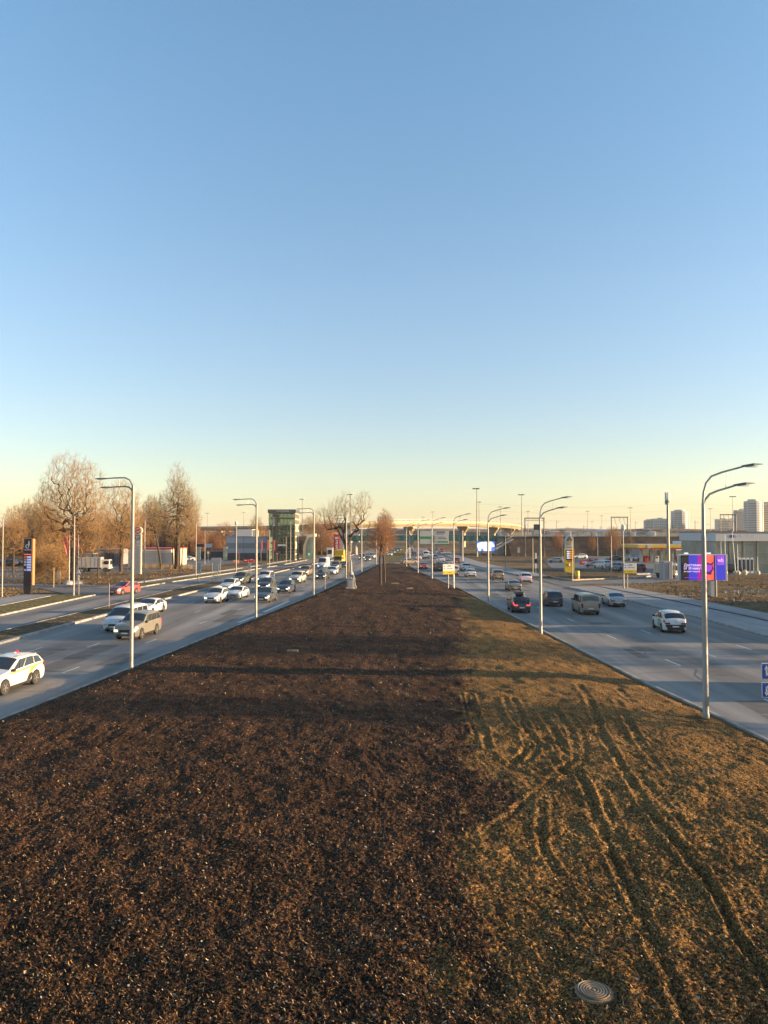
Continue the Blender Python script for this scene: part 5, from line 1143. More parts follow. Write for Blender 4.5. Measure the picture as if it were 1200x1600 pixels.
# glass tower
gclear = bpy.data.materials.new('clear_glazing'); gclear.use_nodes = True; gt_ = gclear.node_tree; gb_ = gt_.nodes['Principled BSDF']; gb_.inputs['Base Color'].default_value = (.16, .20, .17, 1); gb_.inputs['Roughness'].default_value = .1
gtr = gt_.nodes.new('ShaderNodeBsdfTransparent'); gtr.inputs[0].default_value = (.62, .74, .62, 1); gmx = gt_.nodes.new('ShaderNodeMixShader'); gmx.inputs[0].default_value = .35
gt_.links.new(gtr.outputs[0], gmx.inputs[1]); gt_.links.new(gb_.outputs[0], gmx.inputs[2]); gt_.links.new(gmx.outputs[0], gt_.nodes['Material Output'].inputs['Surface'])
Yt = 222; x, wd, _, z1 = frame(419.5, 461, 796, 870, Yt); t = thing('glass_tower', 'five storey glass stair tower with dark roof band', 'building', (x, Yt, 0)); D = 10
gl = MB().box((0, D / 2 + .1, z1 * .47), (wd - .3, D - .3, z1 * .94)).build('glazing', gclear, t)
b = MB(); zr = z1 * .935
MB().box((0, D / 2, z1 * .965), (wd + .5, D + .5, z1 * .07)).build('roof_band', dgrey, t)
text('band_lettering', '// AVTOCENTER', z1 * .035, (.2, -.3, z1 * .965), lgreyp, t, width=wd * .5)
for k in range(8): b.box((-wd / 2 + .1 + k * (wd - .2) / 7, .0, zr / 2), (.14, .16, zr))
for k in range(9): b.box((0, -.004, .1 + k * (zr - .2) / 8), (wd - .1, .12, .16))
b.build('front_frame', mat('frame_olive', (.12, .11, .07), .5, .2), t)
b = MB()
for k in range(5): b.box((wd / 2 - .02, .1 + k * (D - .2) / 4, zr / 2), (.2, .28, zr))
for k in range(9): b.box((wd / 2 + .01, D / 2, .15 + k * (zr - .3) / 8), (.16, D, .35))
b.build('sunlit_side_frame', cream, t)  # side frame and panels cream: sunlight on this face put into the colour
for s_ in (2, 5): MB().box((wd / 2 + .06, D * .4, .15 + (s_ + .5) * (zr - .3) / 8), (.1, D * .55, zr / 9)).build('side_panel', cream, t)
MB().box((-wd * .32, D * .6, z1 * .46), (1.6, 4, z1 * .9)).build('lift_shaft', greyp, t)
for k in range(1, 6): MB().box((.2, D / 2, k * z1 / 6), (wd - .8, D - .8, .3)).build('floor_slab', greyp, t)
MB().box((0, -.12, z1 * .30), (wd * .3, .08, z1 * .035)).build('white_logo', lgreyp, t); MB().box((wd * .03, -.12, z1 * .22), (wd * .34, .08, z1 * .07)).build('blue_board', navy, t)
text('tower_letters', 'LADA', z1 * .07, (-wd * .30, -.12, z1 * .76), lgreyp, t, rot=(math.pi / 2, math.pi / 2, 0))
# wedge pavilion
x, wd, _, z1 = frame(473, 490, 834, 868, 226); t = thing('glass_pavilion', 'glass pavilion with slanted cream frame right of the tower', 'building', (x, 226, 0))
o_ = [(-wd / 2, 0), (-wd / 2 + .2, z1 * .55), (-wd * .05, z1 * .97), (wd * .62, z1), (wd * .62, z1 * .9), (wd * .02, z1 * .87), (-wd / 2 + .9, z1 * .5), (-wd / 2 + .8, 0)]
MB().vprism(o_, -.15, 6).build('frame', cream, t); MB().vprism([(-wd / 2 + .8, 0), (-wd / 2 + .9, z1 * .5), (wd * .02, z1 * .87), (wd * .5, z1 * .88), (wd * .5, 0)], .1, 5.8).build('glazing', glassb, t)
MB().box((wd * .08, -.05, z1 * .22), (wd * .2, .05, z1 * .1)).build('green_sign', mat('pale_green', (.2, .5, .25), .5, emit=(.2, .6, .3), es=.2), t)
for k, (px_, lb) in enumerate(((409, 'slim red banner before the striped hall'), (418.5, 'orange red banner at the striped hall corner'), (428.5, 'red banner before the glass tower'))):
    t, wd, z0, z1 = board('banner', lb, 'banner', px_ - 1.2, px_ + 1.2, 844, 860, 873, flagred, (.0,), Yd=214, pr_=.05)
# road signs on the left
def round_sign(px_, pyc, pyb, r_px, label, m=None, rz=0, name='road_sign'):
    p = G(px_, pyb); c_ = P(px_, pyc, p.y); rr = r_px / FPX * p.y; t = thing(name, label, 'sign', p, rz)
    MB().cyl((0, .06, -.05), (0, .06, c_.z), .04, None, 8).build('post', galv, t); MB().vprism(disc(0, c_.z, rr, rr, 0, 0), -.02, .02).build('disc', m or redp, t)
    if m is None: MB().box((0, -.035, c_.z), (rr * 1.3, .02, rr * .35)).build('white_bar', whitep, t)
    return t
round_sign(433, 865.5, 882, 2.1, 'red round no entry sign on a pole before the glass tower')
round_sign(373.3, 864, 880, 1.8, 'red round no entry sign before the striped hall')
round_sign(325, 863.5, 881, 2.0, 'cream backed round sign near the gate', cream)
t, wd, z0, z1 = board('road_sign', 'grey back of a wide sign on two poles in the verge opening', 'sign', 330, 345.5, 871.5, 877.5, 909, greyp, (.1, .9))
board('road_sign', 'blue grey sign panel below the wide one, left of the green car', 'sign', 333.5, 342, 882, 893, 910.5, mat('blue_grey_sign', (.22, .3, .36), .5), (.3, .7))
board('road_sign', 'narrow blue sign on a pole at the verge tip', 'sign', 308.5, 314, 880, 896.5, 912.5, mat('blue_grey_sign', (.22, .3, .36), .5), (.6,))
board('road_sign', 'thin pair sign poles with blue panel at the second verge tip', 'sign', 387.5, 392, 879, 887, 903, mat('blue_grey_sign', (.22, .3, .36), .5), (.2, .9))
board('road_sign', 'pale turquoise sign facing away on a pole by the third left lamp', 'sign', 504, 511, 885, 894, 923.5, mat('sign_back', (.33, .42, .43), .5), (.55,), pr_=.06)
def barrier(px_, py_, label, m=redp, w_=1.6):
    p = G(px_, py_); t = thing('road_barrier', label, 'barrier', p)
    MB().vprism([(-w_ / 2, 0), (w_ / 2, 0), (w_ / 2 * .9, .35), (w_ / 2 * .9, .85), (-w_ / 2 * .9, .85), (-w_ / 2 * .9, .35)], -.22, .22).build('shell', m, t); MB().box((0, -.24, .6), (w_ * .5, .03, .2)).build('stripe', whitep, t)
for a in ((384, 879, 'red barrier left of a pair by the yard entrance'), (393, 878, 'red barrier right of a pair by the yard entrance'), (368, 880, 'small orange barrier near the globe lamp pole', orangep)): barrier(*a)
for a in ((913, 882, 'wide red barrier in the forecourt right of yellow price sign', redp, 2.6), (926, 877, 'red barrier farther back in the forecourt', redp, 2.4)): barrier(*a)
# red vertical sign, kiosk
t, wd, z0, z1 = board('advertising_pillar', 'red vertical sign with white lettering left of the forked tree', 'sign', 521.5, 531, 835, 863, 868, mat('deep_red', (.40, .015, .03), .45), (.3, .7), Yd=225, depth=.8, pr_=.15)
text('pillar_text', 'ШИНЫ', (z1 - z0) * .20, (wd * .05, -.46, z0 + (z1 - z0) * .36), whitep, t, rot=(math.pi / 2, -math.pi / 2, 0)); MB().box((0, -.43, z0 + (z1 - z0) * .8), (wd * .6, .05, (z1 - z0) * .12)).build('pale_badge', lgreyp, t)
x, wd, _, z1 = frame(510.5, 520, 856, 866, 240); t = thing('guard_booth', 'small white booth left of the red vertical sign', 'booth', (x, 240, 0))
MB().box((0, 1, z1 * .5), (wd, 2, z1)).build('wall', whitep, t); MB().box((0, -.03, z1 * .62), (wd * .7, .06, z1 * .4)).build('window', glassd, t); MB().box((0, 1, z1 + .08), (wd * 1.2, 2.5, .16)).build('roof', greyp, t)

# ------------------------------------------------------------ stone monument in the median
p = G(547, 921.5, .3); t = thing('stone_monument', 'pale stone monument with scroll flank and slim obelisk beside the bare tree', 'monument', (p.x, p.y, .25))
stone = mat('pale_stone_block', (.29, .285, .27), .8, var=.12, scale=1.5, bump=.3)
MB().box((0, 0, .2), (1.15, 1.3, .4), 0, 0, .05).build('base', stone, t); MB().box((0, 0, .95), (.86, 1.0, 1.1), 0, 0, .03).build('plinth', stone, t); MB().box((0, 0, 1.57), (1.05, 1.2, .16), 0, 0, .04).build('cornice', stone, t)
MB().box((0, -.51, .95), (.5, .05, .7)).build('inscription_panel', mat('panel_stone', (.36, .37, .38), .7), t)
sc_ = [(.43, .38), (.75, .35), (.86, .15), (.86, .0), (.62, .0)]
MB().vprism([(.44, 0), (.86, 0), (.9, .35), (.74, .7), (.66, 1.1), (.68, 1.55), (.56, 1.8), (.4, 2.1), (.44, 1.5)], -.3, .35).build('scroll', stone, t)
MB().lathe((.12, 0, 1.65), [(.36, 0), (.30, .12), (.18, .22), (.33, .45), (.36, .62), (.28, .8), (.16, .88), (.17, 1.0), (.15, 1.6), (.10, 2.3), (.02, 2.45)], 14).build('finial', stone, t, True)
x, wd, _, z1 = frame(543.3, 548.5, 862, 880, G(545, 908).y); 
t, wd, z0, z1 = board('poster_pillar', 'tall sunlit cream box on the lamp post behind the monument', 'box', 543.3, 548, 862, 878, 905, cream, (.5,), depth=.5, Yd=127)

# ------------------------------------------------------------ yellow and white information boards
def info(px0, px1, py0, py1, pyb, label, posts, rz=0.0):
    t, wd, z0, z1 = board('direction_board', label, 'sign', px0, px1, py0, py1, pyb, whitep, posts, pr_=.07, rz=rz); hh = z1 - z0
    MB().box((0, -.045, z0 + hh * .16), (wd, .03, hh * .32)).build('yellow_band', yellowp, t)
    b = mat('sign_print', (.08, .08, .09), .6)
    for zz, w_, xx in ((.88, .25, .05), (.77, .3, .02), (.56, .5, .08)): MB().box((xx * wd, -.04, z0 + hh * zz), (wd * w_, .02, hh * .045)).build('print_line', b, t)
    MB().box((.05 * wd, -.065, z0 + hh * .17), (wd * .35, .02, hh * .04)).build('print_line', b, t)
    for zz in (.8, .56): MB().box((-wd * .36, -.04, z0 + hh * zz), (wd * .08, .02, hh * .07)).build('print_arrow', b, t)
    MB().box((-wd * .38, -.065, z0 + hh * .17), (wd * .06, .02, hh * .06)).build('print_arrow', b, t); return t
info(691.5, 710.8, 881.5, 897.3, 922.5, 'white board with yellow foot on two poles at the median edge', (.48, .93), .25)
info(974.5, 994.5, 880, 895.5, 921.5, 'white board with yellow foot on the right roadside', (.3,))
p = G(984, 921)
# blue lane signs at the right edge
Yb = 28.5
def lane_sign(px0, py0, py1, label, up):
    z0, z1 = P(px0, py1, Yb).z, P(px0, py0, Yb).z; x0 = P(px0, py0, Yb).x; s = z1 - z0; t = thing('lane_sign', label, 'sign', (x0 + s / 2, Yb, z0))
    MB().box((0, 0, s / 2), (s, .03, s), 0, 0, .008).build('frame', whitep, t); MB().box((0, -.022, s / 2), (s * .92, .02, s * .92)).build('blue_face', bluep, t)
    MB().box((-s * .22, -.04, s * (.45 if up else .52)), (s * .1, .02, s * .45)).build('arrow_shaft', whitep, t); hz = s * .86 if up else s * .14; b_ = s * .62 if up else s * .36
    MB().vprism([(-s * .36, b_), (-s * .08, b_), (-s * .22, hz)], -.05, -.03).build('arrow_head', whitep, t)
    pts = [(-s * .22 + s * .22 * (1 - math.cos(a)), s * (.45 if up else .6) + (-1 if up else 1) * s * .2 * math.sin(a)) for a in np.linspace(0, math.pi, 9)]
    b = MB()
    for (xa, za), (xb, zb) in zip(pts[:-1], pts[1:]): b.cyl((xa, -.04, za), (xb, -.04, zb), s * .05, None, 6)
    b.build('arrow_curve', whitep, t); return t, s
t, s = lane_sign(1189.5, 1036, 1061.5, 'upper blue lane sign with white up arrow at the right edge', True)
t, s = lane_sign(1190, 1066, 1090, 'lower blue lane sign with white down arrow at the right edge', False)
q = P(1212, 1060, Yb); t = thing('sign_bracket', 'grey frame carrying the two blue lane signs at right edge', 'pole', (q.x + .35, Yb + .1, 0)); MB().cyl((0, 0, 0), (0, 0, P(1200, 1030, Yb).z + .05), .06, None, 10).build('post', galv, t)
MB().box((-.35, -.04, P(1200, 1049, Yb).z), (.75, .04, .05)).build('cross_bar', galv, t); MB().box((-.35, -.04, P(1200, 1078, Yb).z), (.75, .04, .05)).build('cross_bar', galv, t)
# manhole
p = G(928, 1553, .42); hz = float(med_h(np.array([p.x]), np.array([p.y]))[0]) + .05; t = thing('manhole_cover', 'round ribbed manhole cover lying in the turf at the bottom right', 'manhole cover', (p.x, p.y, hz + .0)); t.scale = (.72, .72, .8); iron = mat('cast_iron', (.15, .11, .075), .55, .3, .2, 8)
MB().lathe((0, 0, -.12), [(.36, 0), (.36, .14), (.345, .15), (.33, .135), (.01, .135)], 40).build('lid', iron, t); 
ringm = mat('worn_iron', (.30, .23, .15), .45, .4, .2, 8)
for rr in (.09, .15, .21, .27): MB().lathe((0, 0, 0), [(rr, .014), (rr, .028), (rr + .022, .028), (rr + .022, .014)], 40).build('rib', ringm, t)
MB().lathe((0, 0, -.12), [(.43, 0), (.43, .09), (.40, .12), (.37, .125), (.365, .0)], 40).build('rim', mat('rim_concrete', (.26, .16, .085), .85), t); MB().lathe((0, 0, .012), [(.035, 0), (.03, .02)], 16).build('boss', ringm, t)
# slabs on the median
brownslab = mat('muddy_slab', (.16, .12, .085), .9, var=.3, scale=4)
for k, (px_, py_, w_, lb) in enumerate(((457, 1021, .7, 'long pale slab lying on the dark soil left of centre'), (617, 913, 1.2, 'pale slab on the soil right of the twin trees'), (640, 921, 1.0, 'second pale slab right of the twin trees'))):
    p = G(px_, py_, .35); t = MB().box((0, 0, .06), (w_, .5, .12), .2 * k, 0, .02).build('stone_slab', brownslab, None, False, (p.x, p.y, float(med_h(np.array([p.x]), np.array([p.y]))[0]) + .03)); tag(t, lb, 'slab')
HAZE = 0.00008

# ------------------------------------------------------------ railway embankment and green girder bridge
def embankment(name, label, pts, h, slope, depth):    # pts: crest line foot positions left to right
    b = MB(); n = len(pts); v = []
    nseg = 1
    for x, y in pts: v += [(x, y, -.1), (x, y + slope * .5, h * .52), (x, y + slope, h), (x, y + slope + depth, h), (x, y + slope * 2 + depth, -.1)]
    fs = [(i * 5 + k, i * 5 + 5 + k, i * 5 + 6 + k, i * 5 + k + 1) for i in range(n - 1) for k in range(4)] + [(0, 1, 2, 3, 4), tuple((n - 1) * 5 + k for k in (4, 3, 2, 1, 0))]
    b.add(v, fs); o = b.build(name, dark_slope); o['kind'] = 'structure'; return o
EH = 7.0
pr_ = [(46, 268)] + [(60 + 12 * k, 268 - 1.2 * k + math.sin(k * 1.7)) for k in range(14)] + [(260, 262), (420, 270)]
embankment('embankment_right', '', pr_, EH, 15, 12)
pl_ = [(-420, 300), (-260, 292)] + [(-180 + 12 * k, 285 + math.sin(k * 2.1)) for k in range(14)] + [(-16, 283)]
embankment('embankment_left', '', pl_, EH, 12, 12)
# clutter along the crest: fence posts and railing
t = thing('railway_fence', 'pale railway fence along the crest of the right embankment', 'fence', (140, 283, EH))
b = MB(); 
for k in range(62): b.box((-95 + k * 3.2, 0, .9), (.16, .16, 1.8))
b.build('posts', galv, t); b = MB(); b.box((2, 0, 1.7), (196, .08, .1)); b.box((2, 0, .9), (196, .08, .08)); b.box((2, 0, .35), (196, .3, .5)); b.build('rails', concrete, t)
r = random.Random(4)
def lump(x, y, z, s, m, label):
    t = thing('relay_cabinet', label, 'cabinet', (x, y, z)); MB().box((0, 0, s * .5), (s * 1.2, s, s), 0, 0, .08).build('body', m, t); MB().box((0, -s * .5 - .02, s * .5), (s * .7, .05, s * .7)).build('door', greyp, t)
for k in range(10): lump(48 + k * 11 + r.uniform(-3, 3), 281, EH, r.uniform(1.1, 2.0), r.choice((cream, concrete, lgreyp)), 'pale trackside cabinet on the right embankment crest, number %s from the bridge' % ORD[k] if k < 9 else 'pale trackside cabinet farthest right on the embankment crest')
t = thing('rail_bridge', 'green girder railway bridge crossing the roads beneath the flyover', 'bridge', (14, 290, 0)); BW = 64
MB().box((0, 0, 6.9), (BW, 9, .9)).build('deck', concrete, t)
b = MB()
for y in (-4.7,):
    b.box((0, y, 6.35), (BW, .3, 2.1))
    for k in range(22): b.box((-BW / 2 + 1.5 + k * 3, y - .2, 6.35), (.2, .2, 2.1))
b.build('girder', teal, t)
b = MB()
for k in range(22): b.box((-BW / 2 + 1.5 + k * 3, -4.6, 8.0), (.12, .12, 1.3))
b.box((0, -4.6, 8.6), (BW, .1, .1)); b.box((0, -4.6, 8.1), (BW, .08, .08)); b.build('railing', dgrey, t)
for k, xx in enumerate((-17, -5, 4.5, 13, 24, 31)):
    q = MB().cyl((xx - 8, -3, 0), (xx - 8, -3, 5.3), .8, .8, 14).build('pier', cream if k % 2 else concrete, t, True); MB().box((xx - 8, 0, 5.35), (2.4, 8, .5)).build('pier_cap', concrete, t)
for s_ in (-1, 1): MB().box((s_ * (BW / 2 - 1), 0, 3), (3, 10, 6.6)).build('abutment', concrete, t)
# stair up the embankment
t = thing('embankment_stair', 'concrete stair with rail climbing the embankment beside the flyover bend', 'stairs', (0, 0, 0)); b = MB(); a, c_ = P(772, 857, 266), P(800, 842, 268)
a = Vector((a.x, 262, a.z)); c_ = Vector((c_.x, 266, c_.z)); N = 18
for k in range(N): q = a.lerp(c_, k / N); b.box((q.x, q.y, q.z), (.7, 2.0, .5))
b.build('steps', concrete, t); MB().tube([a + Vector((0, -1.2, 1.2)), c_ + Vector((0, -1.2, 1.2))], .07, 6).build('handrail', galv, t)

# ------------------------------------------------------------ flyover
fp = [(250, 823, 620), (330, 822.5, 520), (430, 821, 440), (490, 819, 405), (540, 816.6, 392), (590, 815, 398), (640, 814.3, 412), (690, 814, 432), (735, 814.5, 455), (770, 816, 478), (797, 818, 500), (812, 820, 522), (816, 822, 545), (806, 822, 575), (785, 822, 600)]
raw = [P(*q) for q in fp]
def cat_(pts, n=5):
    out = []
    for i in range(len(pts) - 1):
        a, b_, c_, d_ = pts[max(i - 1, 0)], pts[i], pts[i + 1], pts[min(i + 2, len(pts) - 1)]
        for k in range(n):
            t_ = k / n; out.append(.5 * ((2 * b_) + (c_ - a) * t_ + (2 * a - 5 * b_ + 4 * c_ - d_) * t_ ** 2 + (3 * b_ - a - 3 * c_ + d_) * t_ ** 3))
    return out + [pts[-1]]
pth = cat_(raw); fly = thing('flyover', 'curved pale yellow flyover sweeping over the road ahead', 'bridge', (0, 0, 0))
flym = mat('flyover_panel', (.50, .38, .19), .6, var=.15, scale=.12); flyd = mat('flyover_beam', (.36, .28, .16), .65, var=.12, scale=.1)
def sweep(prof, m, name, parent):     # prof: (outward offset, z offset), outward = towards the camera side
    b = MB(); n = len(prof); v = []
    for i, p in enumerate(pth):
        d = (pth[min(i + 1, len(pth) - 1)] - pth[max(i - 1, 0)]); d.z = 0; d.normalize(); nr = Vector((d.y, -d.x, 0))
        v += [tuple(p + nr * o_ + Vector((0, 0, z_))) for o_, z_ in prof]
    fs = [(i * n + k, i * n + n + k, i * n + n + (k + 1) % n, i * n + (k + 1) % n) for i in range(len(pth) - 1) for k in range(n)] + [tuple(range(n)), tuple(reversed(range((len(pth) - 1) * n, len(pth) * n)))]
    return b.add(v, fs).build(name, m, parent)
sweep([(0, 0), (0, -1.2), (-.6, -1.3), (-.6, .0)], flym, 'parapet', fly)
sweep([(-.9, -1.3), (-.9, -1.75), (-1.8, -3.1), (-9, -3.1), (-10, -1.3)], flyd, 'box_girder', fly)
sweep([(-.4, -1.2), (-.4, -1.4), (-11, -1.4), (-11, -1.2)], greyp, 'deck', fly)
sweep([(-10.5, 0), (-10.5, -1.2), (-11, -1.3), (-11, 0)], flym, 'parapet', fly)
b = MB()
for i, p in enumerate(pth[::1]):
    b.box((p.x, p.y + .3, p.z + .5), (.14, .14, 1.0))
b.build('rail_posts', greyp, fly)
sweep([(-.2, .95), (-.2, 1.05), (-.35, 1.05), (-.35, .95)], galv, 'handrail', fly)
for k in (8, 17, 31, 40, 47, 53, 57):
    p = pth[min(k, len(pth) - 1)]; d = (pth[min(k + 1, len(pth) - 1)] - pth[k - 1]); d.z = 0; d.normalize(); nr = Vector((d.y, -d.x, 0)); c_ = p - nr * 5.2; zt = p.z - 3.1; b = MB(); n0 = d
    o_ = [(-1.2, 0), (-1.2, zt - 4.2), (-3.8, zt - .9), (-3.8, zt), (3.8, zt), (3.8, zt - .9), (1.2, zt - 4.2), (1.2, 0)]
    v = [tuple(Vector((c_.x, c_.y, 0)) + nr * a_ + d * s_ + Vector((0, 0, z_))) for s_ in (-1, 1) for a_, z_ in o_]
    b.add(v, [tuple(range(8)), tuple(range(15, 7, -1))] + [(i, i + 8, (i + 1) % 8 + 8, (i + 1) % 8) for i in range(8)]).build('pier', flyd, fly)
# higher rear ramp seen under the flyover
rp = [(560, 829, 700), (640, 828.5, 640), (700, 829.5, 600), (760, 832, 580), (820, 834, 560)]
pth = cat_([P(*q) for q in rp]); rear = thing('rear_ramp', 'grey rear ramp seen beneath the pale flyover', 'bridge', (0, 0, 0)); sweep([(0, 0), (0, -3.4), (-8, -3.4), (-8, 0)], mat('ramp_grey', (.2, .19, .18), .8), 'girder', rear)
for k in (3, 8, 13, 18): p = pth[k]; MB().cyl((p.x, p.y + 4, 0), (p.x, p.y + 4, p.z - 3), 1.0, None, 10).build('pier', concrete, rear)

# ------------------------------------------------------------ overhead signs
Yg = 216.0
t = thing('sign_gantry', 'steel gantry spanning the right road with its two poles', 'gantry', (P(690, 840, Yg).x, Yg + .6, 0)); xl_, xr_ = P(640, 835, Yg).x - t.location.x, P(723, 835, Yg).x - t.location.x; zg = P(700, 834, Yg).z
b = MB()
for xx in (xl_, xr_): MB().cyl((xx, 0, 0), (xx, 0, zg + .9), .2, .15, 10).build('post', galv, t)
for zz in (zg + .6, zg - .5): b.box(((xl_ + xr_) / 2, 0, zz), (xr_ - xl_, .18, .18))
for k in range(14): f = k / 14; b.tube([(xl_ + (xr_ - xl_) * f, 0, zg + (.6 if k % 2 else -.5)), (xl_ + (xr_ - xl_) * (f + 1 / 14), 0, zg + (-.5 if k % 2 else .6))], .05, 4)
b.build('truss', dgrey, t)
sgrey = mat('sign_face_grey', (.50, .50, .46), .6, var=.04); sgreen = mat('sign_green', (.02, .20, .08), .5)
def ovh(px0, px1, label):
    x, wd, z0, z1 = frame(px0, px1, 829.8, 850, Yg); t = thing('overhead_sign', label, 'sign', (x, Yg, z0)); hh = z1 - z0
    MB().box((0, 0, hh / 2), (wd, .12, hh), 0, 0, .02).build('panel', sgrey, t); return t, wd, hh
t, wd, hh = ovh(656.2, 674.8, 'left overhead sign with one green bar'); MB().box((-.02 * wd, -.08, hh * .49), (wd * .88, .03, hh * .19)).build('green_bar', sgreen, t)
t, wd, hh = ovh(677, 701, 'right overhead sign with blue and green bars and route arrows')
MB().box((0, -.08, hh * .91), (wd * .56, .03, hh * .12)).build('blue_bar', mat('sign_blue_grey', (.10, .11, .24), .5), t); MB().box((.12 * wd, -.08, hh * .165), (wd * .68, .03, hh * .11)).build('green_bar', sgreen, t)
for zz, ww, xx in ((.77, .5, -.05), (.53, .5, .02), (.41, .58, .1)): MB().box((xx * wd, -.08, hh * zz), (wd * ww, .02, hh * .05)).build('print_line', mat('sign_print', (.08, .08, .09), .6), t)
MB().tube([(-wd * .44, -.08, hh * .08), (-wd * .44, -.08, hh * .5), (-wd * .4, -.08, hh * .62), (-wd * .34, -.08, hh * .55)], .07, 5).build('route_arrow', black, t)
for zz in (.41, .18): MB().box((-wd * .38, -.08, hh * zz), (wd * .12, .03, hh * .04)).build('route_arrow', black, t)
# blue and white video screen
Ys = 226; x, wd, z0, z1 = frame(745.3, 772.7, 846.3, 861, Ys); t = thing('video_screen', 'lit blue and white video screen on a post beyond the pavement', 'billboard', (x, Ys, 0)); hh = z1 - z0; zc = (z0 + z1) / 2
MB().box((0, .2, zc), (wd + .2, .35, hh + .2)).build('casing', dgrey, t); MB().box((0, 0, zc), (wd, .06, hh)).build('screen', e_blue, t)
for k, pg in enumerate(([(-.48, .3), (-.2, .5), (-.12, .2), (-.3, -.5), (-.4, -.5), (-.5, .0)], [(-.18, .42), (0, .5), (.16, .4), (.17, -.1), (.1, -.5), (-.1, -.5), (-.2, -.2)], [(.2, .5), (.34, .5), (.5, .1), (.5, -.02), (.32, -.1), (.3, -.5), (.2, -.5), (.17, 0)], [(-.3, -.15), (.3, -.3), (.3, -.1), (-.3, .1)])):
    MB().vprism([(a * wd, zc + c_ * hh) for a, c_ in pg], -.06 - .006 * k, -.035 - .006 * k).build('white_shape', e_white, t)
for k in range(5): MB().box((-.02 * wd + .3 * (k % 2), -.09, zc + hh * (.26 - k * .13)), (wd * (.2 + .03 * (k % 3)), .02, hh * .03)).build('text_line', e_blue, t)
MB().box((wd * .3, .3, z0 / 2), (.55, .5, z0)).build('post', galv, t)
# steel portal frames
def portal(px0, px1, pyt, pyb, Yd, label, box_=None, wires=False):
    x, wd, _, z1 = frame(px0, px1, pyt, pyb, Yd); t = thing('portal_frame', label, 'frame', (x, Yd, 0)); zb = EH if Yd > 275 else 0
    for s_ in (-1, 1): MB().cyl((s_ * wd / 2, 0, zb), (s_ * wd / 2, 0, z1), .25, .18, 8).build('post', dgrey, t)
    b = MB().box((0, 0, z1), (wd + .4, .3, .3)); b.box((0, 0, z1 - .9), (wd, .2, .15)) if not wires else None
    for k in range(8): b.tube([(-wd / 2 + k * wd / 8, 0, z1), (-wd / 2 + (k + .5) * wd / 8, 0, z1 - .5), (-wd / 2 + (k + 1) * wd / 8, 0, z1)], .05, 4)
    b.build('beam', dgrey, t)
    if box_: MB().box((box_ * wd, -.3, z1 - 3.2), (2.0, .5, 2.0)).build('display_box', black, t)
    if wires:
        for k in (-.3, .0, .25): MB().tube([(k * wd, 0, z1), (k * wd + .3, 0, z1 - 2.2), (k * wd + .9, 0, z1 - 3.2)], .07, 4).build('hanger', dgrey, t)
portal(820.5, 850, 809.5, 870, 262, 'dark portal frame with a black box left of yellow price sign', .1)
portal(955.5, 980.5, 808, 842, 285, 'dark overhead line portal right of the yellow price sign', None, True)
portal(1126, 1150, 804, 842, 285, 'overhead line portal above the glass showroom', None, True)
# yellow price pylon
Yp = G(888, 899).y; x, wd, _, z1 = frame(882.3, 896.5, 836, 899, Yp); t = thing('price_pylon', 'tall grey and yellow fuel price sign with glowing digits', 'price sign', (x, Yp, 0)); zf = lambda q: P(889, q, Yp).z; w2 = wd / 2
MB().vprism([(-w2 * .88, zf(858)), (w2 * .88, zf(858)), (w2 * .88, zf(843)), (w2 * .55, zf(838.5)), (0, zf(836)), (-w2 * .55, zf(838.5)), (-w2 * .88, zf(843))], -.3, .3).build('head', lgreyp, t)
MB().vprism([(-w2, zf(893)), (w2, zf(895.5)), (w2, zf(858)), (-w2, zf(857.5))], -.35, .35).build('yellow_panel', yellowp, t)
MB().vprism([(-w2 * .6, zf(844)), (0, zf(837)), (w2 * .6, zf(844)), (w2 * .3, zf(846)), (0, zf(842.5)), (-w2 * .3, zf(846))], -.36, -.31).build('dark_crest', dgrey, t)
MB().vprism([(-w2 * .35, zf(852)), (w2 * .35, zf(852)), (w2 * .35, zf(846)), (0, zf(843.5)), (-w2 * .35, zf(846))], -.37, -.31).build('gold_shield', mat('gold', (.5, .33, .05), .5), t)
text('pylon_brand', 'РОСНЕФТЬ', (zf(854.3) - zf(856)) * 1.0, (0, -.33, zf(855.2)), dgrey, t, width=wd * .7)
MB().vprism([(-w2 * .74, zf(875)), (w2 * .8, zf(876)), (w2 * .8, zf(859.5)), (-w2 * .74, zf(859)),], -.40, -.355).build('display', black, t)
for k in range(4):
    zz = zf(861.8 + k * 3.35); MB().box((-w2 * .35, -.43, zz), (wd * .27, .03, wd * .15)).build('grade_lamp', e_white, t)
    text('price_digits', ('95 ', '92 ', '98 ', 'ДТ ')[k].strip(), wd * .14, (-w2 * .35, -.46, zz), dgrey, t); text('price_digits', ('63.10', '58.95', '76.20', '74.35')[k], wd * .19, (w2 * .38, -.43, zz), e_orange, t, width=wd * .36); MB().box((w2 * .38, -.41, zz), (wd * .38, .02, wd * .15)).build('digit_panel', emat('lit_amber', (.9, .22, .02), .4), t)
MB().box((w2 * .1, -.37, zf(877.5)), (wd * .6, .03, .14)).build('red_line', redp, t); MB().lathe((-w2 * .2, -.37, zf(884)), [(.2, 0), (.2, .4)], 10).build('emblem', cream, t)
for k in range(3): MB().box((w2 * .1, -.37, zf(880.5 + k * 2.2)), (wd * .5, .02, .07)).build('print_line', mat('gold', (.5, .33, .05), .5), t)
MB().box((0, 0, zf(897) / 2), (wd * .6, .4, zf(895))).build('plinth', dgrey, t)
p = G(902, 905); t = thing('yellow_bin', 'yellow and orange cylindrical bin beside the yellow price sign', 'bin', p); MB().lathe((0, 0, 0), [(.36, 0), (.42, .3), (.42, 1.3), (.34, 1.45), (.1, 1.5)], 14).build('drum', yellowp, t, True); MB().lathe((0, 0, .25), [(.43, 0), (.43, .35)], 14).build('orange_band', orangep, t)
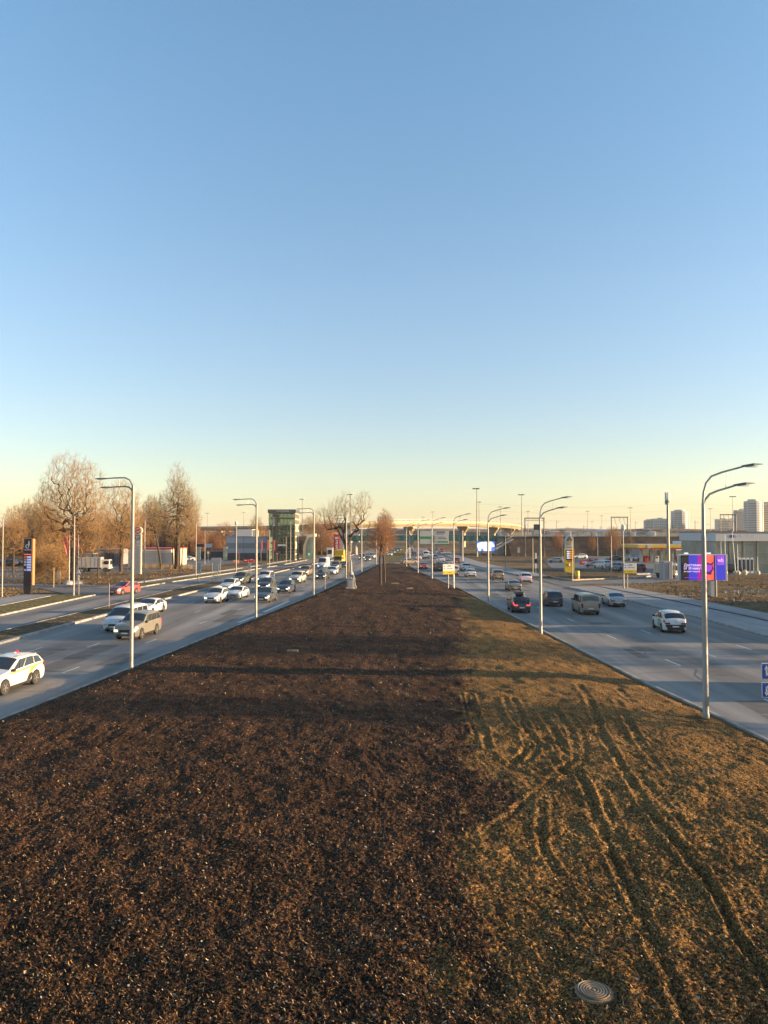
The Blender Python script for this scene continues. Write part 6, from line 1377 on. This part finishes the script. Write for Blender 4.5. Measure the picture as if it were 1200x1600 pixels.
t, wd, z0, z1 = board('info_pylon', 'slim grey vertical sign left of the canopy', 'sign', 976.5, 981, 857, 876, 876.5, lgreyp, (), depth=.4); MB().box((0, -.22, z1 * .7), (wd * .6, .03, z1 * .3)).build('print_block', greenp, t)
t, wd, z0, z1 = board('white_panel', 'small white panel sign on a pole at the embankment foot', 'sign', 808.5, 812.5, 855.5, 863.5, 871, cream, (.5,))
t, wd, z0, z1 = board('parking_sign', 'white panel with blue sign below on a pole by the pavement', 'sign', 836, 838.3, 864, 873, 897.5, whitep, (.5,)); MB().box((0, -.03, z0 - .45), (wd * 1.4, .05, .8)).build('blue_plate', navy, t); MB().box((0, -.03, z0 - 1.4), (wd * 1.2, .05, .9)).build('white_plate', whitep, t)
# ------------------------------------------------------------ filling station canopy
Yc = 205; x, wd, z0, z1 = frame(997, 1118, 850.5, 858.5, Yc); t = thing('filling_station', 'filling station canopy with yellow fascia and red stripe', 'filling station', (x, Yc, 0)); zb_ = P(1000, 858, Yc).z; zt_ = P(1000, 850.5, Yc).z
MB().box((0, 7, (zb_ + zt_) / 2), (wd, 14, zt_ - zb_ - .1)).build('canopy', lgreyp, t)
b = MB().box((0, -.05, zb_ + (zt_ - zb_) * .62), (wd + .1, .1, (zt_ - zb_) * .62)); b.box((-wd / 2 - .05, 7.05, zb_ + (zt_ - zb_) * .62), (.1, 14.1, (zt_ - zb_) * .62)); b.build('yellow_fascia', yellowp, t); b = MB().box((0, -.06, zb_ + (zt_ - zb_) * .12), (wd + .12, .1, (zt_ - zb_) * .26)); b.box((-wd / 2 - .06, 7.05, zb_ + (zt_ - zb_) * .12), (.1, 14.1, (zt_ - zb_) * .26)); b.build('red_stripe', redp, t)
for xx in (-wd * .36, wd * .19): MB().box((xx, -.12, (zb_ + zt_) / 2), (.9, .06, .8)).build('fascia_emblem', redp if xx > 0 else lgreyp, t)
MB().box((wd * .30, 5, zt_ + .35), (wd * .38, 8, .9)).build('white_parapet', whitep, t)
for k in range(7):
    for yy in (3, 11): MB().box((-wd * .42 + k * wd * .14, yy, zb_ / 2), (.5, .5, zb_)).build('column', lgreyp, t)
for k in range(5):
    q = MB().box((-wd * .35 + k * wd * .14, 3, .95), (1.0, .7, 1.7), 0, 0, .05).build('fuel_pump', (redp, whitep, yellowp)[k % 3], t); MB().box((-wd * .35 + k * wd * .14, 2.62, 1.35), (.6, .04, .4)).build('pump_display', black, q)
MB().box((wd * .15, 20, 2.2), (wd * .7, 8, 4.4)).build('kiosk_wall', mat('kiosk_wall', (.25, .24, .24), .6), t)
for k in range(6): MB().box((-wd * .14 + k * wd * .115, 15.9, 1.9), (wd * .09, .1, 2.8)).build('shop_window', glassb, t)
for xx in (-.02, .18): MB().box((wd * xx + 2, 2.5, zb_ - .25), (1.2, .5, .12)).build('canopy_lamp', e_white, t)
# grey switch cabinet and mobile mast
Yk = G(1044, 905.5).y; x, wd, _, z1 = frame(1037, 1051, 877, 905.5, Yk); t = thing('equipment_cabinet', 'tall grey equipment box left of the large advertising board', 'cabinet', (x, Yk, 0))
MB().box((0, 1, z1 / 2), (wd, 2, z1), 0, 0, .04).build('housing', greyp, t)
MB().box((wd * .05, -.03, z1 * .47), (wd * .04, .05, z1 * .9)).build('door_joint', dgrey, t)
q = P(1043, 765, Yk + 4); t = thing('mobile_mast', 'telecom mast with white antenna drum behind the grey equipment box', 'mast', (q.x, Yk + 4, 0)); h = q.z
MB().lathe((0, 0, 0), [(.32, 0), (.2, h * .8), (.12, h * .9)], 12).build('pole', galv, t, True)
for k in range(3): a = k * 2.1 + .4; MB().box((math.cos(a) * .32, math.sin(a) * .32, h - 1.6), (.32, .22, 2.2), a, 0, .04).build('antenna', whitep if k else greyp, t)
MB().lathe((0, 0, h * .83), [(.12, 0), (.5, .5), (.5, .7), (.12, .8)], 12).build('bracket', galv, t)
# large advertising board
Ya = 93.5; x, wd, z0, z1 = frame(1062.5, 1134.5, 867.5, 906.3, Ya); t = thing('advertising_board', 'large lit advertising board in blue, magenta and orange behind the nearest right lamp post', 'billboard', (x, Ya, 0)); hh = z1 - z0; zc = (z0 + z1) / 2; X = lambda px_: P(px_, 880, Ya).x - x
MB().box((0, .25, zc), (wd + .3, .45, hh + .25), 0, 0, .03).build('casing', lgreyp, t)
def pane(nm, a, c_, m, f0=0.0, f1=1.0, d=.02):
    MB().box(((X(a) + X(c_)) / 2, -d, z0 + hh * (f0 + f1) / 2), (X(c_) - X(a), .03, hh * (f1 - f0))).build(nm, m, t)
for nm, a, c_, m in (('black_zone', 1063.8, 1076, black), ('indigo_zone', 1076, 1090, e_ind), ('magenta_zone', 1090, 1096, e_mag), ('pink_zone', 1096, 1105, e_pink), ('coral_zone', 1105, 1115, e_coral), ('violet_edge', 1115, 1117, e_pur), ('indigo_panel', 1118.5, 1133.5, e_ind)): pane(nm, a, c_, m)
pane('panel_joint', 1117.2, 1118.3, lgreyp, d=.06)
text('advert_text', 'Доставим', hh * .145, (X(1068), -.06, z0 + hh * .60), e_text, t, 'LEFT', width=X(1095.5) - X(1068)); text('advert_text', 'от 30 минут', hh * .145, (X(1068), -.06, z0 + hh * .47), e_text, t, 'LEFT', width=X(1096.5) - X(1068)); text('advert_text', 'на пункте выдачи', hh * .085, (X(1068), -.06, z0 + hh * .345), e_text, t, 'LEFT', width=X(1093) - X(1068))
text('advert_text', 'wildberries.ru', hh * .05, (X(1068), -.06, z0 + hh * .1), e_vio, t, 'LEFT', width=X(1091) - X(1068))
s_ = X(1131) - X(1120); MB().box((X(1125.5), -.05, z0 + hh * .80), (s_, .04, hh * .36), 0, 0, .015).build('logo_tile', e_vio, t); MB().box((X(1125.5), -.045, z0 + hh * .66), (s_ * .9, .04, hh * .1), 0).build('logo_tile', e_blue, t)
text('logo_text', 'wb', hh * .24, (X(1125.5), -.085, z0 + hh * .80), e_text, t, width=s_ * .85)
cx, cz = X(1108), z0 + hh * .48
bag = MB().vprism([(cx - .75, cz - .35), (cx - .35, cz - .75), (cx + .2, cz - .85), (cx + .3, cz - .45), (cx + .55, cz - .1), (cx + .4, cz + .35), (cx + .55, cz + .85), (cx + .15, cz + .55), (cx - .35, cz + .75), (cx - .4, cz + .4), (cx - .65, cz + .2)], -.08, -.045).build('picture_shape', e_pur, t)
MB().vprism([(cx - .6, cz - .3), (cx - .1, cz - .5), (cx + .35, cz - .1), (cx + .3, cz + .35), (cx - .3, cz + .45), (cx - .55, cz + .1)], -.10, -.082).build('picture_highlight', e_vio, bag)
for px_ in (1070.5, 1105.5): MB().box((X(px_), -.35, z1 + .25), (.45, .3, .14), 0, 0, .03).build('flood_lamp', e_white, t)
MB().box((X(1113.2), .3, z0 / 2), (.42, .55, z0)).build('post', mat('post_pale', (.45, .5, .52), .5), t); MB().cyl((X(1117.5), -.2, 0), (X(1117.5), -.2, z0), .09, None, 8).build('side_pole', galv, t)
# ------------------------------------------------------------ glass car showroom with lettering
Yv = 150.0; x0 = P(1118, 880, Yv).x; wd = 34; zt_ = P(1150, 831.5, Yv).z; zb_ = P(1150, 845.5, Yv).z; t = thing('car_showroom', 'glass car showroom with pale grey fascia lettering at the right edge', 'building', (x0 + wd / 2, Yv, 0))
MB().box((0, 9, zt_ * .44), (wd - .5, 17.4, zt_ * .88)).build('glazing', glassb, t)
MB().box((0, 9, (zt_ + zb_) / 2), (wd, 18.4, zt_ - zb_)).build('fascia', lgreyp, t)
MB().box((0, 9, zt_ + .06), (wd + .3, 18.8, .15)).build('roof', dgrey, t)
b = MB()
for k in range(13): b.box((-wd / 2 + .12 + k * (wd - .24) / 12, .12, zb_ / 2), (.14, .2, zb_))
for zz in (.3, .65, .93): b.box((0, .13, zb_ * zz), (wd - .2, .14, .12))
b.build('mullion_grid', galv, t)
xs_ = P(1139, 838, Yv).x - (x0 + wd / 2); zz = P(1150, 838, Yv).z; MB().vprism(disc(P(1143, 838, Yv).x - x0 - wd / 2, zz, .5, .32, 0, 0), -.24, -.21).build('oval_emblem', mat('emblem_blue', (.03, .06, .2), .4), t)
text('fascia_lettering', 'SUBARU', .62, (P(1164, 838, Yv).x - x0 - wd / 2, -.22, zz), whitep, t, width=P(1179, 838, Yv).x - P(1149, 838, Yv).x)
for k, (a, c_) in enumerate(((1152, 1158), (1159, 1164), (1165.5, 1170.5), (1172, 1176.5))):
    xa, xc = P(a, 880, Yv).x - x0 - wd / 2, P(c_, 880, Yv).x - x0 - wd / 2; f = MB().box(((xa + xc) / 2, -.1, 1.55), (xc - xa, .2, 3.1)).build('entrance_frame', whitep, t); MB().box(((xa + xc) / 2, -.22, 1.6), ((xc - xa) * .6, .05, 2.3)).build('pane', glassd, f)
for xx, m in ((-12, cream), (-9.5, concrete), (6, cream)): MB().box((xx, .5, zb_ * .45), (.5, .5, zb_ * .9)).build('column', m, t)  # upright strips added to stand for warm reflections in the showroom glass
for k, (px_, pyt, lb) in enumerate(((1127, 846, 'leftmost flagpole before the glass showroom'), (1133.5, 835, 'tall flagpole touching the right of the advertising board'), (1146.5, 830, 'leaning flagpole before the showroom lettering'), (1153, 850, 'thin flagpole right of the leaning one'), (1184, 870, 'short pole before the showroom doors'))):
    p = G(px_ + (3 if k == 2 else 0), 897.5); h = P(px_, pyt, p.y).z; t = thing('flagpole', lb, 'flagpole', p); t.rotation_euler = (0, R(-4 if k == 2 else 0), 0); MB().lathe((0, 0, 0), [(.08, 0), (.04, h)], 8).build('pole', whitep, t)
    MB().lathe((0, 0, -.05), [(.3, 0), (.45, .25), (.42, .6), (.15, .8)], 12).build('foot', cream, t, True)
p = G(1163.5, 898); t = thing('stone_ball', 'pale round stone ball on the verge before the showroom', 'bollard', p); MB().lathe((0, 0, 0), [(.25, 0), (.48, .25), (.5, .5), (.35, .8), (.05, .95)], 14).build('ball', cream, t, True); MB().lathe((0, 0, -.05), [(.4, 0), (.36, .1)], 14).build('base', concrete, t)

# ------------------------------------------------------------ far city
twm = mat('tower_pale', (.58, .57, .52), .7, var=.05, scale=.05); twd = mat('tower_band', (.2, .21, .22), .5, var=.05)
def tower(px0, px1, pyt, Yd, label, rnd=True, fl=12, m=None):
    x, wd, z0, z1 = frame(px0, px1, pyt, 836, Yd); t = thing('apartment_tower', label, 'building', (x, Yd, 0))
    if rnd:
        MB().lathe((0, wd * .3, 0), [(wd / 2, 0), (wd / 2, z1)], 28).build('wall', m or twm, t, True); b = MB()
        for k in range(fl): zz = z1 * .15 + k * z1 * .83 / fl; b.lathe((0, wd * .3, zz), [(wd / 2 + .15, 0), (wd / 2 + .15, z1 * .83 / fl * .42)], 28)
        b.build('window_band', twd, t); MB().lathe((0, wd * .3, z1), [(wd * .3, 0), (wd * .3, z1 * .05)], 12).build('roof_plant', twm, t); 
        for s_ in (-.75, .1, .9): a = s_ * 1.2 - .2; MB().box((math.sin(a) * wd * .5, wd * .3 - math.cos(a) * wd * .5, z1 * .52), (wd * .08, wd * .08, z1 * .98), -a).build('pilaster', m or twm, t)
    else:
        MB().box((0, wd * .4, z1 / 2), (wd, wd * .8, z1)).build('wall', m or twm, t); b = MB()
        for i in range(7):
            for k in range(fl): b.box((-wd * .42 + i * wd * .14, -.1, z1 * .12 + k * z1 * .86 / fl), (wd * .07, .3, z1 * .45 / fl))
        b.build('window_band', twd, t); MB().box((wd * .1, wd * .4, z1 + z1 * .02), (wd * .3, wd * .3, z1 * .06)).build('roof_plant', twm, t)
    return t
tower(1008, 1024, 813, 1010, 'low round tower at the left end of the far estate', True, 7); tower(1022, 1042, 810.5, 1000, 'twin tower attached right of the low round one', False, 7)
tower(1052.5, 1078, 798.5, 1000, 'single round banded tower between mobile mast and lamp post'); tower(1123, 1140, 811, 980, 'grey slab tower above the showroom roof, left', False, 8); tower(1138, 1156, 811, 1000, 'grey slab tower above the showroom roof, next to its twin', False, 8)
tower(1152, 1170, 797, 960, 'dark grey tower left of the big round one', False, 12, greyp); tower(1168, 1194, 783, 880, 'large round banded tower with a sunlit right edge', True, 14); tower(1190, 1215, 787, 900, 'round banded tower cut by the right edge', True, 14, cream)
r = random.Random(12)
LMK = [(335, 'left of the striped hall'), (352, 'over the left gate pillar'), (369, 'over the striped hall left end'), (386, 'behind the upper box of the hall'), (403, 'behind the second left lamp post'), (420, 'at the left foot of the glass tower'), (437, 'hidden behind the glass tower'), (454, 'behind the right half of the glass tower'), (471, 'at the right foot of the glass tower'), (488, 'above the glass pavilion'), (505, 'left of the red vertical sign'), (522, 'above the red vertical sign'), (539, 'behind the dark forked tree'), (556, 'right of the forked tree'),
       (796, 'beneath the flyover bend'), (807, 'just left of the flyover end'), (818, 'at the flyover end'), (829, 'inside the dark portal frame left half'), (840, 'inside the dark portal frame right half'), (852, 'at the right leg of the dark portal'), (863, 'between dark portal and yellow price sign'), (874, 'left of the yellow price sign head'), (886, 'right above the yellow price sign'), (897, 'just right of the yellow price sign'), (908, 'left of a high mast near the price sign'),
       (919, 'at the high mast right of the price sign'), (930, 'right of that high mast'), (941, 'left of the overhead line portal'), (952, 'at the left leg of the overhead line portal'), (964, 'within the overhead line portal'), (975, 'at the globe lamp post'), (986, 'right of the globe lamp post'), (997, 'left of the far round towers'), (1008, 'below the low round tower'), (1020, 'below the twin towers'), (1031, 'left of the mobile mast'), (1042, 'behind the mobile mast'), (1053, 'below the single round tower left side'),
       (1064, 'below the single round tower'), (1076, 'below the single round tower right side'), (1087, 'left of the nearest right lamp post'), (1098, 'behind the nearest right lamp post'), (1110, 'left of the glass showroom roof'), (1121, 'above the showroom roof corner'), (1132, 'above the showroom roof, left part'), (1150, 'above the showroom lettering'), (1165, 'above the showroom doors')]
LUSE = {}
def where(px_):
    s_ = min(LMK, key=lambda q: abs(q[0] - px_))[1]; LUSE[s_] = LUSE.get(s_, 0) + 1; return s_ if LUSE[s_] == 1 else s_ + (', the nearer one' if LUSE[s_] == 2 else ', the tallest one')
wl = (('white_shed', lgreyp), ('grey_shed', greyp), ('cream_shed', cream), ('brown_shed', brownp), ('concrete_shed', concrete))
for k in range(34):
    px_ = 795 + k * 11.2 + r.uniform(-4, 4); Yd = r.uniform(380, 620); wpx = r.uniform(10, 34); pt_ = r.uniform(829.5, 834.5); nm, m = r.choice(wl)
    x, wd, _, z1 = frame(px_ - wpx / 2, px_ + wpx / 2, pt_, 836, Yd); t = thing('warehouse', 'far %s warehouse on the skyline %s' % (nm.split('_')[0], where(px_)), 'warehouse', (x, Yd, 0), 0, 'far %s warehouses right of the flyover' % nm.split('_')[0])
    MB().box((0, 8, z1 / 2), (wd, 16, z1)).build('wall', m, t); MB().vprism([(-wd / 2 - .3, z1), (wd / 2 + .3, z1), (0, z1 + 1.0 + wd * .02)], -.3, 16.3).build('roof', r.choice((greyp, lgreyp, brownp)), t)
    for i in range(max(2, int(wd / 7))): MB().box((-wd / 2 + 3 + i * 6.5, -.06, z1 * .55), (2.4, .12, 1.6)).build('window', dgrey, t)
for k in range(14):
    px_ = 335 + k * 17 + r.uniform(-5, 5); Yd = r.uniform(640, 800); nm, m = r.choice(wl); x, wd, _, z1 = frame(px_ - 9, px_ + 9, r.uniform(829.5, 833), 836, Yd)
    t = thing('warehouse', 'far %s building %s' % (nm.split('_')[0], where(px_)), 'warehouse', (x, Yd, 0), 0, 'far %s buildings behind the flyover' % nm.split('_')[0])
    MB().box((0, 8, z1 / 2), (wd, 16, z1)).build('wall', m, t); MB().box((0, 8, z1 + .3), (wd + .6, 16.6, .5)).build('roof', greyp, t)
for k in range(16):
    px_ = 800 + k * 22 + r.uniform(-6, 6); Yd = r.uniform(300, 420); q = P(px_, r.uniform(812, 824), Yd); t = thing('catenary_mast', 'thin railway catenary mast %s' % where(px_), 'mast', (q.x, Yd, 0), 0, 'thin railway masts above the embankment')
    MB().cyl((0, 0, 0), (0, 0, q.z), .16, .1, 6).build('pole', dgrey, t); MB().box((.9, 0, q.z - .8), (1.8, .12, .12)).build('arm', dgrey, t)
for k, (zz, lb) in enumerate(((14.5, 'lowest'), (17.5, 'middle'), (20.5, 'highest'))): tag(MB().tube([(40 + i * 12, 330, zz + .8 * math.cos(i * .8)) for i in range(22)], .022, 4).build('overhead_wire', black), '%s thin overhead wire strung across the sky at right' % lb, 'wire')
# hills and far woods
def ridge(name, Yd, zf_, m, x0, x1, n=160):
    b = MB(); v = []; 
    for i in range(n + 1): x_ = x0 + (x1 - x0) * i / n; z_ = zf_(x_); v += [(x_, Yd, -1), (x_, Yd + 60, z_), (x_, Yd + 400, z_ * .8), (x_, Yd + 420, -1)]
    b.add(v, [(i * 4 + k, i * 4 + 4 + k, i * 4 + 5 + k, i * 4 + k + 1) for i in range(n) for k in range(3)]).build(name, m)['kind'] = 'structure'
def nz1(x_, s, sd): return float(vnoise(np.array([x_ / s]), np.array([sd + .5]), sd)[0])
ridge('far_woods', 900, lambda x_: 14.5 + 4 * nz1(x_, 90, 1) + 3 * nz1(x_, 13, 2), mat('far_wood', (.085, .06, .04), .95, var=.3, scale=.02), -1200, 1400, 400)
ridge('hills', 2600, lambda x_: 29 + 12 * nz1(x_, 500, 3) + 5 * nz1(x_, 60, 4), mat('hill_wood', (.07, .06, .05), .95, var=.2, scale=.005), -3500, 3500, 300)
# unseen buildings, shelter and column added on the right to shade road and median
t = thing('shade_hall', 'unseen long grey hall added on the right to shade the road', 'building', (75, 72, 0)); MB().box((0, 0, 4), (18, 24, 8)).build('wall', lgreyp, t); MB().box((0, 0, 8.1), (18.6, 24.6, .25)).build('roof', dgrey, t)
for k in range(5): MB().box((-9.05, -9 + k * 4.5, 4.5), (.1, 2.5, 2.2)).build('window', glassd, t)
t = thing('shade_block', 'unseen low pale block added on the right to shade the road', 'building', (62, 55.5, 0)); MB().box((0, 0, 2.5), (10, 9, 5)).build('wall', cream, t); MB().box((0, 0, 5.1), (10.5, 9.4, .2)).build('roof', greyp, t); MB().box((-5.04, 0, 1.8), (.1, 3.2, 3.4)).build('door', dgrey, t)  # unseen block put in for its shade on the right road
t = thing('shade_shelter', 'unseen shelter added on the right pavement for its wide shade', 'shelter', (36.5, 35.6, .13)); MB().box((0, 0, 2.75), (2.2, 4.8, .2)).build('roof', dgrey, t); MB().box((1.0, 0, 1.4), (.08, 4.6, 2.5)).build('rear_wall', greyp, t); MB().box((.5, 0, .5), (.5, 3.5, .1)).build('bench', brownp, t)  # unseen, added to cast the wide shade band over the right road
for s_ in (-1, 1): MB().box((0, s_ * 2.3, 1.35), (1.8, .06, 2.6)).build('side_panel', greyp, t)
t = thing('shade_column', 'unseen tall round column added on the right pavement for its shade', 'column', (40, 36.6, 0)); MB().lathe((0, 0, 0), [(.9, 0), (.9, 7.2), (1.0, 7.3), (.7, 7.7), (.1, 7.9)], 20).build('drum', lgreyp, t, True); MB().lathe((0, 0, .8), [(.92, 0), (.92, 3.4)], 20).build('poster', cream, t)  # unseen drum added to cast the narrow shade band across the median
# ------------------------------------------------------------ air
if HAZE:
    hb = MB().box((0, 2900, 42), (12400, 6700, 88)).build('haze', None); hb.data.materials.clear(); hb['kind'] = 'stuff'
    hm_ = bpy.data.materials.new('air'); hm_.use_nodes = True; ht = hm_.node_tree; ht.nodes.clear(); ho = ht.nodes.new('ShaderNodeOutputMaterial'); pv = ht.nodes.new('ShaderNodeVolumePrincipled')
    pv.inputs['Density'].default_value = HAZE; pv.inputs['Color'].default_value = (.93, .92, .90, 1); pv.inputs['Anisotropy'].default_value = 0.0; ht.links.new(pv.outputs[0], ho.inputs['Volume']); hb.data.materials.append(hm_)
# prototypes that were only copied from are removed
for o in list(K.values()):
    for ch in list(o.children_recursive): bpy.data.objects.remove(ch)
    bpy.data.objects.remove(o)
